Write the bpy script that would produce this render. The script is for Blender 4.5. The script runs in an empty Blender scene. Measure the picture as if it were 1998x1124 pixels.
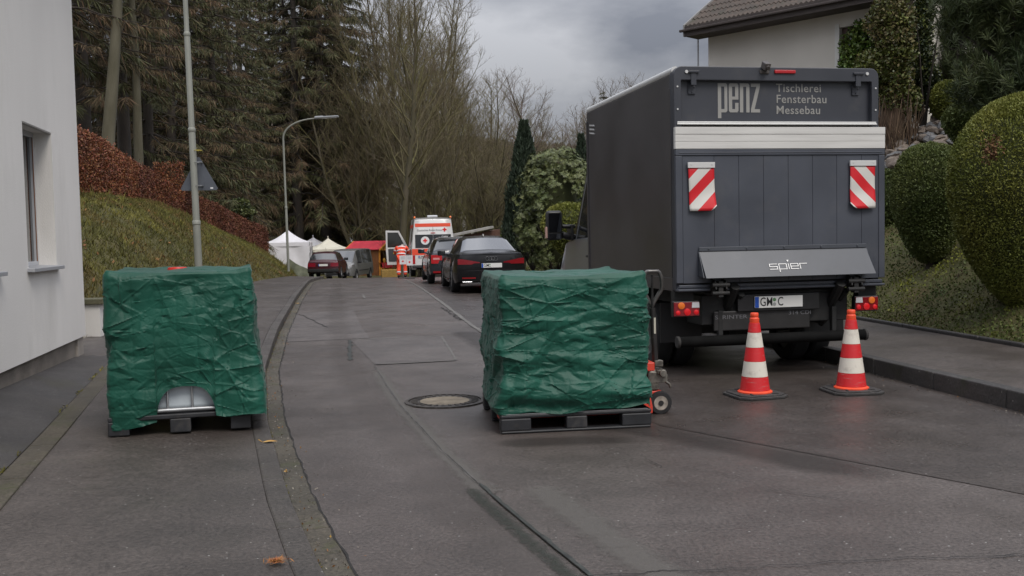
import bpy, bmesh, math, random
import numpy as np
from mathutils import Vector, Matrix, noise
from mathutils.geometry import delaunay_2d_cdt

random.seed(7)
S = bpy.context.scene
COL = S.collection
R = math.radians

# ------------------------------------------------------------------ camera
CAM_H = 1.48
FPX = 35.0 / 36.0 * 1998.0
TILT = math.atan(104.0 / FPX)
ROLL = -0.02
RM = Matrix.Rotation(R(90) - TILT, 3, 'X') @ Matrix.Rotation(ROLL, 3, 'Z')
cam_d = bpy.data.cameras.new('camera')
cam_d.lens = 35.0
cam_d.sensor_width = 36.0
cam_d.clip_start = 0.05
cam_d.clip_end = 4000.0
cam = bpy.data.objects.new('camera', cam_d)
COL.objects.link(cam)
cam.matrix_world = Matrix.Translation((0, 0, CAM_H)) @ RM.to_4x4()
S.camera = cam

# ------------------------------------------------------------------ sky, sun, exposure
SUN_ELEV, SUN_AZ = R(52), R(150)       # azimuth of the sun measured from +Y towards +X
world = bpy.data.worlds.new('World')
S.world = world
world.use_nodes = True
wn, wl = world.node_tree.nodes, world.node_tree.links
wn.clear()
w_out = wn.new('ShaderNodeOutputWorld')
w_sky = wn.new('ShaderNodeTexSky')
w_sky.sky_type = 'NISHITA'
w_sky.sun_disc = False
w_sky.sun_elevation = SUN_ELEV
w_sky.sun_rotation = SUN_AZ
w_sky.dust_density = 2.0
w_bg = wn.new('ShaderNodeBackground')
w_bg.inputs['Strength'].default_value = 0.06
wl.new(w_sky.outputs[0], w_bg.inputs['Color'])
w_tc = wn.new('ShaderNodeTexCoord')
w_sep = wn.new('ShaderNodeSeparateXYZ')
wl.new(w_tc.outputs['Generated'], w_sep.inputs[0])
# project the direction on a cloud deck so the clouds flatten towards the horizon
w_add = wn.new('ShaderNodeMath'); w_add.operation = 'MAXIMUM'; w_add.inputs[1].default_value = 0.0
wl.new(w_sep.outputs['Z'], w_add.inputs[0])
w_add2 = wn.new('ShaderNodeMath'); w_add2.operation = 'ADD'; w_add2.inputs[1].default_value = 0.34
wl.new(w_add.outputs[0], w_add2.inputs[0])
w_dx = wn.new('ShaderNodeMath'); w_dx.operation = 'DIVIDE'
w_dy = wn.new('ShaderNodeMath'); w_dy.operation = 'DIVIDE'
wl.new(w_sep.outputs['X'], w_dx.inputs[0]); wl.new(w_add2.outputs[0], w_dx.inputs[1])
wl.new(w_sep.outputs['Y'], w_dy.inputs[0]); wl.new(w_add2.outputs[0], w_dy.inputs[1])
w_cmb = wn.new('ShaderNodeCombineXYZ')
wl.new(w_dx.outputs[0], w_cmb.inputs['X']); wl.new(w_dy.outputs[0], w_cmb.inputs['Y'])
w_cmb.inputs['Z'].default_value = 3.7
w_n = wn.new('ShaderNodeTexNoise')
w_n.inputs['Scale'].default_value = 1.7
w_n.inputs['Detail'].default_value = 7.0
w_n.inputs['Roughness'].default_value = 0.52
w_n.inputs['Distortion'].default_value = 0.15
wl.new(w_cmb.outputs[0], w_n.inputs['Vector'])
w_r = wn.new('ShaderNodeValToRGB')
w_r.color_ramp.elements[0].position = 0.39
w_r.color_ramp.elements[0].color = (0.132, 0.140, 0.163, 1)
w_r.color_ramp.elements[1].position = 0.62
w_r.color_ramp.elements[1].color = (0.325, 0.330, 0.350, 1)
wl.new(w_n.outputs['Fac'], w_r.inputs[0])
# overcast skies are brighter overhead
w_mr = wn.new('ShaderNodeMapRange')
w_mr.inputs['From Min'].default_value = 0.15
w_mr.inputs['From Max'].default_value = 0.95
w_mr.inputs['To Min'].default_value = 1.0
w_mr.inputs['To Max'].default_value = 4.9
wl.new(w_sep.outputs['Z'], w_mr.inputs['Value'])
w_bc = wn.new('ShaderNodeBackground')
wl.new(w_r.outputs[0], w_bc.inputs['Color'])
wl.new(w_mr.outputs[0], w_bc.inputs['Strength'])
w_mix = wn.new('ShaderNodeMixShader')
w_mix.inputs[0].default_value = 0.93
wl.new(w_bg.outputs[0], w_mix.inputs[1])
wl.new(w_bc.outputs[0], w_mix.inputs[2])
wl.new(w_mix.outputs[0], w_out.inputs['Surface'])

sun_d = bpy.data.lights.new('sun', 'SUN')
sun_d.energy = 1.3
sun_d.angle = R(25)
sun_d.color = (1.0, 0.94, 0.86)
sun = bpy.data.objects.new('sun', sun_d)
COL.objects.link(sun)
_sv = Vector((math.sin(SUN_AZ) * math.cos(SUN_ELEV), math.cos(SUN_AZ) * math.cos(SUN_ELEV), math.sin(SUN_ELEV)))
sun.rotation_euler = _sv.to_track_quat('Z', 'Y').to_euler()

S.view_settings.view_transform = 'Standard'
S.view_settings.look = 'None'
S.view_settings.exposure = 0.58
S.view_settings.gamma = 1.0
S.view_settings.use_curve_mapping = False
S.render.engine = 'CYCLES'
S.cycles.max_bounces = 6
S.cycles.diffuse_bounces = 3
S.cycles.glossy_bounces = 3
S.cycles.transmission_bounces = 4
S.cycles.transparent_max_bounces = 6
S.cycles.use_denoising = True

# ------------------------------------------------------------------ measuring helpers (photo pixel -> world)
def ray(px, py):
    return RM @ Vector(((px - 999.0) / FPX, -(py - 562.0) / FPX, -1.0))
def atY(px, py, Y):
    d = ray(px, py); t = Y / d.y
    return Vector((d.x * t, Y, CAM_H + d.z * t))
def atZ(px, py, Z):
    d = ray(px, py); t = (Z - CAM_H) / d.z
    return Vector((d.x * t, d.y * t, Z))
def onwall(px, py, A, D):
    """meet the vertical plane through A (2D) along D (2D): returns (distance along D, z)"""
    d = ray(px, py)
    den = d.x * D[1] - d.y * D[0]
    t = (A[0] * D[1] - A[1] * D[0]) / den
    x, y = d.x * t, d.y * t
    return ((x - A[0]) * D[0] + (y - A[1]) * D[1], CAM_H + d.z * t)
def interp(tab):
    ks = np.array([a for a, b in tab], float); vs = np.array([b for a, b in tab], float)
    return lambda y: float(np.interp(y, ks, vs))

# ------------------------------------------------------------------ object helpers
def tag(o, label=None, cat=None, group=None, kind=None):
    if label: o['label'] = label
    if cat: o['category'] = cat
    if group: o['group'] = group
    if kind: o['kind'] = kind
    return o
def thing(name, label, cat, loc=(0, 0, 0), rz=0.0, group=None):
    o = bpy.data.objects.new(name, None)
    o.empty_display_size = 0.3
    COL.objects.link(o)
    o.location = loc
    o.rotation_euler = (0, 0, rz)
    return tag(o, label, cat, group)
def link(name, me, parent=None, loc=None):
    o = bpy.data.objects.new(name, me)
    COL.objects.link(o)
    if parent is not None: o.parent = parent
    if loc is not None: o.location = loc
    return o
def copy_tree(o, parent=None):
    c = o.copy()
    COL.objects.link(c)
    if parent is not None: c.parent = parent
    for ch in list(o.children):
        copy_tree(ch, c)
    return c

class MB:
    """collects shapes, then links them as one mesh object"""
    def __init__(s):
        s.v, s.f, s.m = [], [], []
        s.mi = 0
    def add(s, vs, fs):
        n = len(s.v)
        s.v.extend([tuple(p) for p in vs])
        for f in fs:
            s.f.append(tuple(i + n for i in f)); s.m.append(s.mi)
        return s
    def box(s, c, d, rot=None):
        x, y, z = d[0] / 2, d[1] / 2, d[2] / 2
        vs = [Vector(p) for p in ((-x, -y, -z), (x, -y, -z), (x, y, -z), (-x, y, -z), (-x, -y, z), (x, -y, z), (x, y, z), (-x, y, z))]
        if rot is not None: vs = [rot @ p for p in vs]
        c = Vector(c)
        return s.add([p + c for p in vs], [(3, 2, 1, 0), (4, 5, 6, 7), (0, 1, 5, 4), (1, 2, 6, 5), (2, 3, 7, 6), (3, 0, 4, 7)])
    def span(s, a, b):
        return s.box([(a[i] + b[i]) / 2 for i in range(3)], [abs(b[i] - a[i]) for i in range(3)])
    def tube(s, pts, rad, n=10, caps=True, closed=False):
        pts = [Vector(p) for p in pts]
        if not hasattr(rad, '__len__'): rad = [rad] * len(pts)
        K = len(pts); vs = []; prev = None
        for i, p in enumerate(pts):
            if closed: t = pts[(i + 1) % K] - pts[i - 1]
            else: t = pts[min(i + 1, K - 1)] - pts[max(i - 1, 0)]
            t = t.normalized() if t.length > 1e-9 else Vector((0, 0, 1))
            if prev is None:
                a = Vector((0, 0, 1)) if abs(t.z) < 0.9 else Vector((1, 0, 0))
                u = (a - t * a.dot(t)).normalized()
            else:
                u = prev - t * prev.dot(t)
                u = u.normalized() if u.length > 1e-6 else t.orthogonal().normalized()
            prev = u; w = t.cross(u)
            for k in range(n):
                a = 2 * math.pi * k / n
                vs.append(p + (u * math.cos(a) + w * math.sin(a)) * rad[i])
        fs = []
        for i in range(K if closed else K - 1):
            j = (i + 1) % K
            for k in range(n):
                fs.append((i * n + k, i * n + (k + 1) % n, j * n + (k + 1) % n, j * n + k))
        if caps and not closed:
            fs.append(tuple(range(n - 1, -1, -1))); fs.append(tuple(range((K - 1) * n, K * n)))
        return s.add(vs, fs)
    def lathe(s, prof, n=32, c=(0, 0, 0), M=None, caps=True):
        """prof: (radius, height) from bottom to top about the z axis"""
        c = Vector(c); vs = []; fs = []
        for r, z in prof:
            for k in range(n):
                a = 2 * math.pi * k / n
                p = Vector((r * math.cos(a), r * math.sin(a), z))
                if M is not None: p = M @ p
                vs.append(p + c)
        for i in range(len(prof) - 1):
            for k in range(n):
                fs.append((i * n + k, i * n + (k + 1) % n, (i + 1) * n + (k + 1) % n, (i + 1) * n + k))
        if caps: fs.append(tuple(range(n - 1, -1, -1))); fs.append(tuple(range((len(prof) - 1) * n, len(prof) * n)))
        return s.add(vs, fs)
    def prism(s, poly, ax, a, b):
        """poly: 2D outline; ax: axis of extrusion (0,1,2); a,b: extent along it"""
        def P(p, t):
            q = [0, 0, 0]; o = [i for i in range(3) if i != ax]
            q[o[0]], q[o[1]], q[ax] = p[0], p[1], t
            return q
        n = len(poly)
        vs = [P(p, a) for p in poly] + [P(p, b) for p in poly]
        fs = [tuple(range(n)), tuple(range(2 * n - 1, n - 1, -1))]
        for k in range(n):
            fs.append((k, k + n, (k + 1) % n + n, (k + 1) % n))
        return s.add(vs, fs)
    def grid(s, rows, close_u=False):
        """rows of points -> quads"""
        n = len(rows[0]); vs = [p for r in rows for p in r]; fs = []
        for i in range(len(rows) - 1):
            for k in range(n if close_u else n - 1):
                fs.append((i * n + k, i * n + (k + 1) % n, (i + 1) * n + (k + 1) % n, (i + 1) * n + k))
        return s.add(vs, fs)
    def mesh(s, name, mats, smooth=None, fix=True):
        me = bpy.data.meshes.new(name)
        me.from_pydata(s.v, [], s.f)
        if not isinstance(mats, (list, tuple)): mats = [mats]
        for m in mats: me.materials.append(m)
        if len(mats) > 1: me.polygons.foreach_set('material_index', s.m)
        if fix:
            bm = bmesh.new(); bm.from_mesh(me)
            bmesh.ops.recalc_face_normals(bm, faces=bm.faces)
            bm.to_mesh(me); bm.free()
        if smooth is not None:
            me.polygons.foreach_set('use_smooth', [True] * len(me.polygons))
            if smooth < 179: me.set_sharp_from_angle(angle=R(smooth))
        me.update()
        return me
    def build(s, name, mats, parent=None, smooth=None, bevel=0.0, fix=True, seg=2):
        o = link(name, s.mesh(name, mats, smooth, fix), parent)
        if bevel > 0:
            b = o.modifiers.new('bevel', 'BEVEL'); b.width = bevel; b.segments = seg; b.limit_method = 'ANGLE'; b.angle_limit = R(35)
            b.harden_normals = False
        return o

def cards_mesh(name, P, X, Y, mats, mi=None, tri=False):
    """many small leaf faces: centres P (n,3), half axes X and Y (n,3); a diamond-like leaf per card"""
    n = len(P)
    if tri:
        V = np.empty((n, 3, 3)); V[:, 0] = P - X; V[:, 1] = P + X; V[:, 2] = P + Y; k = 3
    else:
        V = np.empty((n, 4, 3)); V[:, 0] = P - Y; V[:, 1] = P + X; V[:, 2] = P + Y; V[:, 3] = P - X; k = 4
    me = bpy.data.meshes.new(name)
    me.vertices.add(n * k); me.loops.add(n * k); me.polygons.add(n)
    me.vertices.foreach_set('co', V.reshape(-1).astype(np.float32))
    me.loops.foreach_set('vertex_index', np.arange(n * k, dtype=np.int32))
    me.polygons.foreach_set('loop_start', np.arange(0, n * k, k, dtype=np.int32))
    if not isinstance(mats, (list, tuple)): mats = [mats]
    for m in mats: me.materials.append(m)
    if mi is not None: me.polygons.foreach_set('material_index', np.asarray(mi, dtype=np.int32))
    me.update(calc_edges=True)
    return me
def join_meshes(name, mes):
    """one mesh out of several (materials appended in order)"""
    V, F, MI, mats, off, mo = [], [], [], [], 0, 0
    LS, LV = [], []
    sm = []
    for me in mes:
        nv = len(me.vertices); a = np.empty(nv * 3, np.float32); me.vertices.foreach_get('co', a); V.append(a)
        nl = len(me.loops); l = np.empty(nl, np.int32); me.loops.foreach_get('vertex_index', l); LV.append(l + off)
        npo = len(me.polygons); st = np.empty(npo, np.int32); me.polygons.foreach_get('loop_start', st)
        LS.append(st + sum(len(x) for x in LV[:-1]))
        mi = np.empty(npo, np.int32); me.polygons.foreach_get('material_index', mi); MI.append(mi + mo)
        s_ = np.empty(npo, bool); me.polygons.foreach_get('use_smooth', s_); sm.append(s_)
        mats += list(me.materials); off += nv; mo = len(mats)
    out = bpy.data.meshes.new(name)
    V = np.concatenate(V); LV = np.concatenate(LV); LS = np.concatenate(LS); MI = np.concatenate(MI); sm = np.concatenate(sm)
    out.vertices.add(len(V) // 3); out.loops.add(len(LV)); out.polygons.add(len(LS))
    out.vertices.foreach_set('co', V); out.loops.foreach_set('vertex_index', LV); out.polygons.foreach_set('loop_start', LS)
    for m in mats: out.materials.append(m)
    out.polygons.foreach_set('material_index', MI); out.polygons.foreach_set('use_smooth', sm)
    out.update(calc_edges=True)
    for me in mes: bpy.data.meshes.remove(me)
    return out

def text_mesh(name, body, size, mat, depth=0.002, sx=1.0, bold=0.0, align='LEFT', space=1.0):
    """lettering standing in the local XZ plane, facing -Y"""
    cu = bpy.data.curves.new(name, 'FONT')
    cu.body = body; cu.size = size; cu.extrude = depth / 2; cu.align_x = align; cu.resolution_u = 3
    cu.offset = bold; cu.space_character = space
    to = bpy.data.objects.new(name, cu); COL.objects.link(to)
    dg = bpy.context.evaluated_depsgraph_get()
    me = bpy.data.meshes.new_from_object(to.evaluated_get(dg))
    bpy.data.objects.remove(to); bpy.data.curves.remove(cu)
    me.transform(Matrix.Rotation(R(90), 4, 'X') @ Matrix.Diagonal((sx, 1, 1, 1)))
    me.materials.clear(); me.materials.append(mat)
    me.name = name
    return me

# ------------------------------------------------------------------ materials
def M(name, col, rough=0.6, metal=0.0, spec=0.5, coat=0.0, var=0.0, vs=5.0, col2=None, bump=0.0, bs=60.0, island=0.0,
      rvar=0.0, detail=5.0, ramp=(0.35, 0.65), stretch=None, dirt=None, sheen=0.0):
    m = bpy.data.materials.new(name); m.use_nodes = True
    nt = m.node_tree; N, L = nt.nodes, nt.links
    b = N['Principled BSDF']
    b.inputs['Roughness'].default_value = rough
    b.inputs['Metallic'].default_value = metal
    b.inputs['Specular IOR Level'].default_value = spec
    b.inputs['Coat Weight'].default_value = coat
    b.inputs['Coat Roughness'].default_value = 0.08
    if sheen: b.inputs['Sheen Weight'].default_value = sheen
    c = (col[0], col[1], col[2], 1)
    b.inputs['Base Color'].default_value = c
    tc = N.new('ShaderNodeTexCoord')
    src = tc.outputs['Object']
    if stretch:
        mp = N.new('ShaderNodeMapping'); mp.inputs['Scale'].default_value = stretch
        L.new(src, mp.inputs['Vector']); src = mp.outputs[0]
    out = None
    if var or col2:
        n = N.new('ShaderNodeTexNoise'); n.inputs['Scale'].default_value = vs; n.inputs['Detail'].default_value = detail
        L.new(src, n.inputs['Vector'])
        r = N.new('ShaderNodeValToRGB')
        r.color_ramp.elements[0].position, r.color_ramp.elements[1].position = ramp
        if col2: a, d = col, col2
        else: a = [x * (1 - var) for x in col]; d = [x * (1 + var) for x in col]
        r.color_ramp.elements[0].color = (a[0], a[1], a[2], 1); r.color_ramp.elements[1].color = (d[0], d[1], d[2], 1)
        L.new(n.outputs['Fac'], r.inputs[0]); out = r.outputs[0]
        if rvar:
            q = N.new('ShaderNodeMapRange'); q.inputs['To Min'].default_value = max(0, rough - rvar); q.inputs['To Max'].default_value = min(1, rough + rvar)
            q.inputs['From Min'].default_value = 0.3; q.inputs['From Max'].default_value = 0.7
            L.new(n.outputs['Fac'], q.inputs['Value']); L.new(q.outputs[0], b.inputs['Roughness'])
    if dirt:
        n2 = N.new('ShaderNodeTexNoise'); n2.inputs['Scale'].default_value = dirt[1]; n2.inputs['Detail'].default_value = 8; n2.inputs['Roughness'].default_value = 0.65
        L.new(src, n2.inputs['Vector'])
        r2 = N.new('ShaderNodeMapRange'); r2.inputs['From Min'].default_value = dirt[2]; r2.inputs['From Max'].default_value = dirt[2] + 0.2
        r2.inputs['To Max'].default_value = dirt[3]
        L.new(n2.outputs['Fac'], r2.inputs['Value'])
        mx = N.new('ShaderNodeMix'); mx.data_type = 'RGBA'
        L.new(r2.outputs[0], mx.inputs[0])
        if out is not None: L.new(out, mx.inputs[6])
        else: mx.inputs[6].default_value = c
        mx.inputs[7].default_value = (*dirt[0], 1)
        out = mx.outputs[2]
    if island:
        g = N.new('ShaderNodeNewGeometry')
        q = N.new('ShaderNodeMapRange'); q.inputs['To Min'].default_value = 1 - island; q.inputs['To Max'].default_value = 1 + island
        L.new(g.outputs['Random Per Island'], q.inputs['Value'])
        h = N.new('ShaderNodeHueSaturation')
        L.new(q.outputs[0], h.inputs['Value'])
        q2 = N.new('ShaderNodeMapRange'); q2.inputs['To Min'].default_value = 0.5 - island * 0.04; q2.inputs['To Max'].default_value = 0.5 + island * 0.04
        ml = N.new('ShaderNodeMath'); ml.operation = 'MULTIPLY'; ml.inputs[1].default_value = 7.31
        fr = N.new('ShaderNodeMath'); fr.operation = 'FRACT'
        L.new(g.outputs['Random Per Island'], ml.inputs[0]); L.new(ml.outputs[0], fr.inputs[0]); L.new(fr.outputs[0], q2.inputs['Value'])
        L.new(q2.outputs[0], h.inputs['Hue'])
        if out is not None: L.new(out, h.inputs['Color'])
        else: h.inputs['Color'].default_value = c
        out = h.outputs[0]
    if out is not None: L.new(out, b.inputs['Base Color'])
    if bump:
        n3 = N.new('ShaderNodeTexNoise'); n3.inputs['Scale'].default_value = bs; n3.inputs['Detail'].default_value = 4
        L.new(src, n3.inputs['Vector'])
        bp = N.new('ShaderNodeBump'); bp.inputs['Strength'].default_value = bump; bp.inputs['Distance'].default_value = 0.02
        L.new(n3.outputs['Fac'], bp.inputs['Height']); L.new(bp.outputs[0], b.inputs['Normal'])
    return m

def asphalt(name, c1, c2, rough, fleck=0.5, moss=None, bump=0.55):
    m = bpy.data.materials.new(name); m.use_nodes = True
    N, L = m.node_tree.nodes, m.node_tree.links
    b = N['Principled BSDF']
    tc = N.new('ShaderNodeTexCoord')
    def noi(sc, det, ro=0.55):
        n = N.new('ShaderNodeTexNoise'); n.inputs['Scale'].default_value = sc; n.inputs['Detail'].default_value = det; n.inputs['Roughness'].default_value = ro
        L.new(tc.outputs['Object'], n.inputs['Vector']); return n
    big = noi(0.55, 6, 0.6)
    r = N.new('ShaderNodeValToRGB')
    r.color_ramp.elements[0].position = 0.32; r.color_ramp.elements[1].position = 0.68
    r.color_ramp.elements[0].color = (*c1, 1); r.color_ramp.elements[1].color = (*c2, 1)
    L.new(big.outputs['Fac'], r.inputs[0])
    fine = noi(46.0, 5, 0.8)
    q = N.new('ShaderNodeMapRange'); q.inputs['From Min'].default_value = 0.3; q.inputs['From Max'].default_value = 0.7
    q.inputs['To Min'].default_value = 1 - fleck * 1.35; q.inputs['To Max'].default_value = 1 + fleck * 1.35
    L.new(fine.outputs['Fac'], q.inputs['Value'])
    bl = noi(1.9, 9, 0.68); qb = N.new('ShaderNodeMapRange'); qb.inputs['From Min'].default_value = 0.36; qb.inputs['From Max'].default_value = 0.64; qb.inputs['To Min'].default_value = 0.80; qb.inputs['To Max'].default_value = 1.12
    L.new(bl.outputs['Fac'], qb.inputs['Value']); qm = N.new('ShaderNodeMath'); qm.operation = 'MULTIPLY'; L.new(q.outputs[0], qm.inputs[0]); L.new(qb.outputs[0], qm.inputs[1])
    h = N.new('ShaderNodeHueSaturation'); L.new(qm.outputs[0], h.inputs['Value']); L.new(r.outputs[0], h.inputs['Color'])
    # pale stones in the aggregate
    vo = N.new('ShaderNodeTexVoronoi'); vo.inputs['Scale'].default_value = 42.0
    L.new(tc.outputs['Object'], vo.inputs['Vector'])
    sp = N.new('ShaderNodeSeparateColor'); L.new(vo.outputs['Color'], sp.inputs[0])
    g1 = N.new('ShaderNodeMath'); g1.operation = 'GREATER_THAN'; g1.inputs[1].default_value = 0.975; L.new(sp.outputs[0], g1.inputs[0])
    g2 = N.new('ShaderNodeMath'); g2.operation = 'LESS_THAN'; g2.inputs[1].default_value = 0.22; L.new(vo.outputs['Distance'], g2.inputs[0])
    g3 = N.new('ShaderNodeMath'); g3.operation = 'MULTIPLY'; L.new(g1.outputs[0], g3.inputs[0]); L.new(g2.outputs[0], g3.inputs[1])
    mx = N.new('ShaderNodeMix'); mx.data_type = 'RGBA'; L.new(g3.outputs[0], mx.inputs[0])
    L.new(h.outputs[0], mx.inputs[6]); mx.inputs[7].default_value = (0.32, 0.31, 0.29, 1)
    out = mx.outputs[2]
    if moss:
        n4 = noi(moss[1], 7, 0.7)
        r4 = N.new('ShaderNodeMapRange'); r4.inputs['From Min'].default_value = moss[2]; r4.inputs['From Max'].default_value = moss[2] + 0.16; r4.inputs['To Max'].default_value = moss[3]
        L.new(n4.outputs['Fac'], r4.inputs['Value'])
        m4 = N.new('ShaderNodeMix'); m4.data_type = 'RGBA'; L.new(r4.outputs[0], m4.inputs[0]); L.new(out, m4.inputs[6]); m4.inputs[7].default_value = (*moss[0], 1)
        out = m4.outputs[2]
    L.new(out, b.inputs['Base Color'])
    rr = N.new('ShaderNodeMapRange'); rr.inputs['From Min'].default_value = 0.3; rr.inputs['From Max'].default_value = 0.7
    rr.inputs['To Min'].default_value = rough[0]; rr.inputs['To Max'].default_value = rough[1]
    med = noi(1.7, 5, 0.6)
    L.new(med.outputs['Fac'], rr.inputs['Value']); L.new(rr.outputs[0], b.inputs['Roughness'])
    bp = N.new('ShaderNodeBump'); bp.inputs['Strength'].default_value = bump; bp.inputs['Distance'].default_value = 0.012
    L.new(fine.outputs['Fac'], bp.inputs['Height']); L.new(bp.outputs[0], b.inputs['Normal'])
    return m

def stripes(name, kx, kz, period, off, ca, cb, duty=0.5, rough=0.5):
    """two colours in straight stripes across the object's own x/z"""
    m = bpy.data.materials.new(name); m.use_nodes = True
    N, L = m.node_tree.nodes, m.node_tree.links
    b = N['Principled BSDF']; b.inputs['Roughness'].default_value = rough
    tc = N.new('ShaderNodeTexCoord'); sx = N.new('ShaderNodeSeparateXYZ'); L.new(tc.outputs['Object'], sx.inputs[0])
    a = N.new('ShaderNodeMath'); a.operation = 'MULTIPLY'; a.inputs[1].default_value = kx / period; L.new(sx.outputs['X'], a.inputs[0])
    c = N.new('ShaderNodeMath'); c.operation = 'MULTIPLY_ADD'; c.inputs[1].default_value = kz / period; L.new(sx.outputs['Z'], c.inputs[0]); L.new(a.outputs[0], c.inputs[2])
    d = N.new('ShaderNodeMath'); d.operation = 'ADD'; d.inputs[1].default_value = off + 50; L.new(c.outputs[0], d.inputs[0])
    e = N.new('ShaderNodeMath'); e.operation = 'FRACT'; L.new(d.outputs[0], e.inputs[0])
    g = N.new('ShaderNodeMath'); g.operation = 'GREATER_THAN'; g.inputs[1].default_value = duty; L.new(e.outputs[0], g.inputs[0])
    mx = N.new('ShaderNodeMix'); mx.data_type = 'RGBA'; L.new(g.outputs[0], mx.inputs[0])
    mx.inputs[6].default_value = (*ca, 1); mx.inputs[7].default_value = (*cb, 1)
    L.new(mx.outputs[2], b.inputs['Base Color'])
    return m

BLACK = M('black_plastic', (0.013, 0.013, 0.014), 0.45, var=0.2, vs=9)
RUBBER = M('tyre_rubber', (0.016, 0.016, 0.017), 0.8, var=0.25, vs=14)
RIM = M('alloy_rim', (0.42, 0.43, 0.45), 0.35, 0.9)
STEEL = M('galvanised_steel', (0.42, 0.43, 0.44), 0.42, 0.85, var=0.15, vs=12)
GLASS = M('dark_glass', (0.012, 0.014, 0.016), 0.04, spec=0.75, coat=0.5)
REDLENS = M('red_lens', (0.42, 0.008, 0.012), 0.16, spec=0.6, coat=0.3)
DKRED = M('smoked_red_lens', (0.2, 0.006, 0.012), 0.14, spec=0.6, coat=0.4)
AMBER = M('amber_lens', (0.75, 0.17, 0.02), 0.2, spec=0.6)
CLEARLENS = M('clear_lens', (0.6, 0.6, 0.62), 0.12, spec=0.7)
WHITE = M('white_plastic', (0.72, 0.72, 0.73), 0.45, var=0.04, vs=3)
CHROME = M('chrome', (0.62, 0.63, 0.65), 0.15, 1.0)
PLATEBLUE = M('plate_blue', (0.01, 0.07, 0.38), 0.4)
INK = M('black_ink', (0.012, 0.012, 0.014), 0.5)
# ================================================================== LINES OF THE STREET
def road_z(y):
    if y < 24: return 0.0
    z = -0.00079 * (y - 24) ** 2
    if y > 52: z = -0.00079 * 784 - (1 - math.exp(-(y - 52) / 14.0)) * 0.9
    return z
KL = interp([(-8, 3.4), (-2, 1.35), (0, .62), (2, 0), (4.35, -.88), (5.6, -1.3), (7.9, -1.98), (11, -2.76), (15.7, -3.7), (23.3, -5.08), (30, -6.25), (36, -7.3), (45, -8.5), (50, -9.6), (55, -11.6), (62, -14), (80, -18)])
_KRt = [(-8, 6.6), (80, 3.43 - .165 * 68.9)]
KR = interp(_KRt)
SL = interp([(-8, -5.2), (9, -5.3), (12, -5.7), (15, -6.1), (33, -8.5), (38, -9.0), (42, -9.4), (46, -9.9), (50, -11.2), (55, -13.2), (62, -16), (80, -20)])
SR = interp([(-8, 8.0), (10.46, 5.38), (14.1, 4.87), (18, 4.3), (24, 3.2), (30, 1.9), (37, .75), (50, -1.4), (80, -6.5)])
SEAM = interp([(-8, 9), (2, 5.3), (5.4, 2.78), (7.56, 1.09), (10, .55), (15.9, -.61), (22.3, -1.6), (38, -4.1), (55, -6.2)])
def kerb_h(y):           # the left kerb is dropped near the camera
    return 0.02 + 0.10 * min(1, max(0, (y - 7.5) / 6.0))
def walk_z(y, t):        # left pavement, t = 0 at the kerb, 1 at its far edge
    return road_z(y) + kerb_h(y) + 0.05 * t

HEDGE_PX = [(40, 372, 225, 21.5), (90, 378, 232, 22.5), (157, 383, 248, 24), (199, 385, 266, 26), (256, 391, 308, 31), (268, 393, 316, 32), (313, 412, 340, 36), (353, 436, 367, 40), (390, 449, 383, 42.5), (427, 463, 397, 45), (484, 488, 429, 49), (521, 501, 443, 52)]
HEDGE = [(atY(px, pb, Y), atY(px, pt, Y)) for px, pb, pt, Y in HEDGE_PX]
HX = interp([(b.y, b.x) for b, t in HEDGE]); HZ = interp([(b.y, b.z) for b, t in HEDGE]); HT = interp([(b.y, t.z) for b, t in HEDGE])

def sst(a, b, x):
    t = min(1, max(0, (x - a) / (b - a))); return t * t * (3 - 2 * t)
def ground_z(x, y):
    rz = road_z(y)
    xl, xr = SL(y), SR(y)
    far = sst(60, 75, y)
    n = noise.noise(Vector((x * .35, y * .35, 2.1))) * .10 + noise.noise(Vector((x * 1.3, y * 1.3, 5.1))) * .045
    if x < xl:
        hx, hz = HX(y), HZ(y)
        hz = hz * (1 - sst(52, 60, y)) + (rz - .1) * sst(52, 60, y)
        t = (xl - x) / max(.5, xl - hx)
        z0 = rz + .10
        if t < 1: z = z0 + (hz - z0) * math.sin(min(1, t) * math.pi / 2) ** 0.9
        else: z = hz + .05 * min(12, (xl - x) - (xl - hx))
        z += n * sst(0, .5, t)
        k = sst(12.6, 15.0, y)
        z = rz + .09 + (z - rz - .09) * k
    elif x > xr:
        s = (x - xr) * .985
        z = rz + .13 + min(.72 * s, .72 * 4.6 + .06 * (s - 4.6)) * sst(-2, 8, y) * (1 - .35 * sst(26, 50, y)) + n * sst(0, .6, s)
    else:
        z = rz - .16
        if y > 62: z = rz - .16 * (1 - sst(62, 70, y)) + n * .3
    if far > 0:
        zf = -1.25 - 9 * sst(78, 170, y) + max(30, min(72, 54 - .15 * x)) * sst(190, 560, y + .12 * x + 40 * noise.noise(Vector((x * .004, y * .004, 3)))) + 10 * noise.noise(Vector((x * .008, y * .008, 9)))* sst(150, 400, y)
        z = z * (1 - far) + zf * far
    return z

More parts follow.
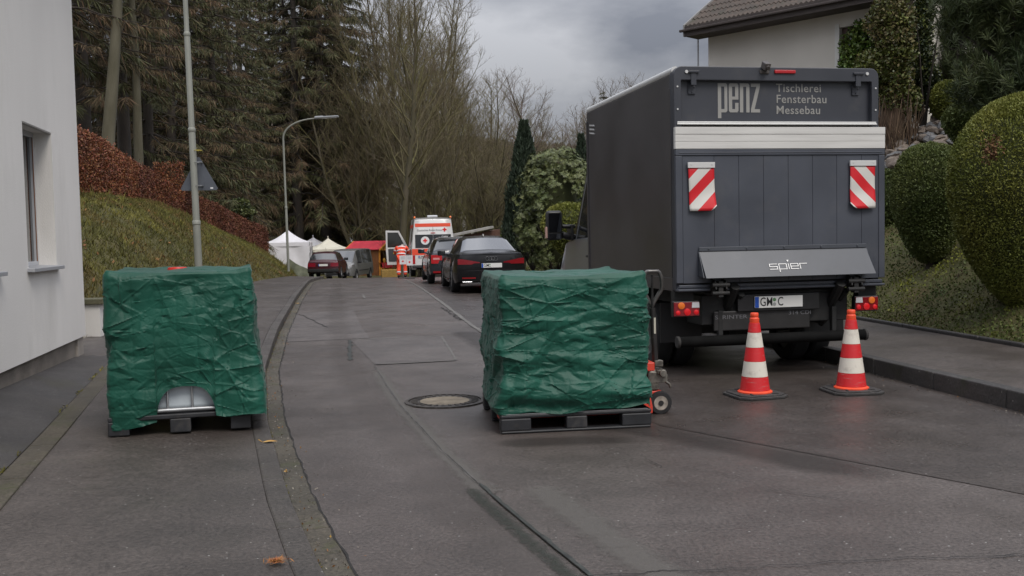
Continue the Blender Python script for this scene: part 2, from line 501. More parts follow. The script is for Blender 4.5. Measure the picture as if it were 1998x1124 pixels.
# ================================================================== GROUND
def _axis(parts):
    out = []
    for a, b, st in parts:
        out += list(np.arange(a, b, st))
    out.append(parts[-1][1]); return out
xs = _axis([(-900, -200, 50), (-200, -60, 14), (-60, -22, 3), (-22, -5, .4), (-5, 3, .5), (3, 13, .3), (13, 40, 2), (40, 200, 14), (200, 900, 50)])
ys = _axis([(-60, -8, 6), (-8, 4, 1), (4, 32, .45), (32, 62, .9), (62, 110, 3), (110, 300, 12), (300, 1100, 25)])
mb = MB()
mb.grid([[(x, y, ground_z(x, y)) for x in xs] for y in ys])
m_soil = M('mossy_soil', (.050, .050, .014), .9, col2=(.092, .080, .024), vs=1.6, bump=.6, bs=26, dirt=((.075, .042, .02), .8, .52, .8))
gnd = mb.build('ground', m_soil, smooth=180, fix=False)
tag(gnd, 'mossy soil, lawn and far wooded hillside under the whole street', kind='structure')

# ================================================================== ROAD AND PAVEMENTS
m_road = asphalt('old_asphalt', (.066, .054, .048), (.107, .090, .082), (.27, .50), .55)
m_dark = asphalt('newer_dark_asphalt', (.043, .035, .031), (.070, .058, .052), (.24, .46), .55)
m_walk = asphalt('pavement_asphalt', (.054, .044, .039), (.089, .075, .067), (.30, .54), .55, moss=((.045, .05, .025), 1.1, .60, .55))
m_patch = asphalt('repaired_asphalt', (.074, .063, .058), (.108, .093, .086), (.4, .6), .5)
m_kerb = asphalt('mossy_kerb_stone', (.052, .046, .035), (.094, .080, .060), (.6, .85), .5, moss=((.05, .055, .018), 3.5, .52, .8), bump=.6)
m_kerb_d = asphalt('dark_wet_kerb_stone', (.030, .028, .027), (.058, .054, .052), (.4, .7), .5, moss=((.03, .035, .014), 3.5, .55, .7), bump=.6)
m_crack = M('crack_dark', (.018, .017, .016), .9)
m_seal = M('pale_joint', (.115, .108, .098), .6, var=.35, vs=9)
m_stain = M('damp_dark_joint', (.030, .033, .028), .5, var=.5, vs=20)

def strip(name, fa, fb, y0, y1, step, zf, mat, nx=2, label=None):
    rows = []
    n = max(2, int((y1 - y0) / step) + 1)
    for i in range(n):
        y = y0 + (y1 - y0) * i / (n - 1); a, b = fa(y), fb(y)
        rows.append([(a + (b - a) * k / (nx - 1), y, zf(y, k / (nx - 1))) for k in range(nx)])
    o = MB().grid(rows).build(name, mat, smooth=180, fix=False)
    return tag(o, label, kind='structure')
GW = .145
strip('road', lambda y: KL(y) + GW, lambda y: KR(y), -8, 66, .5, lambda y, t: road_z(y), m_road, 9, 'old brownish grey asphalt road between the kerbs')
strip('road_lane', SEAM, lambda y: KR(y) - .004, 1.5, 55, .4, lambda y, t: road_z(y) + .004, m_dark, 7, 'newer dark damp asphalt lane where the vehicles are parked')
strip('sidewalk', SL, lambda y: KL(y) - .13, -8, 43, .5, lambda y, t: walk_z(y, 1 - t), m_walk, 9, 'dark asphalt pavement beside the white rendered house')
strip('sidewalk', lambda y: KR(y) + .13, SR, -8, 62, .5, lambda y, t: road_z(y) + .155 + .03 * t, m_walk, 5, 'asphalt pavement below the planted bank')

def stones(name, fx, w, y0, y1, ln, zf, h, mat, label, gap=.008, bev=.012):
    """a row of long kerb stones that follows a curve; one mesh with a joint between stones"""
    mb = MB(); y = y0; i = 0
    while y < y1:
        e = y + ln * (.985 + .03 * random.random()); a, b = y + gap / 2, e - gap / 2
        vs = []
        for yy in (a, (a + b) / 2, b):
            x = fx(yy); d = (fx(yy + .05) - fx(yy - .05)) / .1
            px_, py_ = 1 / math.hypot(1, d), -d / math.hypot(1, d)
            j = .004 * noise.noise(Vector((i * 3.1, 0, 1)))
            for s, z in ((0, -.2), (0, 0), (1, 0), (1, -.2)):
                zt = zf(yy) + (h(yy) if callable(h) else h) + j if z == 0 else zf(yy) - .2
                vs.append((x + px_ * w * s, yy + py_ * w * s, zt))
        fs = [(0, 1, 2, 3), (11, 10, 9, 8)]
        for q in (0, 4):
            for k in range(4): fs.append((q + k, q + 4 + k, q + 4 + (k + 1) % 4, q + (k + 1) % 4))
        mb.add(vs, fs); y = e; i += 1
    return tag(mb.build(name, mat, bevel=bev), label, kind='structure')
stones('kerb', lambda y: KL(y) - .13, .13, -4, 44, 1.0, road_z, lambda y: kerb_h(y) + .004, asphalt('grey_kerb_stone', (.046, .040, .036), (.084, .073, .064), (.5, .75), .5, moss=((.04, .042, .018), 3.5, .56, .6), bump=.6), 'dark kerb stones along the left pavement')
stones('gutter', lambda y: KL(y) + .004, GW - .008, -4, 44, 1.0, road_z, .007, m_kerb, 'brown mossy gutter stones beside the kerb', bev=.008)
stones('kerb', lambda y: KR(y), .13, -4, 60, 1.0, road_z, .16, m_kerb_d, 'high dark kerb stones beside the cones')
stones('sidewalk_edging', lambda y: SR(y) - .03, .07, -4, 58, .8, road_z, .23, m_kerb_d, 'narrow edging stones below the planted bank', bev=.015)
_e0, _e1 = atZ(-30, 955, .07), atZ(207, 718, .09)
def EDG(y): return _e0.x + (_e1.x - _e0.x) * (y - _e0.y) / (_e1.y - _e0.y) - .02 * math.sin((y - 5) * .5)
stones('sidewalk_edging', EDG, .17, 2, 12.2, 1.0, lambda y: walk_z(y, .55) - .005, .012, m_kerb, 'mossy stone edging between house apron and pavement', bev=.008)
WALL_A, WALL_B = (-4.53, 8.8), (-5.24, 12.2)
def wall_x(y): return WALL_A[0] + (WALL_B[0] - WALL_A[0]) * (y - WALL_A[1]) / (WALL_B[1] - WALL_A[1])
strip('house_apron', lambda y: wall_x(y) - .3, lambda y: EDG(y) - .006, 1, 12.25, .5, lambda y, t: (1 - t) * (.13 + .033 * (12.2 - max(y, 7))) + t * (walk_z(y, .55) + .004), asphalt('apron_asphalt', (.030, .028, .028), (.062, .056, .053), (.5, .75), .5, moss=((.045, .042, .02), 1.5, .57, .6)), 5, 'dark asphalt apron along the white house')

# ---- seams, cracks and patches (thin sheets a few mm above the road)
def ribbon(name, pts, w, mat, z=.008, jitter=.0, sub=14, label=None, wj=.0, kind='structure', build=True, mb=None):
    P = []
    for a, b in zip(pts[:-1], pts[1:]):
        for k in range(sub):
            t = k / sub; P.append((a[0] + (b[0] - a[0]) * t, a[1] + (b[1] - a[1]) * t))
    P.append((pts[-1][0], pts[-1][1]))
    rows = []
    for i, (x, y) in enumerate(P):
        q, r_ = P[max(0, i - 1)], P[min(len(P) - 1, i + 1)]
        d = Vector((r_[0] - q[0], r_[1] - q[1])); d = d.normalized() if d.length > 1e-6 else Vector((0, 1))
        nx, ny = -d.y, d.x
        j = jitter * (noise.noise(Vector((x * 6, y * 6, 0))) + .6 * noise.noise(Vector((x * 23, y * 23, 4))))
        ww = w * (1 + wj * noise.noise(Vector((x * 9, y * 9, 8)))) * (1 if 0 < i < len(P) - 1 else .2)
        rows.append([(x + nx * (j - ww / 2), y + ny * (j - ww / 2), road_z(y) + z), (x + nx * (j + ww / 2), y + ny * (j + ww / 2), road_z(y) + z)])
    mb = mb or MB()
    mb.grid(rows)
    if build: return tag(mb.build(name, mat, fix=False), label, kind=kind)
def G0(px, py, z=0.0):
    v = atZ(px, py, z); return (v.x, v.y)
_patch = [G0(*p) for p in ((684, 664), (861, 657), (890, 704), (731, 712))]
mb = MB(); mb.add([(x, y, .0042) for x, y in _patch], [(0, 1, 2, 3)])
tag(mb.build('road_patch', m_patch, fix=False), 'pale repaired rectangle in the asphalt', kind='structure')
_patch2 = [G0(*p) for p in ((560, 612), (690, 606), (706, 640), (722, 660), (555, 668))]
mb = MB(); mb.add([(x, y, .0042) for x, y in _patch2], [(0, 1, 2, 3, 4)])
tag(mb.build('road_patch', m_patch, fix=False), 'second paler asphalt patch beside the gutter', kind='structure')
mb = MB()
seam = [G0(*p) for p in ((731, 714), (752, 750), (783, 795), (822, 836), (864, 883), (900, 915), (931, 945), (965, 975), (1000, 1005), (1070, 1063), (1145, 1124), (1200, 1170))]
ribbon('', seam[:7], .020, None, .0085, .004, mb=mb, build=False, wj=.5)
ribbon('', [G0(*p) for p in ((731, 712), (800, 709), (890, 704))], .05, None, .0085, .006, mb=mb, build=False, wj=.5)
ribbon('', [G0(*p) for p in ((684, 664), (770, 660), (861, 657))], .05, None, .0085, .01, mb=mb, build=False, wj=.6)
ribbon('', [G0(*p) for p in ((861, 657), (876, 680), (890, 704))], .03, None, .0085, .01, mb=mb, build=False, wj=.6)
ribbon('', [(SEAM(y), y) for y in np.arange(10, 40, 1.0)], .075, None, .0095, .02, mb=mb, build=False, wj=.5, sub=4)
ribbon('', [G0(*p) for p in ((590, 577), (640, 576), (708, 575), (712, 583))], .06, None, .0085, .01, mb=mb, build=False, wj=.6)
tag(mb.build('road_joint', m_seal, fix=False), 'pale sealed joints in the asphalt', kind='structure')
mb = MB()
ribbon('', [(x + .012, y) for x, y in seam[6:]], .026, None, .0085, .006, mb=mb, build=False, wj=.8)
ribbon('', [G0(*p) for p in ((684, 664), (682, 680), (684, 704))], .05, None, .0088, .03, mb=mb, build=False, wj=1.)
tag(mb.build('road_joint', m_stain, fix=False), 'damp mossy part of the long seam in the asphalt', kind='structure')
mb = MB()
ribbon('', seam, .005, None, .0112, .004, mb=mb, build=False, wj=.9)
ribbon('', [G0(*p) for p in ((1120, 1128), (1290, 1118), (1420, 1112), (1560, 1103), (1740, 1094), (1998, 1086), (2100, 1083))], .007, None, .0095, .03, mb=mb, build=False, wj=.9, sub=20)
ribbon('', [G0(*p) for p in ((1280, 838), (1320, 852), (1376, 862))], .004, None, .0095, .05, mb=mb, build=False, wj=.9)
ribbon('', [G0(*p) for p in ((1258, 896), (1290, 914))], .006, None, .0095, .04, mb=mb, build=False, wj=.9)
ribbon('', [G0(*p) for p in ((1330, 912), (1400, 925), (1456, 934))], .0035, None, .0095, .05, mb=mb, build=False, wj=.9)
ribbon('', [G0(*p) for p in ((1500, 954), (1560, 966), (1700, 985))], .0035, None, .0095, .06, mb=mb, build=False, wj=.9)
ribbon('', [(KL(y) + GW + .004 , y) for y in np.arange(3.6, 36, .7)],   .010, None, .009, .016, mb=mb, build=False, wj=.9, sub=8)
ribbon('', [G0(*p) for p in ((862, 600), (880, 612), (900, 626))], .03, None, .0095, .08, mb=mb, build=False, wj=.9)
ribbon('', [G0(*p) for p in ((640, 640), (590, 616), (575, 612))], .02, None, .0095, .03, mb=mb, build=False, wj=.9)
tag(mb.build('road_crack', m_crack, fix=False), 'fine dark cracks in the asphalt', kind='structure')
# soft-edged stains: sheets whose edges thin out to nothing
def soft_mat(name, col, rough, sc, str_):
    m = bpy.data.materials.new(name); m.use_nodes = True; N, L = m.node_tree.nodes, m.node_tree.links; b = N['Principled BSDF']
    b.inputs['Base Color'].default_value = (*col, 1); b.inputs['Roughness'].default_value = rough
    at_ = N.new('ShaderNodeAttribute'); at_.attribute_name = 'fade'; tc = N.new('ShaderNodeTexCoord')
    n = N.new('ShaderNodeTexNoise'); n.inputs['Scale'].default_value = sc; n.inputs['Detail'].default_value = 8; n.inputs['Roughness'].default_value = .7; L.new(tc.outputs['Object'], n.inputs['Vector'])
    ad = N.new('ShaderNodeMath'); ad.operation = 'ADD'; L.new(at_.outputs['Fac'], ad.inputs[0]); L.new(n.outputs['Fac'], ad.inputs[1])
    q = N.new('ShaderNodeMapRange'); q.inputs['From Min'].default_value = .85; q.inputs['From Max'].default_value = 1.25; q.inputs['To Max'].default_value = str_; L.new(ad.outputs[0], q.inputs['Value'])
    L.new(q.outputs[0], b.inputs['Alpha'])
    return m
def soft_ribbon(pts, w, mat, z, label, sub=8, name='road_stain', prof=(0, .35, .8, .8, .35, 0)):
    P = []
    for a, b in zip(pts[:-1], pts[1:]):
        for k in range(sub): t = k / sub; P.append((a[0] + (b[0] - a[0]) * t, a[1] + (b[1] - a[1]) * t))
    P.append(tuple(pts[-1])); rows, fade = [], []
    for i, (x, y) in enumerate(P):
        q, r_ = P[max(0, i - 1)], P[min(len(P) - 1, i + 1)]; d = Vector((r_[0] - q[0], r_[1] - q[1])).normalized(); nx, ny = -d.y, d.x
        e = min(1, i / 4, (len(P) - 1 - i) / 4)
        rows.append([(x + nx * w * (k / (len(prof) - 1) - .5), y + ny * w * (k / (len(prof) - 1) - .5), road_z(y) + z) for k in range(len(prof))]); fade += [f * e for f in prof]
    me = MB().grid(rows).mesh(name, mat, None, False); a_ = me.attributes.new('fade', 'FLOAT', 'POINT'); a_.data.foreach_set('value', fade)
    return tag(link(name, me), label, kind='structure')
m_s1 = soft_mat('moss_stain', (.024, .028, .019), .6, 26, .78); m_s2 = soft_mat('pale_halo', (.135, .125, .112), .6, 7, .55); m_s3 = soft_mat('damp_stain', (.040, .035, .032), .34, 1.1, .42); m_s4 = soft_mat('polished_track', (.120, .102, .092), .42, 1.2, .22)
soft_ribbon([(x - .05, y) for x, y in seam[6:]], .20, m_s1, .0066, 'dark mossy stain along the long seam', prof=(0, .55, .7, .45, .2, 0))
soft_ribbon([(x, y) for x, y in seam[:8]], .34, m_s2, .0060, 'pale worn band along the long seam')
soft_ribbon([(x + .32, y) for x, y in seam[6:]], .45, m_s2, .0056, 'pale worn band right of the long seam')
soft_ribbon([(KL(y) + .95, y) for y in np.arange(3, 36, 1.2)], .75, m_s4, .0050, 'wheel track polished into the old asphalt')
soft_ribbon([G0(940, 868), G0(1080, 862), G0(1300, 858)], .55, m_s3, .0052, 'damp patch in front of the pallet on the road')
soft_ribbon([(SEAM(y) - .25, y) for y in np.arange(5.6, 16, 1.0)], .9, m_s3, .0048, 'damp band left of the dark lane')
# ---- manhole cover
mc = atZ(868, 784, 0)
mh = thing('manhole_cover', 'round iron manhole cover with a concrete centre sunk in the road', 'manhole cover', (mc.x, mc.y, .004))
m_iron = M('cast_iron', (.062, .054, .048), .6, .3, var=.4, vs=25, bump=.4, bs=60)
m_conc = M('concrete_fill', (.23, .19, .14), .85, var=.25, vs=8, bump=.4, bs=90)
mb = MB(); mb.lathe([(.36, -.05), (.36, .009), (.325, .013), (.325, -.05)], 48); mb.build('frame', m_iron, mh, smooth=30)
mb = MB(); mb.lathe([(.315, -.05), (.315, .006), (.225, .007), (.225, -.02)], 48)
for k in range(28):
    a = 2 * math.pi * k / 28; rr = Matrix.Rotation(a, 3, 'Z')
    mb.box(rr @ Vector((.272, 0, .0095)), (.06, .022, .008), rr)
mb.build('ring', m_iron, mh, smooth=30)
mb = MB(); mb.lathe([(.222, -.02), (.222, .008), (.01, .010)], 48); mb.build('centre', m_conc, mh, smooth=30)

# ---- fallen leaves
m_leafy = M('fallen_leaf', (.42, .22, .05), .7, col2=(.55, .36, .12), vs=12)
def fallen_leaf(px, py, size, rot, label, z=.02):
    p = atZ(px, py, z)
    v = [(-1, 0, 0), (-.5, .42, .10), (-.1, .5, .16), (.4, .34, .12), (1, 0, .03), (.4, -.34, .1), (-.1, -.5, .14), (-.5, -.40, .06), (0, 0, .02)]
    m = MB(); m.add([(a * size, b * size, c * size) for a, b, c in v], [(i, (i + 1) % 8, 8) for i in range(8)])
    m.tube([(-size, 0, 0), (-1.5 * size, .1 * size, .02)], .0035, 4)
    o = m.build('fallen_leaf', m_leafy, smooth=180); o.location = p; o.rotation_euler = (0, 0, rot)
    tag(o, label, 'leaf', 'fallen leaves along the gutter')
fallen_leaf(527, 862, .055, .15, 'curled tan leaf lying on the gutter stones, larger than the other one there', .03)
fallen_leaf(583, 592, .06, .9, 'yellow leaf in the gutter near the crest of the road', .03)
fallen_leaf(557, 920, .022, 2.0, 'tiny pale leaf fragment lying on the gutter stones', .03)
fallen_leaf(512, 792, .02, 1.0, 'small orange leaf fragment at the kerb beside the covered tank', .06)
# a rusty tuft of dead needles on the pavement
c0 = atZ(540, 1096, .035); n = 130
rg = np.random.default_rng(3)
ang = rg.uniform(0, 2 * np.pi, n); rad = np.abs(rg.normal(0, .019, n))
P = np.stack([c0.x + rad * 1.6 * np.cos(ang), c0.y + rad * np.sin(ang), c0.z + rg.uniform(0, .012, n)], 1)
d = rg.normal(0, 1, (n, 3)); d[:, 2] *= .3; d /= np.linalg.norm(d, axis=1)[:, None]
o = link('dead_needles', cards_mesh('dead_needles', P, d * .022, np.cross(d, [0, 0, 1]) * .0022, M('rusty_needles', (.36, .13, .035), .8, island=.4)))
tag(o, 'small rusty orange tuft of dead needles on the pavement', 'plant debris', kind='stuff')
# ================================================================== CRUMPLED GREEN COVERS
m_cover = M('green_cover_fabric', (.002, .054, .034), .52, spec=.36, col2=(.006, .085, .056), vs=2.2, bump=.10, bs=70, sheen=.1)
m_pallet = M('black_pallet_plastic', (.020, .021, .024), .5, var=.3, vs=7, dirt=((.10, .09, .08), 6, .58, .6))
m_tank = M('milky_tank_plastic', (.50, .56, .60), .38, spec=.4, var=.05, vs=3)
m_lid = M('red_lid', (.60, .03, .02), .4)

def crumple(W, H, n, amp, seed, per=True):
    """piecewise linear height field over a W x H sheet (periodic along W): sharp creases between flat facets"""
    rg = np.random.default_rng(seed)
    pts, val = [], []
    for _ in range(n):
        x, y, h = rg.uniform(0, W), rg.uniform(-.05 * H, 1.05 * H), rg.uniform(-1, 1) * amp
        for k in ((-1, 0, 1) if per else (0,)):
            X = x + k * W
            if -.4 * W < X < 1.4 * W: pts.append(Vector((X, y))); val.append(h)
    for x in (-.45 * W, .5 * W, 1.45 * W):
        for y in (-.6 * H, 1.6 * H): pts.append(Vector((x, y))); val.append(0)
    vs, es, fs, ov, oe, of = delaunay_2d_cdt(pts, [], [], 0, 1e-7)
    vv = np.array([val[o[0]] for o in ov]); P = np.array([(v.x, v.y) for v in vs])
    return P, vv, np.array([list(f) for f in fs if len(f) == 3])
def sample_tri(field, U, V, edge=None):
    P, vv, T = field
    out = np.zeros(U.shape); 
    for t in T:
        a, b, c = P[t[0]], P[t[1]], P[t[2]]
        x0, x1 = min(a[0], b[0], c[0]), max(a[0], b[0], c[0]); y0, y1 = min(a[1], b[1], c[1]), max(a[1], b[1], c[1])
        if x1 < U.min() or x0 > U.max() or y1 < V.min() or y0 > V.max(): continue
        sel = np.nonzero((U >= x0) & (U <= x1) & (V >= y0) & (V <= y1))
        if len(sel[0]) == 0: continue
        u, v = U[sel], V[sel]
        d = (b[1] - c[1]) * (a[0] - c[0]) + (c[0] - b[0]) * (a[1] - c[1])
        if abs(d) < 1e-12: continue
        l1 = ((b[1] - c[1]) * (u - c[0]) + (c[0] - b[0]) * (v - c[1])) / d
        l2 = ((c[1] - a[1]) * (u - c[0]) + (a[0] - c[0]) * (v - c[1])) / d
        l3 = 1 - l1 - l2
        ok = (l1 >= -1e-9) & (l2 >= -1e-9) & (l3 >= -1e-9)
        if edge is not None:
            sz = math.sqrt(abs(d)) if (t[0] * 7 + t[1] * 13 + t[2] * 5) % 5 < 2 else 1.0; edge[sel[0][ok], sel[1][ok]] = np.minimum(np.minimum(l1[ok], l2[ok]), l3[ok]) * sz
        out[sel[0][ok], sel[1][ok]] = l1[ok] * vv[t[0]] + l2[ok] * vv[t[1]] + l3[ok] * vv[t[2]]
    return out
def tri_wave(x):       # folds of the packed sheet: sharp creases at whole numbers
    return np.abs((x % 1.0) - .5) * 2

def cover_mesh(name, lx, ly, ztop, hem, seed, mat, flare=.02, soft=None, an=1.0, fold=(.155, .15), NU=560, NV=170):
    """fabric box over a lx x ly block: perimeter parameter u starts at the middle of the rear, v runs down from the top edge.
    hem(u_on_front or None, side) gives the lower edge height"""
    r = .045
    # perimeter of a rounded rectangle, counter-clockwise seen from above, starting at rear middle
    def perim(inset):
        hx, hy, rr = lx / 2 - inset, ly / 2 - inset, max(.002, r - inset * .1)
        hx, hy = max(hx, .003), max(hy, .003); rr = min(rr, hx, hy)
        segs = []
        pts = []
        S_ = [((0, hy), (-hx + rr, hy), (0, 1)), ((-hx, hy - rr), (-hx, -hy + rr), (-1, 0)), ((-hx + rr, -hy), (hx - rr, -hy), (0, -1)), ((hx, -hy + rr), (hx, hy - rr), (1, 0)), ((hx - rr, hy), (0, hy), (0, 1))]
        C_ = [(-hx + rr, hy - rr, 90), (-hx + rr, -hy + rr, 180), (hx - rr, -hy + rr, 270), (hx - rr, hy - rr, 0)]
        for i, (a, b, nn) in enumerate(S_):
            m = 60
            for k in range(m): t = k / m; pts.append((a[0] + (b[0] - a[0]) * t, a[1] + (b[1] - a[1]) * t, nn[0], nn[1]))
            if i < 4:
                cx, cy, a0 = C_[i]
                for k in range(12):
                    a = R(a0 + 90 * k / 12); pts.append((cx + rr * math.cos(a), cy + rr * math.sin(a), math.cos(a), math.sin(a)))
        return np.array(pts)
    base = perim(0)
    seg = np.hypot(np.diff(np.r_[base[:, 0], base[0, 0]]), np.diff(np.r_[base[:, 1], base[0, 1]]))
    cum = np.r_[0, np.cumsum(seg)]; Wp = cum[-1]
    us = np.linspace(0, Wp, NU, endpoint=False)
    def resample(p):
        q = np.vstack([p, p[:1]])
        return np.stack([np.interp(us, cum, q[:, i]) for i in range(4)], 1)
    B = resample(base)
    nl = np.hypot(B[:, 2], B[:, 3]); B[:, 2] /= nl; B[:, 3] /= nl
    hemz = np.array([hem(B[i, 0], B[i, 1], B[i, 2], B[i, 3]) for i in range(NU)])
    H = ztop - hemz.min()
    Vn = np.linspace(0, 1, NV)
    U = np.tile(us, (NV, 1)); drop = Vn[:, None] * (ztop - hemz)[None, :]
    f1 = crumple(Wp, H, int(80 * Wp / 4.2), .042, seed); f2 = crumple(Wp, H * an, int(420 * Wp / 4.2), .029, seed + 1); f3 = crumple(Wp, H * an, int(1900 * Wp / 4.2), .014, seed + 2)
    wob = sample_tri(f1, U, drop)
    e2, e3 = np.ones(U.shape), np.ones(U.shape)
    n2 = sample_tri(f2, (U + wob * .3) % Wp, np.clip(drop, 0, H) * an, e2); n3 = sample_tri(f3, U, np.clip(drop, 0, H) * an, e3)
    ph = np.sin(U * 5.1 + drop * 3.3 + seed) * .5 + .5
    D = wob * .68 + n2 * .50 + n3 * .68 + (.0075 * ph + .003) * np.exp(-(e2 / .010)) - .0035 * (1 - ph) * np.exp(-(e3 / .006))
    msk = np.clip(.5 + wob * 22, 0, 1)
    D += -.006 * (tri_wave(U / fold[0] + wob * 3) ** 9) * msk - .005 * (tri_wave(drop / fold[1] + .3 + wob * 3) ** 9) * (1 - msk)
    if soft is not None: D += soft(B, drop / H)
    env = np.clip(drop / .06, .15, 1)
    D = D * env + flare * (drop / H)
    rows = []
    NT = 26                                      # the top, from its centre outwards
    rgT = crumple(lx + .4, ly + .4, 60, .020, seed + 5, False); rgT2 = crumple(lx + .4, ly + .4, 420, .008, seed + 6, False)
    top = []
    for k in range(NT):
        s = (k + .15) / NT
        X, Y = B[:, 0] * s, B[:, 1] * s
        top.append(np.stack([X, Y], 1))
    TX = np.array([t[:, 0] for t in top]); TY = np.array([t[:, 1] for t in top])
    TZ = sample_tri(rgT, TX + lx / 2 + .2, TY + ly / 2 + .2) + sample_tri(rgT2, TX + lx / 2 + .2, TY + ly / 2 + .2)
    ss = ((np.arange(NT) + .15) / NT)[:, None]
    TZ = TZ * (1 - ss ** 6 * .6) - .012 * (1 - ss ** 2) * 0
    corner = np.clip((np.abs(B[:, 0]) / (lx / 2) + np.abs(B[:, 1]) / (ly / 2) - 1.80) / .2, 0, 1)
    TZ += (.030 * corner[None, :]) * ss ** 8
    V = []
    for k in range(NT): V.append(np.stack([TX[k], TY[k], ztop + TZ[k]], 1))
    for k in range(NV):
        rnd = max(0, 1 - drop[k].mean() / .03) if k < 4 else 0
        inn = .012 * (1 - min(1, k / 3.0))
        V.append(np.stack([B[:, 0] + B[:, 2] * (D[k] - inn), B[:, 1] + B[:, 3] * (D[k] - inn), ztop - .004 - drop[k] + .030 * corner * max(0, 1 - k / 14)], 1))
    V.append(V[-1] - np.stack([B[:, 2] * .012, B[:, 3] * .012, np.full(NU, -.02)], 1))    # turned-in hem
    return MB().grid([list(map(tuple, v)) for v in V], close_u=True).mesh(name, mat, smooth=40, fix=False)

def make_tank(root, lx, ly, zt):
    """pallet, milky tank and steel cage of an intermediate bulk container"""
    t0 = .16
    mb = MB(); hx, hy = lx / 2 - .05, ly / 2 - .05
    mb.box((0, 0, (t0 + zt - .05) / 2), (2 * hx, 2 * hy, zt - .05 - t0)); mb.build('tank', m_tank, root, smooth=50, bevel=.045, seg=4)
    mb = MB(); cx, cy = lx / 2 - .02, ly / 2 - .02
    mb.tube([(-cx, -cy - .006, t0 + .015), (cx, -cy - .006, t0 + .015)], .017, 10)
    for z in (t0 + .02, t0 + .28, t0 + .52, zt - .07):
        mb.tube([(-cx, -cy, z), (cx, -cy, z), (cx, cy, z), (-cx, cy, z)], .010, 8, closed=True)
    for k in range(6):
        t = -1 + 2 * k / 5
        for sg in (-1, 1):
            mb.tube([(t * cx * .96, sg * cy, t0), (t * cx * .96, sg * cy, zt - .07)], .009, 8)
            mb.tube([(sg * cx, t * cy * .96, t0), (sg * cx, t * cy * .96, zt - .07)], .009, 8)
    mb.build('cage', STEEL, root, smooth=60)
def make_pallet(root, lx, ly, h=.145, feet_side='front'):
    mb = MB()
    mb.box((0, 0, h - .018), (lx, ly, .036))
    for y in (-ly / 2 + .06, 0, ly / 2 - .06):
        for x in (-lx / 2 + .075, 0, lx / 2 - .075): mb.box((x, y, (h - .036) / 2 + .004), (.15, .12, h - .044))
    if feet_side == 'skids':
        for y in (-ly / 2 + .06, 0, ly / 2 - .06): mb.box((0, y, .0115), (lx - .004, .118, .021))
    return mb.build('pallet', m_pallet, root, bevel=.008)

# ---- covered tank on the pavement
A_, B_ = atZ(214, 838, .075), atZ(491, 833, .075)
mid = (A_ + B_) / 2; ang_l = R(14.5); LXL = (B_ - A_).length * .955; LYL = 1.16
ZL = walk_z(mid.y, .3)
root_l = thing('covered_tank', 'bulk tank on pallet beside the left kerb, its cage showing under the arched flap', 'tank', (0, 0, 0), ang_l)
fwd = Vector((-math.sin(ang_l), math.cos(ang_l), 0))
root_l.location = Vector((mid.x, mid.y, ZL)) + fwd * (LYL / 2)
make_pallet(root_l, LXL, LYL, .15)
H_L = 1.205
make_tank(root_l, LXL - .06, LYL - .04, H_L)
mb = MB(); mb.lathe([(.07, H_L - .06), (.074, H_L + .030), (.068, H_L + .040), (.02, H_L + .042)], 28, (0.0, -LYL / 2 + .30, 0)); mb.build('lid', m_lid, root_l, smooth=40)
def hem_left(x, y, nx, ny):
    z = .10 + .012 * math.sin(x * 9 + y * 7)
    if ny < -.5:                                     # front: lower at the left, arched flap in the middle right
        z = .062 + .062 * sst(-.45, .5, x) + .008 * math.sin(x * 17)
        u = (x - .02) / .21
        a = max(0, 1 - abs(u) ** 3.2)
        z = max(z, (.145 + .215 * a ** .55) if abs(u) < 1 else z)
        if abs(u) >= 1 and abs(u) < 1.5: z += .05 * (1.5 - abs(u)) * 2 * .5
    return z
def soft_left(B, v):
    d = .018 * np.sin(v * 5.0 + B[:, 0][None, :] * 5) * v
    side = np.clip(B[:, 2], 0, 1)[None, :]
    d = d + side * (.030 * np.exp(-((v - .78) / .22) ** 2) + .012 * v)      # right flank billows outward
    front = np.clip(-B[:, 3], 0, 1)[None, :]
    d = d + front * .030 * np.exp(-((B[:, 0][None, :] - .47) / .10) ** 2) * v
    d = d - np.clip(-B[:, 2], 0, 1)[None, :] * .005
    return d
o = link('tank_cover', cover_mesh('tank_cover', LXL + .035, LYL + .015, H_L + .012, hem_left, 11, m_cover, .016, soft_left, 1.25), None, root_l.location + Vector((.028 * math.cos(ang_l), .028 * math.sin(ang_l), 0)))
o.rotation_euler = (0, 0, ang_l)
tag(o, 'crumpled green fabric cover with an arched flap, over the tank on the pavement', 'cover')

# ---- covered tank on the road
A_, B_, C_ = atZ(977, 848, 0), atZ(1273, 835, 0), atZ(928, 808, 0)
ang_r = math.atan2((B_ - A_).y, (B_ - A_).x); LXR = (B_ - A_).length; ang_r += R(1.5); LYR = 1.16
root_r = thing('covered_tank', 'bulk tank on pallet in the road, with the red pallet truck under it', 'tank', (0, 0, 0), ang_r)
fwd = Vector((-math.sin(ang_r), math.cos(ang_r), 0)); rgt = Vector((math.cos(ang_r), math.sin(ang_r), 0))
root_r.location = (A_ + B_) / 2 + fwd * (LYR / 2)
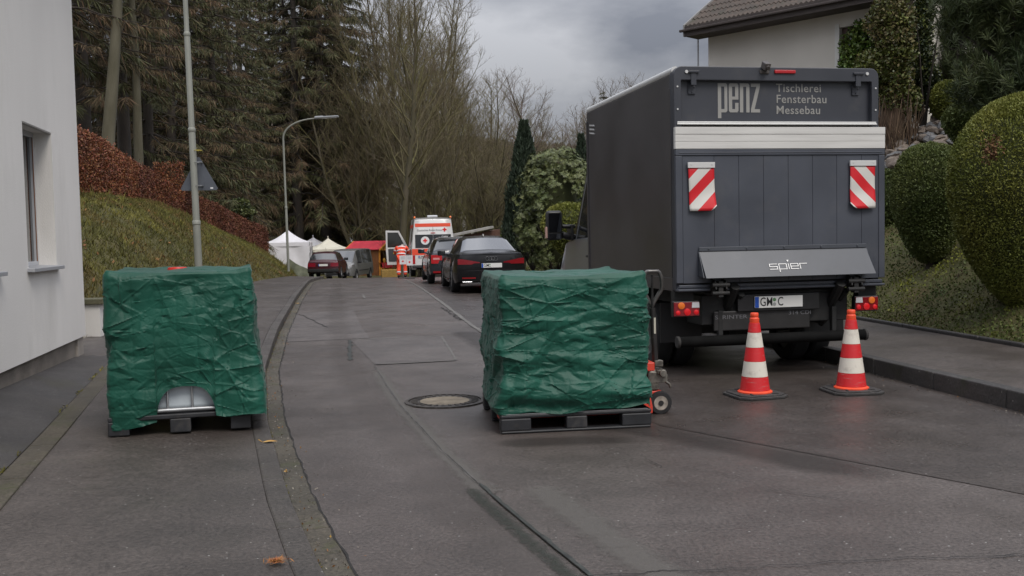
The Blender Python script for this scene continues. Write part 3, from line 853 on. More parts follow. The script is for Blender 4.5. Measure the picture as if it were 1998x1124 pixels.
# a flat-decked plastic pallet, open on the long side for the forks
mb = MB(); hx, hy = LXR / 2, LYR / 2
mb.box((0, 0, .131), (LXR, LYR, .030))
for y in (-hy + .05, 0, hy - .05):
    for x, w in ((-hx + .115, .23), (0.0, .16), (hx - .115, .23)): mb.box((x, y, .069), (w, .10, .094))
    mb.box((0, y, .0135), (LXR - .006, .098, .021))
mb.build('pallet', m_pallet, root_r, bevel=.010)
mb = MB()                                            # pale drip edge along the deck
mb.box((0, -hy + .006, .1475), (LXR - .06, .012, .004)); mb.build('pallet_edge', STEEL, root_r)
H_R = 1.155
make_tank(root_r, LXR - .17, LYR - .13, H_R)
def hem_right(x, y, nx, ny):
    z = .150 + .010 * math.sin(x * 8 + y * 5)
    if ny < -.5: z = .152 + .03 * sst(-.1, .6, x) + .010 * math.sin(x * 13)
    if nx < -.5: z = .150 + .05 * (y / LYR + .5)
    return z
def soft_right(B, v):
    x = B[:, 0][None, :]; front = np.clip(-B[:, 3], 0, 1)[None, :]; left = np.clip(-B[:, 2], 0, 1)[None, :]
    sag = .06 * (1 - (x / .6) ** 2)
    d = front * (.040 * np.exp(-((v - .80 - sag) / .075) ** 2) - .022 * np.exp(-((v - .92 - sag * .6) / .04) ** 2) + .02 * np.exp(-((v - .42) / .05) ** 2) * np.sin(x * 7 + 1) + .018 * np.exp(-((v - .60 - .03 * np.sin(x * 5)) / .05) ** 2))
    d = d + left * (.03 * np.exp(-((v - .9) / .15) ** 2) + .02 * np.sin(v * 14) * v)
    return d
o = link('tank_cover', cover_mesh('tank_cover', LXR - .035, LYR - .01, H_R + .012, hem_right, 23, m_cover, .016, soft_right, 2.0), None, root_r.location)
o.rotation_euler = (0, 0, ang_r)
tag(o, 'crumpled green fabric cover with straight hem, over the tank on the road', 'cover')

# ================================================================== PALLET TRUCK
m_red = M('red_orange_paint', (.62, .055, .03), .42, spec=.5, coat=.2, dirt=((.10, .04, .03), 9, .62, .7))
m_grim = M('greasy_cast_metal', (.16, .15, .13), .5, .6, var=.4, vs=20)
m_dkst = M('black_steel_tube', (.028, .027, .027), .38, .2, var=.2, vs=9, dirt=((.20, .18, .16), 14, .60, .5))
m_grip = M('worn_handle_steel', (.13, .125, .12), .30, .6, var=.4, vs=7)
jk = thing('pallet_truck', 'red hand pallet truck with black loop handle beside the cover on the road', 'pallet truck', (0, 0, 0), ang_r)
jk.location = root_r.location + rgt * (hx)            # local +x points out of the right side of the pallet
mb = MB()
for y in (-.20, .20):
    mb.prism([(y - .075, .055), (y + .075, .055), (y + .075, .098), (y + .055, .110), (y - .055, .110), (y - .075, .098)], 0, -LXR + .03, .06)
mb.build('fork', m_red, jk, bevel=.006)
mb = MB()                                            # sloping front plate and bridge above the steering wheel
for y in (-.20, .20):
    mb.prism([(.015, .045), (.105, .045), (.105, .10), (.045, .40), (.02, .40), (-.01, .25)], 1, y - .055, y + .055)
mb.box((.02, 0, .25), (.02, .40, .26)); mb.box((.075, 0, .405), (.15, .34, .07))
mb.build('frame', m_red, jk, bevel=.008)
mb = MB(); mb.prism([(.10, .155), (.16, .19), (.24, .19), (.265, .165), (.24, .135), (.12, .12)], 1, -.045, .045); mb.build('axle_fork', m_red, jk, bevel=.008)
mb = MB()
mb.lathe([(.052, .20), (.055, .24), (.055, .345), (.04, .36), (.028, .375), (.028, .40)], 20, (.165, 0, 0))
mb.box((.20, 0, .30), (.15, .11, .09)); mb.box((.235, .0, .345), (.07, .14, .035)); mb.box((.155, 0, .225), (.13, .10, .05))
mb.tube([(.245, -.09, .335), (.245, .09, .335)], .03, 14); mb.tube([(.26, -.10, .27), (.29, -.10, .25), (.30, -.10, .22)], .012, 8)
mb.box((.225, 0, .41), (.07, .075, .05)); mb.box((.29, .02, .285), (.03, .06, .06))
mb.build('pump', m_grim, jk, smooth=40, bevel=.005)
wl_ = []
for y in (-.052, .052):
    w = link('wheel', MB().tube([(.225, y - .026, .094), (.225, y + .026, .094)], .060, 28).mesh('wheel', M('grey_wheel_hub', (.30, .27, .23), .6, var=.3, vs=20), 40), jk)
    mb = MB(); Mx = Matrix.Rotation(R(90), 3, 'X')
    mb.lathe([(.058, -.027), (.088, -.025), (.094, -.018), (.094, .018), (.088, .025), (.058, .027)], 36, (.225, y, .094), Mx, False); mb.build('tyre', RUBBER, w, smooth=40)
    mb = MB(); mb.tube([(.225, y - .032, .094), (.225, y + .032, .094)], .022, 14); mb.build('hub', m_dkst, w, smooth=40)
mb = MB()
sx, sz, tx, tz = .205, .40, .185, .86
mb.tube([(sx, 0, sz), (tx, 0, tz)], .024, 14)
mb.build('shaft', m_dkst, jk, smooth=40)
loop = []
for k in range(33):
    a = -math.pi / 2 + 2 * math.pi * k / 32
    if k == 32: break
    yy, zz = math.cos(a), math.sin(a)
    wd = .082 * (1.0 if zz > -.2 else max(.12, 1 - (-.2 - zz) * 1.15))
    loop.append((tx - .01 - .01 * zz, 0, 0))
    loop[-1] = (tx + .0 + wd * yy, -.02 * zz, tz + .185 + .175 * zz if zz < 0 else tz + .185 + .115 * min(1, zz * 1.25))
mb = MB(); mb.tube(loop, .0165, 10, closed=True); mb.build('handle', m_grip, jk, smooth=60)
mb = MB(); mb.tube([(tx, 0, tz - .02), (tx, 0, tz + .27)], .011, 8); mb.box((tx - .035, -.02, tz + .22), (.04, .012, .07)); mb.build('release_lever', m_dkst, jk, smooth=40)
mb = MB(); mb.box((tx + .012, -.0245, tz - .14), (.016, .004, .13)); mb.build('sticker', M('pale_sticker', (.48, .46, .38), .6), jk)

# ================================================================== TRAFFIC CONES
m_cred = M('cone_red', (.58, .020, .025), .42, spec=.5, dirt=((.42, .24, .22), 14, .56, .65), stretch=(1, 1, 5))
m_cwht = M('cone_white_band', (.66, .62, .54), .5, dirt=((.32, .28, .24), 9, .52, .6))
m_corg = M('cone_orange_rubber', (.78, .075, .025), .5, var=.08, vs=12)
m_cbase = M('cone_base_rubber', (.035, .033, .032), .75, var=.3, vs=15, dirt=((.12, .11, .10), 12, .57, .6))
def make_cone(label):
    t = thing('traffic_cone', label, 'traffic cone', group='red and white cones behind the lorry')
    hw, ch = .235, .075
    poly = [(-hw, -hw + ch), (-hw + ch, -hw), (hw - ch, -hw), (hw, -hw + ch), (hw, hw - ch), (hw - ch, hw), (-hw + ch, hw), (-hw, hw - ch)]
    mb = MB(); mb.prism(poly, 2, .0, .024); mb.prism([(a * .90, b * .90) for a, b in poly], 2, .022, .036)
    for a in (-2.2, -.9, .6, 2.0): mb.box((.19 * math.cos(a), .19 * math.sin(a), .040), (.06, .018, .012), Matrix.Rotation(a + .5, 3, 'Z'))
    mb.build('base', m_cbase, t, bevel=.006)
    z0, z1, r0, r1 = .052, .655, .128, .042
    rr = lambda z: r0 + (r1 - r0) * (z - z0) / (z1 - z0)
    mb = MB(); mb.lathe([(.152, .030), (.152, .046), (.140, .054), (rr(.056), .058), (rr(.45), .45), (rr(z1) - .002, z1)], 40)
    mb.build('body', m_corg, t, smooth=40)
    e = [.058, .178, .314, .437, .568, .655]
    for k in range(5):
        a, b = e[k] + (.001 if k else 0), e[k + 1] - .001
        mb = MB(); mb.lathe([(rr(a) + .001, a), (rr(a) + .004, a + .001), (rr(b) + .004, b - .001), (rr(b) + .001, b)], 40)
        mb.build('band', m_cred if k % 2 == 0 else m_cwht, t, smooth=40)
    mb = MB(); mb.lathe([(.040, .652), (.042, .66), (.041, .692), (.035, .698), (.033, .704), (.036, .708), (.036, .735), (.031, .742), (.02, .743)], 32)
    mb.build('tip', m_corg, t, smooth=40)
    return t
c1 = make_cone('traffic cone behind the number plate, the one on bare road')
p = atZ(1473, 769, .02); c1.location = (p.x, p.y, .0045); c1.rotation_euler.z = .25
c2 = copy_tree(c1); c2['label'] = 'traffic cone nearer the high kerb, below the right tail lamp'
p = atZ(1661, 761, .02); c2.location = (p.x, p.y, .0045); c2.rotation_euler.z = .12
# ================================================================== THE BOX LORRY
m_slate = M('slate_grey_panel', (.038, .041, .051), .42, spec=.5, var=.10, vs=1.2, dirt=((.075, .072, .07), 2.5, .55, .5), rvar=.08)
m_lift = M('blue_grey_lift_board', (.056, .062, .078), .45, spec=.5, var=.14, vs=1.6, dirt=((.095, .095, .10), 2.2, .54, .5), rvar=.12)
m_side = M('dark_grey_side', (.052, .048, .049), .40, spec=.5, var=.15, vs=.8, coat=.1, rvar=.08)
m_alu = M('ribbed_aluminium', (.60, .59, .565), .55, .12, var=.06, vs=3, dirt=((.30, .27, .23), 5, .63, .55), stretch=(.6, 1, 9))
m_lita = M('pale_painted_aluminium', (.60, .60, .59), .45, .2, dirt=((.30, .28, .25), 7, .6, .5))
m_under = M('black_chassis', (.012, .012, .012), .65, var=.3, vs=6, dirt=((.05, .045, .04), 8, .55, .6))
m_let = M('pale_grey_lettering', (.27, .265, .25), .6)
m_letd = M('lighter_slate_lettering', (.15, .15, .16), .6)

TW = 2.2; th = R(11.0)
RLp = atY(1318, 452, 9.84)
tr = thing('box_lorry', 'dark grey box lorry with lettered rear panel and raised tail lift', 'lorry', (0, 0, 0), th)
rv = Vector((math.cos(th), math.sin(th), 0))
tr.location = Vector((RLp.x, RLp.y, 0)) + rv * (TW / 2)
def TX(px, py=400):             # photo column -> local x on the rear face
    s, z = onwall(px, py, (tr.location.x, tr.location.y), (rv.x, rv.y)); return s
def TZ(py, px=1500):
    s, z = onwall(px, py, (tr.location.x, tr.location.y), (rv.x, rv.y)); return z
hw = TW / 2
zt, zb, L = TZ(131, 1500), .88, 3.25
# cargo box: outline with rounded upper edges
def arch_poly(hw, zb, zt, r, n=6):
    p = [(-hw, zb), (hw, zb)]
    for k in range(n + 1):
        a = R(90 * k / n); p.append((hw - r + r * math.cos(a), zt - r + r * math.sin(a)))
    for k in range(n + 1):
        a = R(90 + 90 * k / n); p.append((-hw + r + r * math.cos(a), zt - r + r * math.sin(a)))
    return p
mb = MB(); mb.prism(arch_poly(hw - .012, zb + .03, zt - .012, .07), 1, .10, L); mb.build('cargo_box', m_side, tr, smooth=30)
for s in (-1, 1):                                     # bright edge rails along the roof and the lower side rails
    MB().tube([(s * (hw - .045), .08, zt - .030), (s * (hw - .045), L, zt - .030)], .040, 12).build('roof_rail', m_lita, tr, smooth=50)
for s in (-1, 1):
    mb = MB()
    mb.box((s * (hw - .012), L / 2 + .04, zb + .07), (.034, L - .10, .13)); mb.box((s * (hw - .010), .13, (zb + zt) / 2 - .06), (.028, .05, zt - zb - .28))
    mb.box((s * (hw - .010), L - .03, (zb + zt) / 2 - .06), (.028, .05, zt - zb - .24))
    mb.build('side_rail', m_side, tr, bevel=.004)
mb = MB()                                             # three small slanted pale bars high on the side
for k in range(3): mb.prism([(L - .34, zt - .25 - .05 * k), (L - .14, zt - .225 - .05 * k), (L - .15, zt - .245 - .05 * k), (L - .35, zt - .27 - .05 * k)], 0, -hw + .011, -hw + .004)
mb.build('side_emblem', m_lita, tr)
# rear portal frame
outer = arch_poly(hw, 2.30, zt, .085)
inner = arch_poly(hw - .075, 2.30, zt - .135, .012)
mb = MB()
n = len(outer)
for a, b in ((0.0, .0), (.12, .12)):
    pass
vs = [(x, 0.0, z) for x, z in outer] + [(x, 0.0, z) for x, z in inner] + [(x, .13, z) for x, z in outer] + [(x, .13, z) for x, z in inner]
fs = []
for k in range(1, n):
    a, b = k, (k + 1) % n
    fs += [(a, b, n + b, n + a), (2 * n + b, 2 * n + a, 3 * n + a, 3 * n + b), (a, 2 * n + a, 2 * n + b, b), (n + a, n + b, 3 * n + b, 3 * n + a)]
mb.add(vs, fs); mb.build('rear_frame', m_slate, tr, smooth=30, bevel=.006)
for s in (-1, 1): MB().box((s * (hw - .035), .05, 1.6), (.07, .10, 1.42)).build('corner_post', m_slate, tr, bevel=.008)
pz0, pz1 = TZ(238), zt - .13
mb = MB(); mb.box((0, .075, (pz0 + pz1) / 2), (2 * hw - .15, .03, pz1 - pz0)); flap = mb.build('rear_flap', m_slate, tr)
mb = MB(); mb.box((0, .045, pz0 - .012), (2 * hw - .06, .11, .03)); mb.box((0, -.012, pz0 - .022), (2 * hw - .05, .012, .012)); mb.build('drip_rail', m_lita, tr, bevel=.004)
# lettering on the flap -------------------------------------------------
def glyphs(polys, name, mat, parent, x, y, z, sx, sz):
    mb = MB()
    for p in polys: mb.prism([(x + a * sx, z + b * sz) for a, b in p], 1, y, y - .003)
    return mb.build(name, mat, parent)
def rect(a, b, c, d): return [(a, b), (c, b), (c, d), (a, d)]
w1, w2, g = .30, .70, .0
pz = []
def at(x0, rs): return [[(x0 + a, b) for a, b in r] for r in rs]
cc = .05
P_p = [rect(0, -.20, .185, 1), rect(.185, .885, .36, 1), rect(.185, 0, .36, .115), [(.36, 0), (.45, 0), (.52, .06), (.52, .94), (.45, 1), (.36, 1)]]
P_e = [[(.07, 0), (.185, 0), (.185, 1), (.07, 1), (0, .94), (0, .06)], rect(.185, .885, .345, 1), rect(.185, 0, .345, .115), [(.345, .44), (.53, .44), (.53, .94), (.46, 1), (.345, 1)], rect(.185, .44, .345, .545), [(.345, 0), (.46, 0), (.53, .06), (.53, .33), (.345, .33)]]
P_n = [rect(0, 0, .185, 1), rect(.185, .885, .35, 1), [(.35, 0), (.53, 0), (.53, .94), (.46, 1), (.35, 1)]]
P_z = [rect(0, .885, .50, 1), rect(0, 0, .50, .115), [(0, .115), (.20, .115), (.50, .885), (.30, .885)]]
lx0, lx1 = TX(1405, 190), TX(1488, 190); lz0, lz1 = TZ(218, 1445), TZ(161, 1445)
sxx = (lx1 - lx0) / 2.33
glyphs(at(0, P_p) + at(.60, P_e) + at(1.21, P_n) + at(1.82, P_z), 'lettering', m_let, flap, lx0, .0595, lz0, sxx, lz1 - lz0)
for txt, py in (('Tischlerei', 178), ('Fensterbau', 199.5), ('Messebau', 221)):
    o = link('lettering', text_mesh('lettering', txt, .118, m_let, .003, 1.0, .0006, space=1.06), flap, (TX(1519, py), .0585, TZ(py, 1560)))
# hinges, camera, brake lamp -------------------------------------------
for px in (1353, 1674):
    x = TX(px, 150); mb = MB()
    mb.box((x, -.012, zt - .055), (.11, .022, .022)); mb.box((x, .0, zt - .12), (.055, .022, .13)); mb.box((x, .052, zt - .22), (.075, .016, .09))
    for dx, dz in ((-.025, -.20), (.025, -.20), (0, -.245)): mb.tube([(x + dx, .044, zt + dz), (x + dx, .036, zt + dz)], .008, 8)
    mb.build('hinge', m_slate, tr, bevel=.004)
x = TX(1491, 130); mb = MB(); mb.box((x, -.04, zt + .005), (.06, .10, .07), Matrix.Rotation(R(25), 3, 'X')); mb.box((x, .0, zt - .05), (.10, .03, .035)); mb.tube([(x, -.085, zt - .015), (x, -.10, zt - .025)], .02, 12); mb.build('reversing_camera', M('camera_housing', (.07, .06, .055), .5), tr, bevel=.006)
mb = MB(); x = TX(1531, 135); mb.box((x, -.006, zt - .045), (.225, .022, .034)); mb.build('brake_lamp', REDLENS, tr, bevel=.006)
for s in (-1, 1):
    for z in (zt - .2, zt - .42, zt - .62): MB().tube([(s * (hw - .035), .0, z), (s * (hw - .035), -.008, z)], .009, 8).build('bolt', m_lita, tr, smooth=40)
    MB().tube([(s * (hw - .13), .0, zt - .055), (s * (hw - .13), -.012, zt - .055)], .016, 12).build('bolt', m_lita, tr, smooth=40)
# tail lift -----------------------------------------------------------------
a0, a1 = TZ(291), TZ(249)
mb = MB()
npl = 3
for k in range(npl):
    z0 = a0 + (a1 - a0) * k / npl; z1 = a0 + (a1 - a0) * (k + 1) / npl
    mb.box((.012, -.035 - .004 * (k == npl - 1), (z0 + z1) / 2), (TW + .05, .05, z1 - z0 - .0022))
mb.box((.012, -.02, (a0 + a1) / 2), (TW + .04, .05, a1 - a0 - .002))
mb.build('platform_tip', m_alu, tr, bevel=.002)
b1 = a0 - .003; b0 = TZ(548)
mb = MB()
ed = [TX(p, 400) for p in (1390, 1438, 1486, 1534, 1581, 1628, 1676)]
ed = [-hw - .012 + .07] + ed + [hw + .035 - .06]
for a, b in zip(ed[:-1], ed[1:]): mb.box(((a + b) / 2, -.03, (b0 + b1 - .06) / 2), (b - a - .0025, .036, b1 - .06 - b0))
mb.box((.012, -.022, (b0 + b1) / 2), (TW + .03, .04, b1 - b0 - .002))
mb.box((.012, -.034, b1 - .03), (TW + .045, .05, .058)); mb.box((.012, -.061, b1 - .034), (TW - .02, .006, .008))
for x in (-hw + .022, hw + .002): mb.box((x, -.034, (b0 + b1) / 2 - .03), (.066, .046, b1 - b0 - .07))
lift = mb.build('tail_lift', m_lift, tr, bevel=.003)
mb = MB(); mb.box((.012, .01, (b0 + zb) / 2 - .015), (TW + .01, .10, b0 - zb - .03)); mb.box((.012, -.03, zb + .018), (TW + .03, .09, .02)); mb.box((0.012, -.043, b0 - .03), (TW, .02, .03)); mb.build('rear_sill', m_lift, tr, bevel=.005)
# warning flags -----------------------------------------------------------------
def flag(px0, px1, pyt, pyb, curl):
    x0, x1 = TX(px0, 360), TX(px1, 360); z1, z0 = TZ(pyt, (px0 + px1) / 2), TZ(pyb, (px0 + px1) / 2)
    P_ = .265; off = .93 - ((z1 - x0) / P_ if curl > 0 else (z1 + x1) / P_)
    mat = stripes('flag_stripes', -curl, 1, P_, off, (.62, .60, .56), (.60, .012, .02), .5)
    rows = []
    nR, nC = 14, 10
    for i in range(nR + 1):
        t = i / nR; row = []
        for k in range(nC + 1):
            s = k / nC
            cs = s if curl > 0 else 1 - s
            lift_ = .05 * max(0, t - .62) * (.3 + cs * cs) * 1.3 + .012 * math.sin(t * 6 + s * 3) * t
            z = z1 + (z0 - z1) * t
            z = max(z, z0 + .05 * (max(0, cs - .72) / .28) ** 2)
            row.append((x0 + (x1 - x0) * s + (.012 * t if curl > 0 else -.004 * t), -.072 - lift_, z))
        rows.append(row)
    mb = MB(); mb.grid(rows); me = mb.mesh('warning_flag', mat, 180)
    o = link('warning_flag', me, tr)
    sd = o.modifiers.new('thickness', 'SOLIDIFY'); sd.thickness = .004
    mb = MB(); mb.box(((x0 + x1) / 2, -.074, z1 + .024), (x1 - x0 + .012, .02, .055))
    for s in (-.4, .4): mb.tube([((x0 + x1) / 2 + s * (x1 - x0), -.084, z1 + .03), ((x0 + x1) / 2 + s * (x1 - x0), -.088, z1 + .03)], .007, 8)
    mb.build('bracket', m_lita, o, bevel=.003)
flag(1338, 1388, 328, 412, 1)
flag(1652, 1700, 324, 407, -1)
# lower board with its lettering ---------------------------------------------
xa, xb_ = TX(1359, 489), TX(1683, 482); za, zc = TZ(487), TZ(538)
mb = MB()
v = [(xa, -.062, za), (xb_, -.062, za), (xb_ + .035, -.20, zc), (xa + .02, -.20, zc)]
w = [(a, b + .025, c + .0) for a, b, c in v]
mb.add(v + w, [(0, 1, 2, 3), (7, 6, 5, 4), (0, 3, 7, 4), (1, 5, 6, 2), (0, 4, 5, 1), (3, 2, 6, 7)])
mb.prism([(-.06, za + .002), (-.06, zc + .02), (-.195, zc + .004)], 0, xa - .004, xa + .004); mb.prism([(-.06, za + .002), (-.06, zc + .02), (-.195, zc + .004)], 0, xb_ + .002, xb_ + .010)
mb.box(((xa + xb_) / 2, -.066, za + .020), (xb_ - xa, .014, .04))
for k in range(5): xk = xa + .1 + (xb_ - xa - .2) * k / 4; mb.tube([(xk, -.072, za + .022), (xk, -.082, za + .022)], .010, 10)
brd = mb.build('lower_board', M('satin_grey_board', (.062, .068, .081), .42, var=.1, vs=3, dirt=((.12, .12, .12), 4, .58, .4)), tr, bevel=.003)
# thin wide letters s p i e r made of strokes, lying on the sloping board
t_ = .10
ST = {'s': [rect(0, .9, 1, 1), rect(0, .45, 1, .55), rect(0, 0, 1, .1), rect(0, .55, .09, .9), rect(.91, .1, 1, .45)],
      'p': [rect(0, -.45, .09, 1), rect(.09, .9, 1, 1), rect(.09, 0, 1, .1), rect(.91, .1, 1, .9)],
      'i': [rect(0, 0, .09, 1), [(-.10, 1.62), (.19, 1.62), (.045, 1.26)]],
      'e': [rect(0, .9, 1, 1), rect(0, .45, 1, .55), rect(0, 0, 1, .1), rect(0, .1, .09, .45), rect(0, .55, .09, .9), rect(.91, .55, 1, .9)],
      'r': [rect(0, 0, .09, 1), rect(.09, .9, .95, 1)]}
polys = []; adv = 0
for ch, wd in (('s', 1.15), ('p', 1.18), ('i', .27), ('e', 1.15), ('r', 1.0)):
    polys += at(adv, ST[ch]); adv += wd
e0, e1 = TX(1488, 522), TX(1562, 520); k = (e1 - e0) / adv
mb = MB()
slope = Vector((0, -.138, zc - za)).normalized()
base = Vector((e0, -.062, za)) + slope * ((zc - za) / slope.z * .74) + Vector((0, -.006, 0))
for p in polys:
    q = [base + Vector((a * k, 0, 0)) - slope * (b * k * .72) for a, b in p]
    nq = len(q); off = Vector((0, .004, .001))
    mb.add(q + [p_ + off for p_ in q], [tuple(range(nq)), tuple(range(2 * nq - 1, nq - 1, -1))] + [(i, i + nq, (i + 1) % nq + nq, (i + 1) % nq) for i in range(nq)])
mb.build('lettering', m_lita, brd)
# hinges and lift arms ---------------------------------------------------------
for px, sg in ((1395, 1), (1656, -1)):
    x = TX(px, 555); mb = MB()
    for dx in (-.055, .055): mb.prism([(-.06, b0 + .04), (-.15, b0 + .02), (-.17, b0 - .06), (-.06, b0 - .12)], 0, x + dx - .008, x + dx + .008)
    mb.tube([(x - .09, -.145, b0 - .02), (x + .09, -.145, b0 - .02)], .024, 12); mb.tube([(x - .09, -.145, b0 - .10), (x + .09, -.145, b0 - .10)], .020, 12); mb.box((x, -.12, b0 - .06), (.05, .07, .16)); mb.box((x, -.07, b0 - .05), (.16, .03, .05))
    mb.build('lift_hinge', m_under, tr, bevel=.004)
for x in (-.52, .62):
    mb = MB(); q = Vector((x, 0, 0))
    mb.tube([q + Vector((0, -.10, b0 - .04)), q + Vector((0, .28, .52)), q + Vector((0, 1.2, .55))], .05, 8); mb.tube([q + Vector((.1, -.02, b0 - .12)), q + Vector((.1, .5, .46))], .035, 8)
    mb.build('lift_arm', m_under, tr, smooth=40)
# chassis, bumper tube, boards -----------------------------------------------------
mb = MB()
mb.box((0, 1.7, .78), (1.5, 3.2, .17)); mb.box((0, .30, .68), (1.6, .42, .30)); mb.box((-.42, 2.6, .62), (.08, 5.0, .16)); mb.box((.42, 2.6, .62), (.08, 5.0, .16)); mb.box((.0, 1.15, .40), (.26, .32, .26)); mb.box((0, 1.15, .40), (1.5, .12, .12))
mb.box((-.80, 2.2, .64), (.34, .9, .40)); mb.box((.80, 2.2, .64), (.34, .9, .40))
mb.build('chassis', m_under, tr, bevel=.01)
zbm = TZ(661); xl, xr_ = TX(1327, 661), TX(1687, 655)
mb = MB(); mb.tube([(xl, .02, zbm), (xr_, .02, zbm)], .055, 20); mb.build('bumper_tube', M('matt_black_tube', (.006, .006, .006), .85, spec=.12, var=.3, vs=6), tr, smooth=40)
m_drub = M('dark_grey_rubber', (.032, .030, .028), .8)
for x, d in ((xl, -1), (xr_, 1)): MB().tube([(x, .02, zbm), (x + d * .03, .02, zbm)], .060, 20).build('bumper_end', m_drub, tr, bevel=.008)
for x in (-.62, .62): MB().box((x, .06, zbm + .17), (.05, .06, .26)).build('bumper_bracket', m_under, tr, bevel=.008)
mb = MB(); xc = (TX(1440, 600) + TX(1600, 600)) / 2; wpl = TX(1600, 600) - TX(1440, 600)
mb.box((xc, .02, TZ(590)), (wpl, .03, .17)); mb.build('plate_holder', BLACK, tr, bevel=.008)
xc2 = (TX(1396, 622) + TX(1584, 622)) / 2; mb = MB(); mb.box((xc2, .05, TZ(624)), (TX(1584, 622) - TX(1396, 622), .03, .20)); sb = mb.build('rear_board', M('dull_black_board', (.022, .021, .021), .5, var=.2, vs=6), tr, bevel=.012)
link('lettering', text_mesh('lettering', 'SPRINTER', .056, m_letd, .003, 1.45), sb, (TX(1397, 618), .033, TZ(620)))
link('lettering', text_mesh('lettering', '314 CDI', .056, m_letd, .003, 1.3), sb, (TX(1541, 615), .033, TZ(616)))
# number plate
def number_plate(parent, w, h, x, y, z, txt, size=None, name='number_plate', seals=True):
    o = link(name, MB().span((-w / 2, -.006, -h / 2), (w / 2, .004, h / 2)).mesh(name, M('plate_white', (.70, .70, .68), .4)), parent, (x, y, z))
    MB().span((-w / 2 + .002, -.0085, -h / 2 + .003), (-w / 2 + .044, -.0062, h / 2 - .003)).build('plate_strip', PLATEBLUE, o)
    s = size or h * .92
    link('lettering', text_mesh('lettering', txt, s, INK, .002, .74, .0003), o, (-w / 2 + .055, -.0075, -h * .34))
    if seals:
        for dz in (.022, -.024):
            mb = MB(); Mx = Matrix.Rotation(R(90), 3, 'X'); mb.lathe([(.018, 0), (.018, .002)], 20, (-w / 2 + .212, -.0062, dz), Mx); mb.build('seal', M('plate_seal', (.10, .22, .10), .5) if dz > 0 else M('plate_seal_grey', (.3, .31, .31), .5), o, smooth=40)
    return o
pw = .52
pl = number_plate(tr, pw, .115, (TX(1468, 590) + TX(1569, 588)) / 2, -.004, TZ(589), 'GM', .125)
link('lettering', text_mesh('lettering', 'C', .125, INK, .002, .74, .0003), pl, (-pw / 2 + .245, -.0075, -.039))
# tail lamps -----------------------------------------------------------------------
def lamp(px0, px1, py, flip):
    x0, x1 = TX(px0, py), TX(px1, py); z = TZ(py, (px0 + px1) / 2); w = x1 - x0; xc = (x0 + x1) / 2
    mb = MB(); mb.box((xc, .03, z), (w, .07, .16)); hs = mb.build('tail_lamp', BLACK, tr, bevel=.012)
    s = -1 if not flip else 1
    mb = MB(); mb.span((xc - w * .48, -.014, z - .070), (xc + w * .48, -.004, z + .068)); mb.build('brake_lens', DKRED, hs, bevel=.008)
    Mx = Matrix.Rotation(R(90), 3, 'X')
    def disc(nm, dx, dz, r, m): MB().lathe([(r, 0), (r * .95, .006), (r * .5, .010), (.004, .011)], 24, (xc + dx * w * (1 if not flip else -1), -.0142, z + dz), Mx).build(nm, m, hs, smooth=40)
    disc('indicator_lens', -.20, .034, .036, AMBER); disc('reflector', .02, -.030, .036, mrr); disc('reflector', -.33, -.036, .024, mrr); disc('reflector', .35, -.034, .026, mrr)
    a, b = (xc + w * .20, xc + w * .46) if not flip else (xc - w * .46, xc - w * .20)
    MB().prism([(a, z + .066), (b, z + .066), ((a + b) / 2 + .04, z + .012), ((a + b) / 2 - .04, z + .012)], 1, -.018, -.0142).build('reversing_lens', CLEARLENS, hs)
mrr = M('bright_red_reflector', (.70, .012, .018), .12)
lamp(1313, 1365, 603, False); lamp(1667, 1713, 592, True)
for s in (-1, 1): MB().box((s * 1.0, .10, .83), (.20, .10, .12)).build('lamp_bracket', m_under, tr)
# wheels ---------------------------------------------------------------------------
def wheel(parent, x, y, r, w, side, rimmat=None, spokes=0, rr=.62):
    o = link('wheel', MB().lathe([(r * .25, -w * .2), (r * rr, -w * .3), (r * rr, w * .42), (r * rr * .9, w * .30), (r * .25, w * .18 if not spokes else w * .30)], 36, (0, 0, 0), Matrix.Rotation(R(90) * side, 3, 'Y')).mesh('wheel', rimmat or M('steel_wheel', (.10, .10, .10), .5, .5), 30), parent, (x, y, r))
    mb = MB(); mb.lathe([(r * rr, -w * .5), (r * .92, -w * .5), (r, -w * .36), (r, w * .36), (r * .92, w * .5), (r * rr, w * .48)], 40, (0, 0, 0), Matrix.Rotation(R(90) * side, 3, 'Y'), False); mb.build('tyre', RUBBER, o, smooth=35)
    if spokes:
        mb = MB()
        for k in range(spokes):
            a = 2 * math.pi * k / spokes; rot = Matrix.Rotation(a, 3, 'X')
            mb.box(rot @ Vector((side * w * .36, 0, r * rr * .52)), (w * .10, r * .11, r * rr * .95), rot)
        mb.build('rim', RIM, o, bevel=.004)
        mb = MB(); mb.lathe([(r * rr * .97, -w * .1), (r * rr * .97, w * .0)], 30, (0, 0, 0), Matrix.Rotation(R(90) * side, 3, 'Y')); mb.build('brake_shadow', M('painted_wheel_shade', (.008, .008, .008), .8), o)  # near-black disc stands in for the shade behind the spokes
    return o
for x, s in ((-.92, -1), (.92, 1), (-.68, -1), (.68, 1)): wheel(tr, x, 1.15, .345, .20, s)
for s in (-1, 1): wheel(tr, s * .86, 4.75, .345, .22, s)
for s in (-1, 1): MB().box((s * .82, .62, .52), (.46, .012, .42)).build('mud_flap', BLACK, tr)
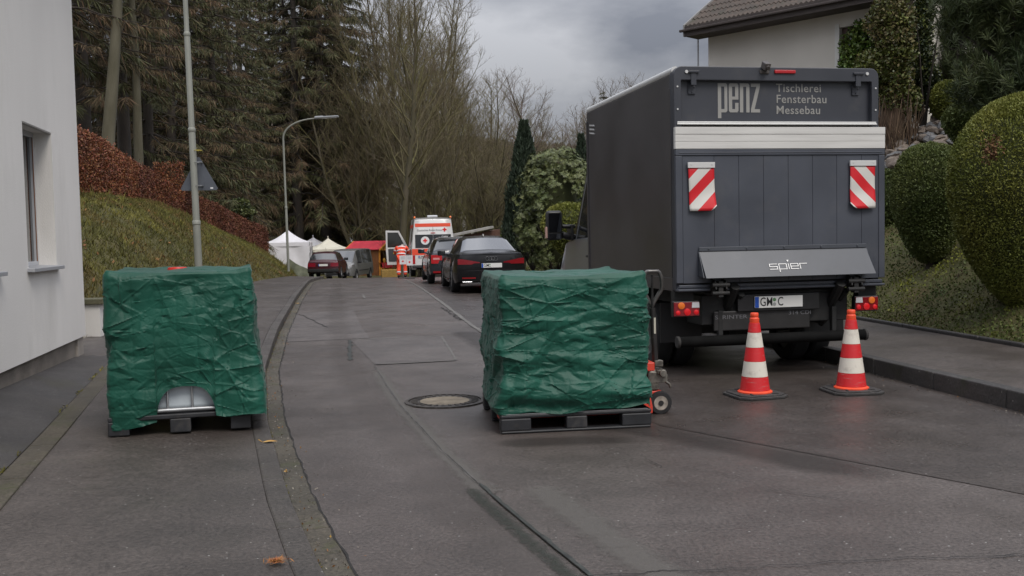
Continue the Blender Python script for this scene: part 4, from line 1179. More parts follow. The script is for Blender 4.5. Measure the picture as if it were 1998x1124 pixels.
# ================================================================== CAB OF THE LORRY, CARS, AMBULANCE
class Shell:
    """car body lofted from cross sections; y = 0 at the tail, +y towards the nose.
    station: (y, z bottom, half width, z shoulder, z belt, half width at belt, z roof, half width at roof)"""
    def __init__(s, st, wheels=(), rw=.33, bul=.08, nose=.10, ktail=None):
        s.st = np.array(st, float); s.wheels = wheels; s.rw = rw; s.bul = bul; s.nose = nose
        s.kt = ktail or [0] * 8
    def at(s, y):
        return [float(np.interp(y, s.st[:, 0], s.st[:, i])) for i in range(8)]
    def ring(s, y):
        _, zb, w, sh, be, wb, ro, wr = s.at(y)
        arch = zb
        for yc in s.wheels:
            d = abs(y - yc); ra = s.rw + .055
            if d < ra: arch = max(arch, s.rw + math.sqrt(max(0, ra * ra - d * d)))
        p = [(w * .80, zb), (w * .965, zb + .02), (w, zb + (sh - zb) * .38), (w * .992, sh), (wb, be), (wr, ro - .055 if ro - be > .12 else be + (ro - be) * .5), (wr * .80, ro - .006), (0, ro + .012)]
        out = []
        for i, (x, z) in enumerate(p):
            if i <= 3: z = max(z, arch + .012 * i)
            out.append((x, z))
        return out
    def tail_y(s, x, z):
        r = s.ring(s.st[0, 0]); zs = [q[1] for q in r[:7]]; 
        k = float(np.interp(z, zs, range(7))); w = float(np.interp(z, zs, [q[0] for q in r[:7]]))
        yk = float(np.interp(k, range(8), s.kt))
        return s.st[0, 0] + yk - s.bul * (1 - min(1, abs(x / max(.2, w))) ** 3)
    def build(s, parent, paint, side_glass=(), screens=(), trim=None, glass=None, body_name='body'):
        ys = set(s.st[:, 0])
        for a, b in list(side_glass) + list(screens): ys |= {a, b}
        for yc in s.wheels:
            for q in (-1, -.97, -.85, -.6, -.3, 0, .3, .6, .85, .97, 1): ys.add(yc + q * (s.rw + .055))
        y0, y1 = s.st[0, 0], s.st[-1, 0]
        ys = sorted(y for y in ys if y0 <= y <= y1)
        rings = []
        for i, y in enumerate(ys):
            r = s.ring(y); last = i == 0
            ky = s.kt if last else [0] * 8
            rings.append([(-x, y + ky[k], z) for k, (x, z) in enumerate(r)] + [(x, y + ky[k], z) for k, (x, z) in reversed(list(enumerate(r[:7])))])
        nP = 15
        body, gl = MB(), {}
        vs = [p for r in rings for p in r]; fs = []
        G = []
        def inr(y, L): return [k for k, (a, b) in enumerate(L) if a - 1e-6 <= y < b - 1e-6]
        for i in range(len(ys) - 1):
            ym = ys[i]
            for k in range(nP - 1):
                kk = k if k < 7 else 13 - k
                f = (i * nP + k, i * nP + k + 1, (i + 1) * nP + k + 1, (i + 1) * nP + k)
                w_ = None
                if kk == 4 and inr(ym, side_glass): w_ = ('side_window', inr(ym, side_glass)[0], k < 7)
                if kk >= 5 and inr(ym, screens): w_ = ('windscreen' if ym > y1 * .5 else 'rear_window', inr(ym, screens)[0], 0)
                if w_: gl.setdefault(w_, []).append(f)
                else: fs.append(f)
        # tail and nose caps
        def cap(i, sgn, bul):
            r = s.ring(ys[i]); base = len(vs); ky = s.kt if i == 0 else [0] * 8
            nC = 13
            for k in range(8):
                for c in range(nC):
                    cc = -1 + 2 * c / (nC - 1)
                    vs.append((r[k][0] * cc, ys[i] + ky[k] + sgn * bul * (1 - abs(cc) ** 3), r[k][1]))
            for k in range(7):
                for c in range(nC - 1): fs.append((base + k * nC + c, base + k * nC + c + 1, base + (k + 1) * nC + c + 1, base + (k + 1) * nC + c))
        cap(0, -1, s.bul); cap(len(ys) - 1, 1, s.nose)
        body.add(vs, fs)
        me = body.mesh(body_name, paint, None)
        bm = bmesh.new(); bm.from_mesh(me); bmesh.ops.remove_doubles(bm, verts=bm.verts, dist=.002); bmesh.ops.recalc_face_normals(bm, faces=bm.faces); bm.to_mesh(me); bm.free()
        me.polygons.foreach_set('use_smooth', [True] * len(me.polygons)); me.set_sharp_from_angle(angle=R(32))
        s.body = link(body_name, me, parent)
        for key, F in gl.items():
            used = sorted({i for f in F for i in f}); mp = {v: i for i, v in enumerate(used)}
            m2 = MB(); m2.add([vs[u] for u in used], [tuple(mp[i] for i in f) for f in F])
            o = m2.build(key[0], glass or GLASS, parent, smooth=60)
        # dark inside so that nothing shines through the panes and arches
        mb = MB(); y_a, y_b = y0 + .25, y1 - .35
        mb.span((-s.st[3, 2] * .78, y_a, s.st[2, 1] + .05), (s.st[3, 2] * .78, y_b, s.st[2, 4] - .12)); mb.build('interior', M('dark_interior', (.008, .008, .009), .9), parent)
        return s.body
    def patch(s, name, x0, x1, zlo, zhi, mat, parent, proud=.008, n=8, thick=.03):
        """a lens or panel that follows the tail surface"""
        fl = zlo if callable(zlo) else (lambda x: zlo); fh = zhi if callable(zhi) else (lambda x: zhi)
        A, B = [], []
        for j in range(5):
            ra, rb = [], []
            for i in range(n + 1):
                x = x0 + (x1 - x0) * i / n; z = fl(x) + (fh(x) - fl(x)) * j / 4
                y = s.tail_y(x, z); ra.append((x, y - proud, z)); rb.append((x, y + thick, z))
            A.append(ra); B.append(rb)
        mb = MB(); mb.grid(A); mb.grid([r[::-1] for r in B])
        mb.grid([A[0], B[0]]); mb.grid([A[-1], B[-1]]); mb.grid([[r[0] for r in A], [r[0] for r in B]]); mb.grid([[r[-1] for r in A], [r[-1] for r in B]])
        return mb.build(name, mat, parent, smooth=40)
def mirror_pair(parent, x, y, z, paint, sides=(-1, 1)):
    for sd in sides:
        mb = MB(); mb.box((sd * (x + .07), y, z), (.22, .10, .15)); mb.box((sd * (x - .05), y + .01, z - .05), (.12, .06, .05))
        o = mb.build('wing_mirror', paint, parent, smooth=50, bevel=.03)
        MB().box((sd * (x + .075), y - .052, z), (.17, .004, .11)).build('mirror_glass', GLASS, o)
def place_car(t, px, py_z, Y, heading):
    p = atY(px, 500, Y); t.location = (p.x, Y, road_z(Y) + .004); t.rotation_euler = (0, 0, heading)

# ---- the lorry's cab
m_cab = M('cab_grey_paint', (.17, .175, .185), .30, .3, coat=.5)
cs = Shell([(L + .06, .45, .98, 1.00, 1.42, .96, 2.42, .80), (L + .5, .42, .99, 1.00, 1.42, .97, 2.46, .80), (L + 1.15, .40, .99, 1.00, 1.40, .97, 2.42, .78), (L + 1.75, .40, .985, .98, 1.33, .955, 1.52, .74), (L + 2.15, .40, .95, .95, 1.22, .88, 1.28, .70), (L + 2.45, .40, .80, .90, 1.05, .72, 1.10, .60)], (4.75,), .345, .0, .05)
cab = thing('cab', None, None); cab.parent = tr
cs.build(cab, m_cab, [(L + .35, L + 1.05), (L + 1.12, L + 1.68)], [(L + 1.17, L + 1.73)], body_name='cab_shell')
mb = MB()
mb.tube([(-.93, L + 1.32, 1.42), (-1.13, L + 1.27, 1.46)], .05, 10); mb.tube([(-.93, L + 1.30, 1.58), (-1.13, L + 1.27, 1.58)], .03, 8)
mb.box((-.985, L + 1.36, 1.50), (.04, .26, .22))
mb.build('mirror_arm', BLACK, cab, smooth=40, bevel=.01)
mb = MB(); mb.box((-1.25, L + 1.27, 1.60), (.23, .14, .42)); o = mb.build('wing_mirror', BLACK, cab, smooth=50, bevel=.045, seg=3)
MB().box((-1.25, L + 1.198, 1.64), (.18, .006, .27)).build('mirror_glass', M('mirror_glass', (.25, .27, .30), .03, 1.0), o)
MB().box((-1.25, L + 1.198, 1.445), (.17, .006, .07)).build('mirror_glass', M('mirror_glass_small', (.45, .47, .50), .05, 1.0), o)
MB().box((-1.362, L + 1.27, 1.50), (.02, .10, .16)).build('indicator_lens', M('pale_pink_lens', (.55, .35, .30), .2), o, bevel=.006)
mb = MB(); mb.box((-1.0, L + .36, 1.17), (.03, .15, .03)); mb.build('door_handle', BLACK, cab, bevel=.008)

# ---- cars
m_black = M('black_car_paint', (.006, .006, .007), .25, .0, spec=.35, coat=.25, dirt=((.030, .028, .026), 3, .58, .5))
m_navy = M('dark_blue_grey_paint', (.020, .024, .031), .20, .2, spec=.6, coat=.7)
m_burg = M('burgundy_paint', (.048, .007, .012), .30, .1, coat=.35, dirt=((.04, .025, .024), 4, .58, .4))
m_silver = M('silver_grey_paint', (.22, .22, .215), .35, .35, coat=.4, dirt=((.16, .15, .14), 2, .58, .5))
m_bglass = M('tinted_rear_glass', (.035, .038, .042), .05, spec=1.0, coat=1.0)
m_trimd = M('dark_trim', (.018, .018, .019), .5)

# black saloon
car = thing('parked_car', 'black saloon with wide smoked tail lamps and chrome rings, nearest parked car', 'car', group='parked cars')
sd_ = Shell([(0, .30, .87, .70, .98, .79, 1.03, .77), (.12, .26, .915, .70, .985, .82, 1.045, .79), (.50, .24, .935, .72, 1.0, .85, 1.075, .74), (1.28, .22, .94, .74, 1.0, .87, 1.405, .585), (2.1, .20, .94, .74, .98, .88, 1.46, .60), (2.9, .20, .94, .73, .96, .88, 1.43, .59), (3.72, .21, .94, .70, .94, .86, 1.0, .72), (4.5, .22, .92, .62, .80, .82, .86, .68), (4.9, .25, .78, .52, .66, .68, .70, .55)], (1.02, 3.94), .345, .12, .1, [.10, .05, .0, .015, .02, .03, .05, .06])
sd_.build(car, m_black, [(1.40, 2.10), (2.2, 2.95)], [(.56, 1.26), (2.95, 3.70)], glass=m_bglass)
for s in (-1, 1):
    f = (lambda x: .745 + .03 * (abs(x) < .45)); g_ = (lambda x: .80 + .085 * min(1, max(0, (abs(x) - .30) / .45)) )
    a, b = (-.85, -.30) if s < 0 else (.30, .85)
    sd_.patch('tail_lamp', a, b, f, g_, DKRED, car, .012)
    sd_.patch('reflector', s * .58 - .17, s * .58 + .17, .385, .42, REDLENS, car, .010, thick=.02)
    MB().tube([(s * .62 - .12, sd_.tail_y(s * .62, .33) - .012, .30), (s * .62 + .12, sd_.tail_y(s * .62, .33) - .012, .30)], .02, 10).build('exhaust_trim', CHROME, car, smooth=50)
sd_.patch('diffuser', -.74, .74, .295, .355, m_trimd, car, .012)
sd_.patch('lower_trim', -.66, .66, .262, .275, CHROME, car, .02)
sd_.patch('boot_seam', -.62, .62, .585, .593, INK, car, .004)
sd_.patch('spoiler_lip', -.74, .74, 1.005, 1.03, m_black, car, .035)
number_plate(car, .52, .11, 0, sd_.tail_y(0, .70) - .016, .715, 'GM', .12)
mb = MB()
for k in range(4): mb.tube([(-.108 + .072 * k + .048 * math.cos(a), sd_.tail_y(0, .87) - .012 - .002 * (k % 2), .885 + .048 * math.sin(a)) for a in np.linspace(0, 2 * math.pi, 20)[:-1]], .0065, 6, closed=True)
mb.build('emblem', CHROME, car, smooth=60)
mb = MB(); mb.prism([(1.52, 1.445), (1.70, 1.452), (1.62, 1.52), (1.56, 1.515)], 0, -.022, .022); mb.build('roof_aerial', m_black, car, bevel=.008)
for s in (-1, 1):
    MB().tube([(s * .885, 1.2, 1.005), (s * .89, 2.1, .99), (s * .89, 3.5, .955)], .008, 6).build('window_trim', CHROME, car)
    for y in (1.02, 3.94): wheel(car, s * .835, y, .345, .23, s, M('wheel_back', (.02, .02, .02), .6), 10, .70)
    mb = MB(); mb.box((s * .942, 2.25, .80), (.02, .16, .022)); mb.build('door_handle', m_black, car, bevel=.006)
MB().tube([(-.941, 1.9, .30), (-.941, 3.4, .30)], .012, 8).build('sill_trim', CHROME, car)
mirror_pair(car, .95, 3.05, 1.0, m_black)
place_car(car, 958, 0, 25.3, R(8.5))

# dark estate ahead of it
car = thing('parked_car', 'dark blue grey hatchback standing between the black saloon and the ambulance', 'car', group='parked cars')
hb = Shell([(0, .34, .86, .72, .96, .80, 1.0, .78), (.10, .30, .895, .74, .98, .82, 1.10, .76), (.38, .26, .905, .74, .98, .84, 1.40, .62), (.75, .22, .905, .74, .97, .84, 1.46, .61), (1.6, .2, .905, .74, .96, .84, 1.48, .61), (2.5, .2, .905, .72, .94, .84, 1.43, .60), (3.35, .2, .90, .70, .92, .82, .98, .70), (4.0, .22, .88, .6, .80, .78, .86, .66), (4.3, .25, .74, .5, .66, .64, .70, .52)], (.82, 3.42), .325, .10, .1, [.10, .03, .0, .02, .03, .04, .05, .06])
hb.build(car, m_navy, [(.5, 1.1), (1.2, 1.75), (1.85, 2.55)], [(.11, .37), (2.52, 3.32)], glass=m_bglass)
for s in (-1, 1):
    a, b = (-.84, -.50) if s < 0 else (.50, .84)
    hb.patch('tail_lamp', a, b, lambda x: .66 + .10 * (abs(x) < .6), .93, REDLENS, car, .014)
    hb.patch('lamp_insert', s * .68 - .10, s * .68 + .10, .78, .84, M('pale_pink_insert', (.6, .25, .24), .2), car, .018)
    hb.patch('reflector', s * .66 - .13, s * .66 + .13, .36, .42, REDLENS, car, .012)
    for y in (.82, 3.42): wheel(car, s * .80, y, .325, .22, s, M('wheel_back', (.02, .02, .02), .6), 8, .66)
number_plate(car, .5, .11, 0, hb.tail_y(0, .70) - .016, .72, 'GM', .12)
mb = MB(); mb.box((0, .42, 1.475), (1.16, .20, .03)); mb.build('roof_spoiler', m_navy, car, bevel=.01)
MB().tube([(0, .25, 1.12), (.32, .30, 1.16)], .012, 6).build('rear_wiper', BLACK, car)
mirror_pair(car, .91, 2.65, 1.02, m_navy)
place_car(car, 893, 0, 31.5, R(8.8))

# burgundy estate over the crest
car = thing('parked_car', 'old burgundy estate car parked over the crest, in front of the silver van', 'car', group='parked cars')
es = Shell([(0, .36, .82, .70, .88, .78, .93, .77), (.08, .30, .845, .72, .92, .79, 1.0, .76), (.32, .26, .85, .74, .94, .79, 1.36, .62), (.6, .24, .85, .74, .95, .79, 1.42, .61), (1.6, .22, .85, .74, .95, .79, 1.44, .61), (2.5, .22, .85, .72, .94, .79, 1.40, .60), (3.2, .22, .85, .70, .92, .78, .98, .70), (4.2, .24, .83, .6, .82, .76, .86, .68), (4.5, .28, .76, .5, .66, .68, .70, .58)], (.92, 3.55), .305, .06, .06, [.05, -.02, -.03, .0, .01, .02, .03, .04])
es.build(car, m_burg, [(.42, 1.0), (1.08, 1.7), (1.8, 2.5)], [(.10, .31), (2.52, 3.18)], glass=m_bglass)
es.patch('bumper', -.82, .82, .34, .55, m_trimd, car, .03)
for s in (-1, 1):
    a, b = (-.80, -.40) if s < 0 else (.40, .80)
    es.patch('tail_lamp', a, b, .66, .86, M('dull_red_lens', (.20, .008, .02), .25), car, .010)
    for y in (.92, 3.55): wheel(car, s * .77, y, .305, .2, s, M('steel_wheel_light', (.3, .3, .3), .5, .5), 0, .62)
number_plate(car, .5, .11, 0, es.tail_y(0, .75) - .016, .745, '', .12, seals=False)
MB().tube([(.1, .62, 1.42), (.1, .42, 1.66)], .006, 5).build('roof_aerial', BLACK, car)
mirror_pair(car, .86, 2.6, 1.0, m_trimd)
place_car(car, 630, 0, 53.0, R(3.0))

# silver van facing the camera
car = thing('parked_van', 'silver grey van facing the camera behind the burgundy estate car', 'van')
vn = Shell([(0, .36, .90, .8, 1.05, .88, 1.90, .74), (.15, .30, .95, .8, 1.08, .90, 1.97, .76), (2.0, .28, .95, .8, 1.08, .91, 1.98, .77), (3.2, .28, .95, .8, 1.08, .91, 1.95, .76), (3.55, .28, .95, .8, 1.08, .91, 1.86, .74), (4.35, .28, .94, .76, 1.05, .90, 1.16, .76), (4.72, .28, .90, .7, .92, .84, .98, .70), (4.85, .32, .80, .6, .78, .74, .82, .62)], (.85, 3.95), .32, .03, .07)
vn.build(car, m_silver, [(.4, 1.3), (1.4, 2.45), (2.6, 3.5)], [(3.57, 4.33)], glass=m_bglass)
for s in (-1, 1):
    mb = MB(); mb.prism([(s * .58, .80), (s * .86, .84), (s * .90, 1.02), (s * .70, 1.0)], 1, 4.60, 4.80); mb.build('headlamp', CLEARLENS, car, bevel=.02)
    for y in (.85, 3.95): wheel(car, s * .86, y, .32, .2, s, M('steel_wheel_light', (.3, .3, .3), .5, .5), 0, .62)
    MB().tube([(s * .955, 1.3, .62), (s * .955, 3.4, .62)], .022, 8).build('rub_strip', m_trimd, car)
mb = MB(); mb.box((0, 4.86, .45), (1.5, .12, .22)); mb.build('bumper', m_trimd, car, bevel=.04)
mb = MB(); mb.box((0, 4.80, .78), (.7, .12, .10)); mb.build('grille', BLACK, car, bevel=.02)
mirror_pair(car, .96, 3.6, 1.15, m_trimd)
car.location = (-10.15, 66.8, road_z(66.8) + .004); car.rotation_euler.z = R(172)

# ---- ambulance
m_amb = M('ambulance_white', (.66, .66, .65), .32, spec=.5, coat=.3, dirt=((.42, .40, .38), 1.5, .60, .45))
m_or = M('luminous_red_foil', (.80, .085, .04), .45)
m_dgrey = M('dark_grey_bumper', (.045, .045, .048), .55)
am = thing('ambulance', 'white high roofed ambulance with red bands and crosses, its front door open', 'ambulance')
ab = Shell([(0, .42, .96, .95, 1.30, .955, 2.70, .80), (.10, .34, .99, .95, 1.30, .975, 2.76, .82), (1.0, .30, .99, .95, 1.30, .98, 2.78, .82), (4.0, .30, .99, .95, 1.30, .98, 2.76, .80), (4.35, .30, .99, .95, 1.30, .97, 2.35, .78), (5.05, .30, .98, .9, 1.22, .93, 1.32, .74), (5.6, .32, .90, .8, 1.02, .82, 1.08, .65), (5.8, .36, .78, .7, .9, .7, .92, .55)], (1.1, 4.75), .34, .03, .08, [.05, .0, .0, .01, .02, .11, .14, .16])
ab.build(am, m_amb, [(.6, 1.6), (3.5, 4.3)], [(4.37, 5.0)], glass=GLASS)
zf = lambda z: z
ab.patch('roof_band', -.79, .79, 2.34, 2.50, m_or, am, .006)
ab.patch('waist_band', -.95, .95, 1.03, 1.32, m_or, am, .006)
for s in (-1, 1):
    a, b = (-.80, -.012) if s < 0 else (.012, .80)
    ab.patch('rear_window', a, b, 1.36, 1.98, M('tinted_pane', (.022, .024, .027), .06, spec=.9), am, .010)
    a, b = (-.96, -.82) if s < 0 else (.82, .96)
    ab.patch('tail_lamp', a, b, .62, 1.02, REDLENS, am, .012)
    for y in (1.1, 4.75): wheel(am, s * .88, y, .34, .22, s, M('steel_wheel', (.10, .10, .10), .5, .5), 0, .6)
    for z0, z1 in ((2.30, 2.46), (1.02, 1.28)):
        mb = MB(); rows = []
        for y in (.14, 1.0, 2.0, 3.0, 3.4 if z0 < 2 else 4.0):
            r = ab.ring(y); f = lambda z: float(np.interp(z, [q[1] for q in r[:6]], [q[0] for q in r[:6]]))
            rows.append([(s * (f(z) + .008), y, z) for z in np.linspace(z0, z1, 5)])
        mb.grid(rows); mb.build('side_band', m_or, am, fix=False)
    mb = MB(); mb.tube([(s * .80, .10, 2.74), (s * .80, .18, 2.80)], .045, 12); mb.build('flank_lamp', AMBER, am, smooth=40)
ab.patch('door_split', -.006, .006, .55, 2.70, M('grey_seal', (.12, .12, .12), .7), am, .012, n=2)
ab.patch('bumper', -.95, .95, .42, .56, m_dgrey, am, .05)
MB().box((0, -.10, .36), (1.1, .18, .04)).build('rear_step', STEEL, am, bevel=.01)
mb = MB(); mb.box((0, .25, 2.83), (.46, .16, .10)); mb.build('roof_lamp', M('lamp_housing', (.55, .56, .58), .3), am, bevel=.03)
ab.patch('brake_lamp', -.10, .10, 2.03, 2.07, REDLENS, am, .012, n=2)
number_plate(am, .5, .11, -.42, ab.tail_y(-.42, .95) - .014, .95, 'GM', .12)
def cross(parent, x, z, sz, mat, proud, shell=ab, name='cross_emblem'):
    mb = MB(); a = sz / 2; b = sz / 6
    y = shell.tail_y(x, z) - proud
    poly = [(-b, -a), (b, -a), (b, -b), (a, -b), (a, b), (b, b), (b, a), (-b, a), (-b, b), (-a, b), (-a, -b), (-b, -b)]
    sl = (shell.tail_y(x, z + .1) - shell.tail_y(x, z - .1)) / .2
    v = [(x + p, y + q * sl, z + q) for p, q in poly]; n = len(v)
    mb.add(v + [(p, q + .004, r) for p, q, r in v], [tuple(range(n)), tuple(range(2 * n - 1, n - 1, -1))] + [(i, (i + 1) % n, (i + 1) % n + n, i + n) for i in range(n)])
    return mb.build(name, mat, parent)
m_rc = M('cross_red', (.70, .02, .025), .45)
cross(am, .52, 2.20, .19, m_rc, .012)
o = link('lettering', text_mesh('lettering', 'Deutsches Rotes Kreuz', .115, M('dark_grey_letters', (.10, .10, .11), .5), .003), am, (-.70, ab.tail_y(0, 2.17) - .012, 2.15))
o.rotation_euler.x = -math.atan((ab.tail_y(0, 2.4) - ab.tail_y(0, 2.0)) / .4)
mb = MB(); _sl = math.atan((ab.tail_y(-.36, 1.85) - ab.tail_y(-.36, 1.55)) / .3); Mx = Matrix.Rotation(R(90) - _sl, 3, 'X'); mb.lathe([(.19, 0), (.19, .004)], 40, (-.36, ab.tail_y(-.36, 1.70) - .014, 1.70), Mx)
o = mb.build('round_emblem', M('emblem_white', (.72, .72, .72), .4), am, smooth=40)
cross(am, -.36, 1.70, .19, m_rc, .026)
o = link('lettering', text_mesh('lettering', 'DRK', .12, M('emblem_white2', (.7, .7, .7), .4), .003, 1.3), am, (.38, ab.tail_y(.5, 1.86) - .014, 1.83)); o.rotation_euler.x = -.075
# open front door, swung out square to the side
dr = thing('open_door', None, None); dr.parent = am
dr.location = (-.98, 3.55 + .55, .0); dr.rotation_euler.z = R(0)
outl = [(-1.02, .48), (-.06, .48), (-.02, 1.1), (-.02, 1.42), (-.42, 2.20), (-1.06, 2.22), (-1.07, 1.2)]
win = [(-1.0, 1.36), (-.12, 1.36), (-.47, 2.11), (-.99, 2.12)]
mb = MB()
lower = [(-1.02, .48), (-.06, .48), (-.02, 1.1), (-.02, 1.36), (-1.065, 1.36), (-1.07, 1.2)]
mb.prism(lower, 1, -.05, .05)
for q in ([(-1.065, 1.36), (-.985, 1.36), (-.975, 2.12), (-1.06, 2.22)], [(-.975, 2.12), (-.47, 2.11), (-.42, 2.20), (-1.06, 2.22)], [(-.12, 1.36), (-.02, 1.42), (-.42, 2.20), (-.47, 2.11)]): mb.prism(q, 1, -.03, .03)
d_ = mb.build('door_shell', m_amb, dr, bevel=.012)
mb = MB(); mb.prism([(-.94, .66), (-.10, .66), (-.10, 1.30), (-.96, 1.30)], 1, -.085, -.045); mb.build('door_lining', M('grey_door_lining', (.05, .052, .058), .6), dr, bevel=.02)
MB().prism(win, 1, -.006, .006).build('door_window', M('door_glass', (.03, .032, .03), .06, spec=.8), dr)
mb = MB(); mb.box((-.62, -.095, 1.08), (.18, .02, .09)); mb.build('door_sticker', M('yellow_label', (.62, .45, .05), .5), dr)
place_car(am, 846, 0, 44.5, R(8.0)); am.scale = (1, 1, .955)
# ================================================================== PERSON IN HIGH-VISIBILITY CLOTHES
m_hv = M('luminous_orange_cloth', (.85, .085, .035), .7, var=.12, vs=9)
m_band = M('reflective_grey_band', (.62, .62, .64), .35)
m_skin = M('skin', (.45, .26, .19), .6)
m_hair = M('grey_hair', (.33, .31, .30), .8, var=.3, vs=40)
m_boot = M('black_boot', (.015, .014, .014), .6)
def skin_body(name, nodes, edges, mat, parent, sub=2):
    me = bpy.data.meshes.new(name); me.from_pydata([n[0] for n in nodes], edges, [])
    o = link(name, me, parent)
    sk = o.modifiers.new('skin', 'SKIN'); sk.branch_smoothing = .6
    for i, n in enumerate(nodes):
        r = n[1]; me.skin_vertices[0].data[i].radius = (r, r) if not hasattr(r, '__len__') else r
    me.skin_vertices[0].data[0].use_root = True
    ss = o.modifiers.new('smooth', 'SUBSURF'); ss.levels = sub; ss.render_levels = sub
    dg = bpy.context.evaluated_depsgraph_get(); m2 = bpy.data.meshes.new_from_object(o.evaluated_get(dg))
    o.modifiers.clear(); o.data = m2; bpy.data.meshes.remove(me)
    m2.materials.clear(); m2.materials.append(mat)
    m2.polygons.foreach_set('use_smooth', [True] * len(m2.polygons))
    return o
pe = thing('person', 'person in orange high visibility jacket and trousers leaning in at the open ambulance door', 'person')
# seen from behind, bent forward: pelvis first. +y away from the camera
J = dict(pelvis=(0, 0, .96), belly=(0, .05, 1.10), chest=(.01, .20, 1.29), neck=(.03, .35, 1.40), head=(.04, .45, 1.42), crown=(.05, .52, 1.46),
         hl=(-.10, 0, .92), kl=(-.12, .03, .50), al=(-.13, -.03, .10), tl=(-.15, .13, .04),
         hr=(.10, 0, .92), kr=(.14, .10, .50), ar=(.15, .06, .10), tr=(.17, .22, .04),
         sl=(-.19, .22, 1.40), el=(-.29, .26, 1.16), wl=(-.23, .46, 1.04), sr=(.21, .24, 1.40), er=(.30, .34, 1.17), wr=(.22, .54, 1.08))
def body_nodes(keys, rad): return [(J[k], rad[k]) for k in keys]
rad = dict(pelvis=(.15, .12), belly=(.14, .11), chest=(.155, .12), neck=.055, head=.085, crown=.07, hl=.095, kl=.062, al=.045, tl=.042, hr=.095, kr=.062, ar=.045, tr=.042, sl=.062, el=.046, wl=.032, sr=.062, er=.046, wr=.032)
ks = list(rad); ix = {k: i for i, k in enumerate(ks)}
E = [('pelvis', 'belly'), ('belly', 'chest'), ('chest', 'neck'), ('neck', 'head'), ('head', 'crown'), ('pelvis', 'hl'), ('hl', 'kl'), ('kl', 'al'), ('al', 'tl'), ('pelvis', 'hr'), ('hr', 'kr'), ('kr', 'ar'), ('ar', 'tr'), ('chest', 'sl'), ('sl', 'el'), ('el', 'wl'), ('chest', 'sr'), ('sr', 'er'), ('er', 'wr')]
nodes = body_nodes(ks, rad); edges = [(ix[a], ix[b]) for a, b in E]
for s, wk in ((-1, 'wl'), (1, 'wr')):                 # palm and five fingers on each hand
    w0 = Vector(J[wk]); f = Vector((-s * .2, .9, -.25)).normalized()
    nodes.append((tuple(w0 + f * .08), .026)); pi_ = len(nodes) - 1; edges.append((ix[wk], pi_))
    for k, ln in enumerate((.055, .075, .082, .076, .06)):
        b = w0 + f * (.085 if k else .03) + Vector(((k - 2.2) * .019 * s, 0, 0)); tip = b + f * ln * .8 + Vector((-.02 * s if k == 0 else 0, 0, -.03))
        nodes.append((tuple(b), .009)); nodes.append((tuple(tip), .007)); n_ = len(nodes); edges += [(pi_, n_ - 2), (n_ - 2, n_ - 1)]
skin_body('body', nodes, edges, m_skin, pe)
jk_k = ['pelvis', 'belly', 'chest', 'neck', 'sl', 'el', 'wl', 'sr', 'er', 'wr']
jr = dict(pelvis=(.205, .165), belly=(.20, .16), chest=(.20, .155), neck=.095, sl=.095, el=.075, wl=.055, sr=.095, er=.075, wr=.055)
ji = {k: i for i, k in enumerate(jk_k)}
JE = [('pelvis', 'belly'), ('belly', 'chest'), ('chest', 'neck'), ('chest', 'sl'), ('sl', 'el'), ('el', 'wl'), ('chest', 'sr'), ('sr', 'er'), ('er', 'wr')]
jacket = skin_body('jacket', [(J[k], jr[k]) for k in jk_k], [(ji[a], ji[b]) for a, b in JE], m_hv, pe)
tk = ['pelvis', 'hl', 'kl', 'al', 'hr', 'kr', 'ar']; tr_ = dict(pelvis=(.17, .14), hl=.125, kl=.098, al=.085, hr=.125, kr=.098, ar=.085); ti = {k: i for i, k in enumerate(tk)}
skin_body('trousers', [(J[k], tr_[k]) for k in tk], [(ti[a], ti[b]) for a, b in (('pelvis', 'hl'), ('hl', 'kl'), ('kl', 'al'), ('pelvis', 'hr'), ('hr', 'kr'), ('kr', 'ar'))], m_hv, pe)
for a in ('l', 'r'):
    b0 = Vector(J['a' + a]); t0 = Vector(J['t' + a])
    skin_body('boot', [(tuple(b0 + Vector((0, -.02, .02))), .06), (tuple(b0 + Vector((0, 0, -.04))), .058), (tuple(t0), .05)], [(0, 1), (1, 2)], m_boot, pe)
h0 = Vector(J['head']); skin_body('hair', [(tuple(h0 + Vector((0, -.03, .035))), .088), (tuple(Vector(J['crown']) + Vector((0, -.02, .02))), .075)], [(0, 1)], m_hair, pe)
def ring_band(c, ax, rx, ry, h, name='reflective_band'):
    ax = Vector(ax).normalized(); u = Vector((1, 0, 0)); u = (u - ax * u.dot(ax)).normalized(); w = ax.cross(u); c = Vector(c)
    rows = []
    for k in (-1, 1): rows.append([c + ax * (h / 2 * k) + u * (rx * math.cos(a)) + w * (ry * math.sin(a)) for a in np.linspace(0, 2 * math.pi, 29)[:-1]])
    rows2 = [[p * 1.0 for p in r] for r in rows]
    mb = MB(); mb.grid(rows, close_u=True); mb.build(name, m_band, pe, smooth=60, fix=False)
ring_band((0, .03, 1.06), (0, .35, 1), .208, .172, .055); ring_band((.005, .10, 1.20), (0, .5, 1), .206, .168, .05)
ring_band((.01, .19, 1.36), (0, .6, 1), .192, .155, .05)
for k in ('l', 'r'):
    a, b = Vector(J['s' + k]), Vector(J['e' + k]); ring_band(a.lerp(b, .62), b - a, .088, .088, .05)
    a, b = Vector(J['k' + k]), Vector(J['a' + k])
    for t in (.6,): ring_band(a.lerp(b, t), b - a, .10, .10, .05)
pp = atY(784, 540, 43.2); pe.location = (pp.x, 43.2, road_z(43.2) + .006); pe.scale = (1.0, 1.0, .95); pe.rotation_euler.z = R(4)

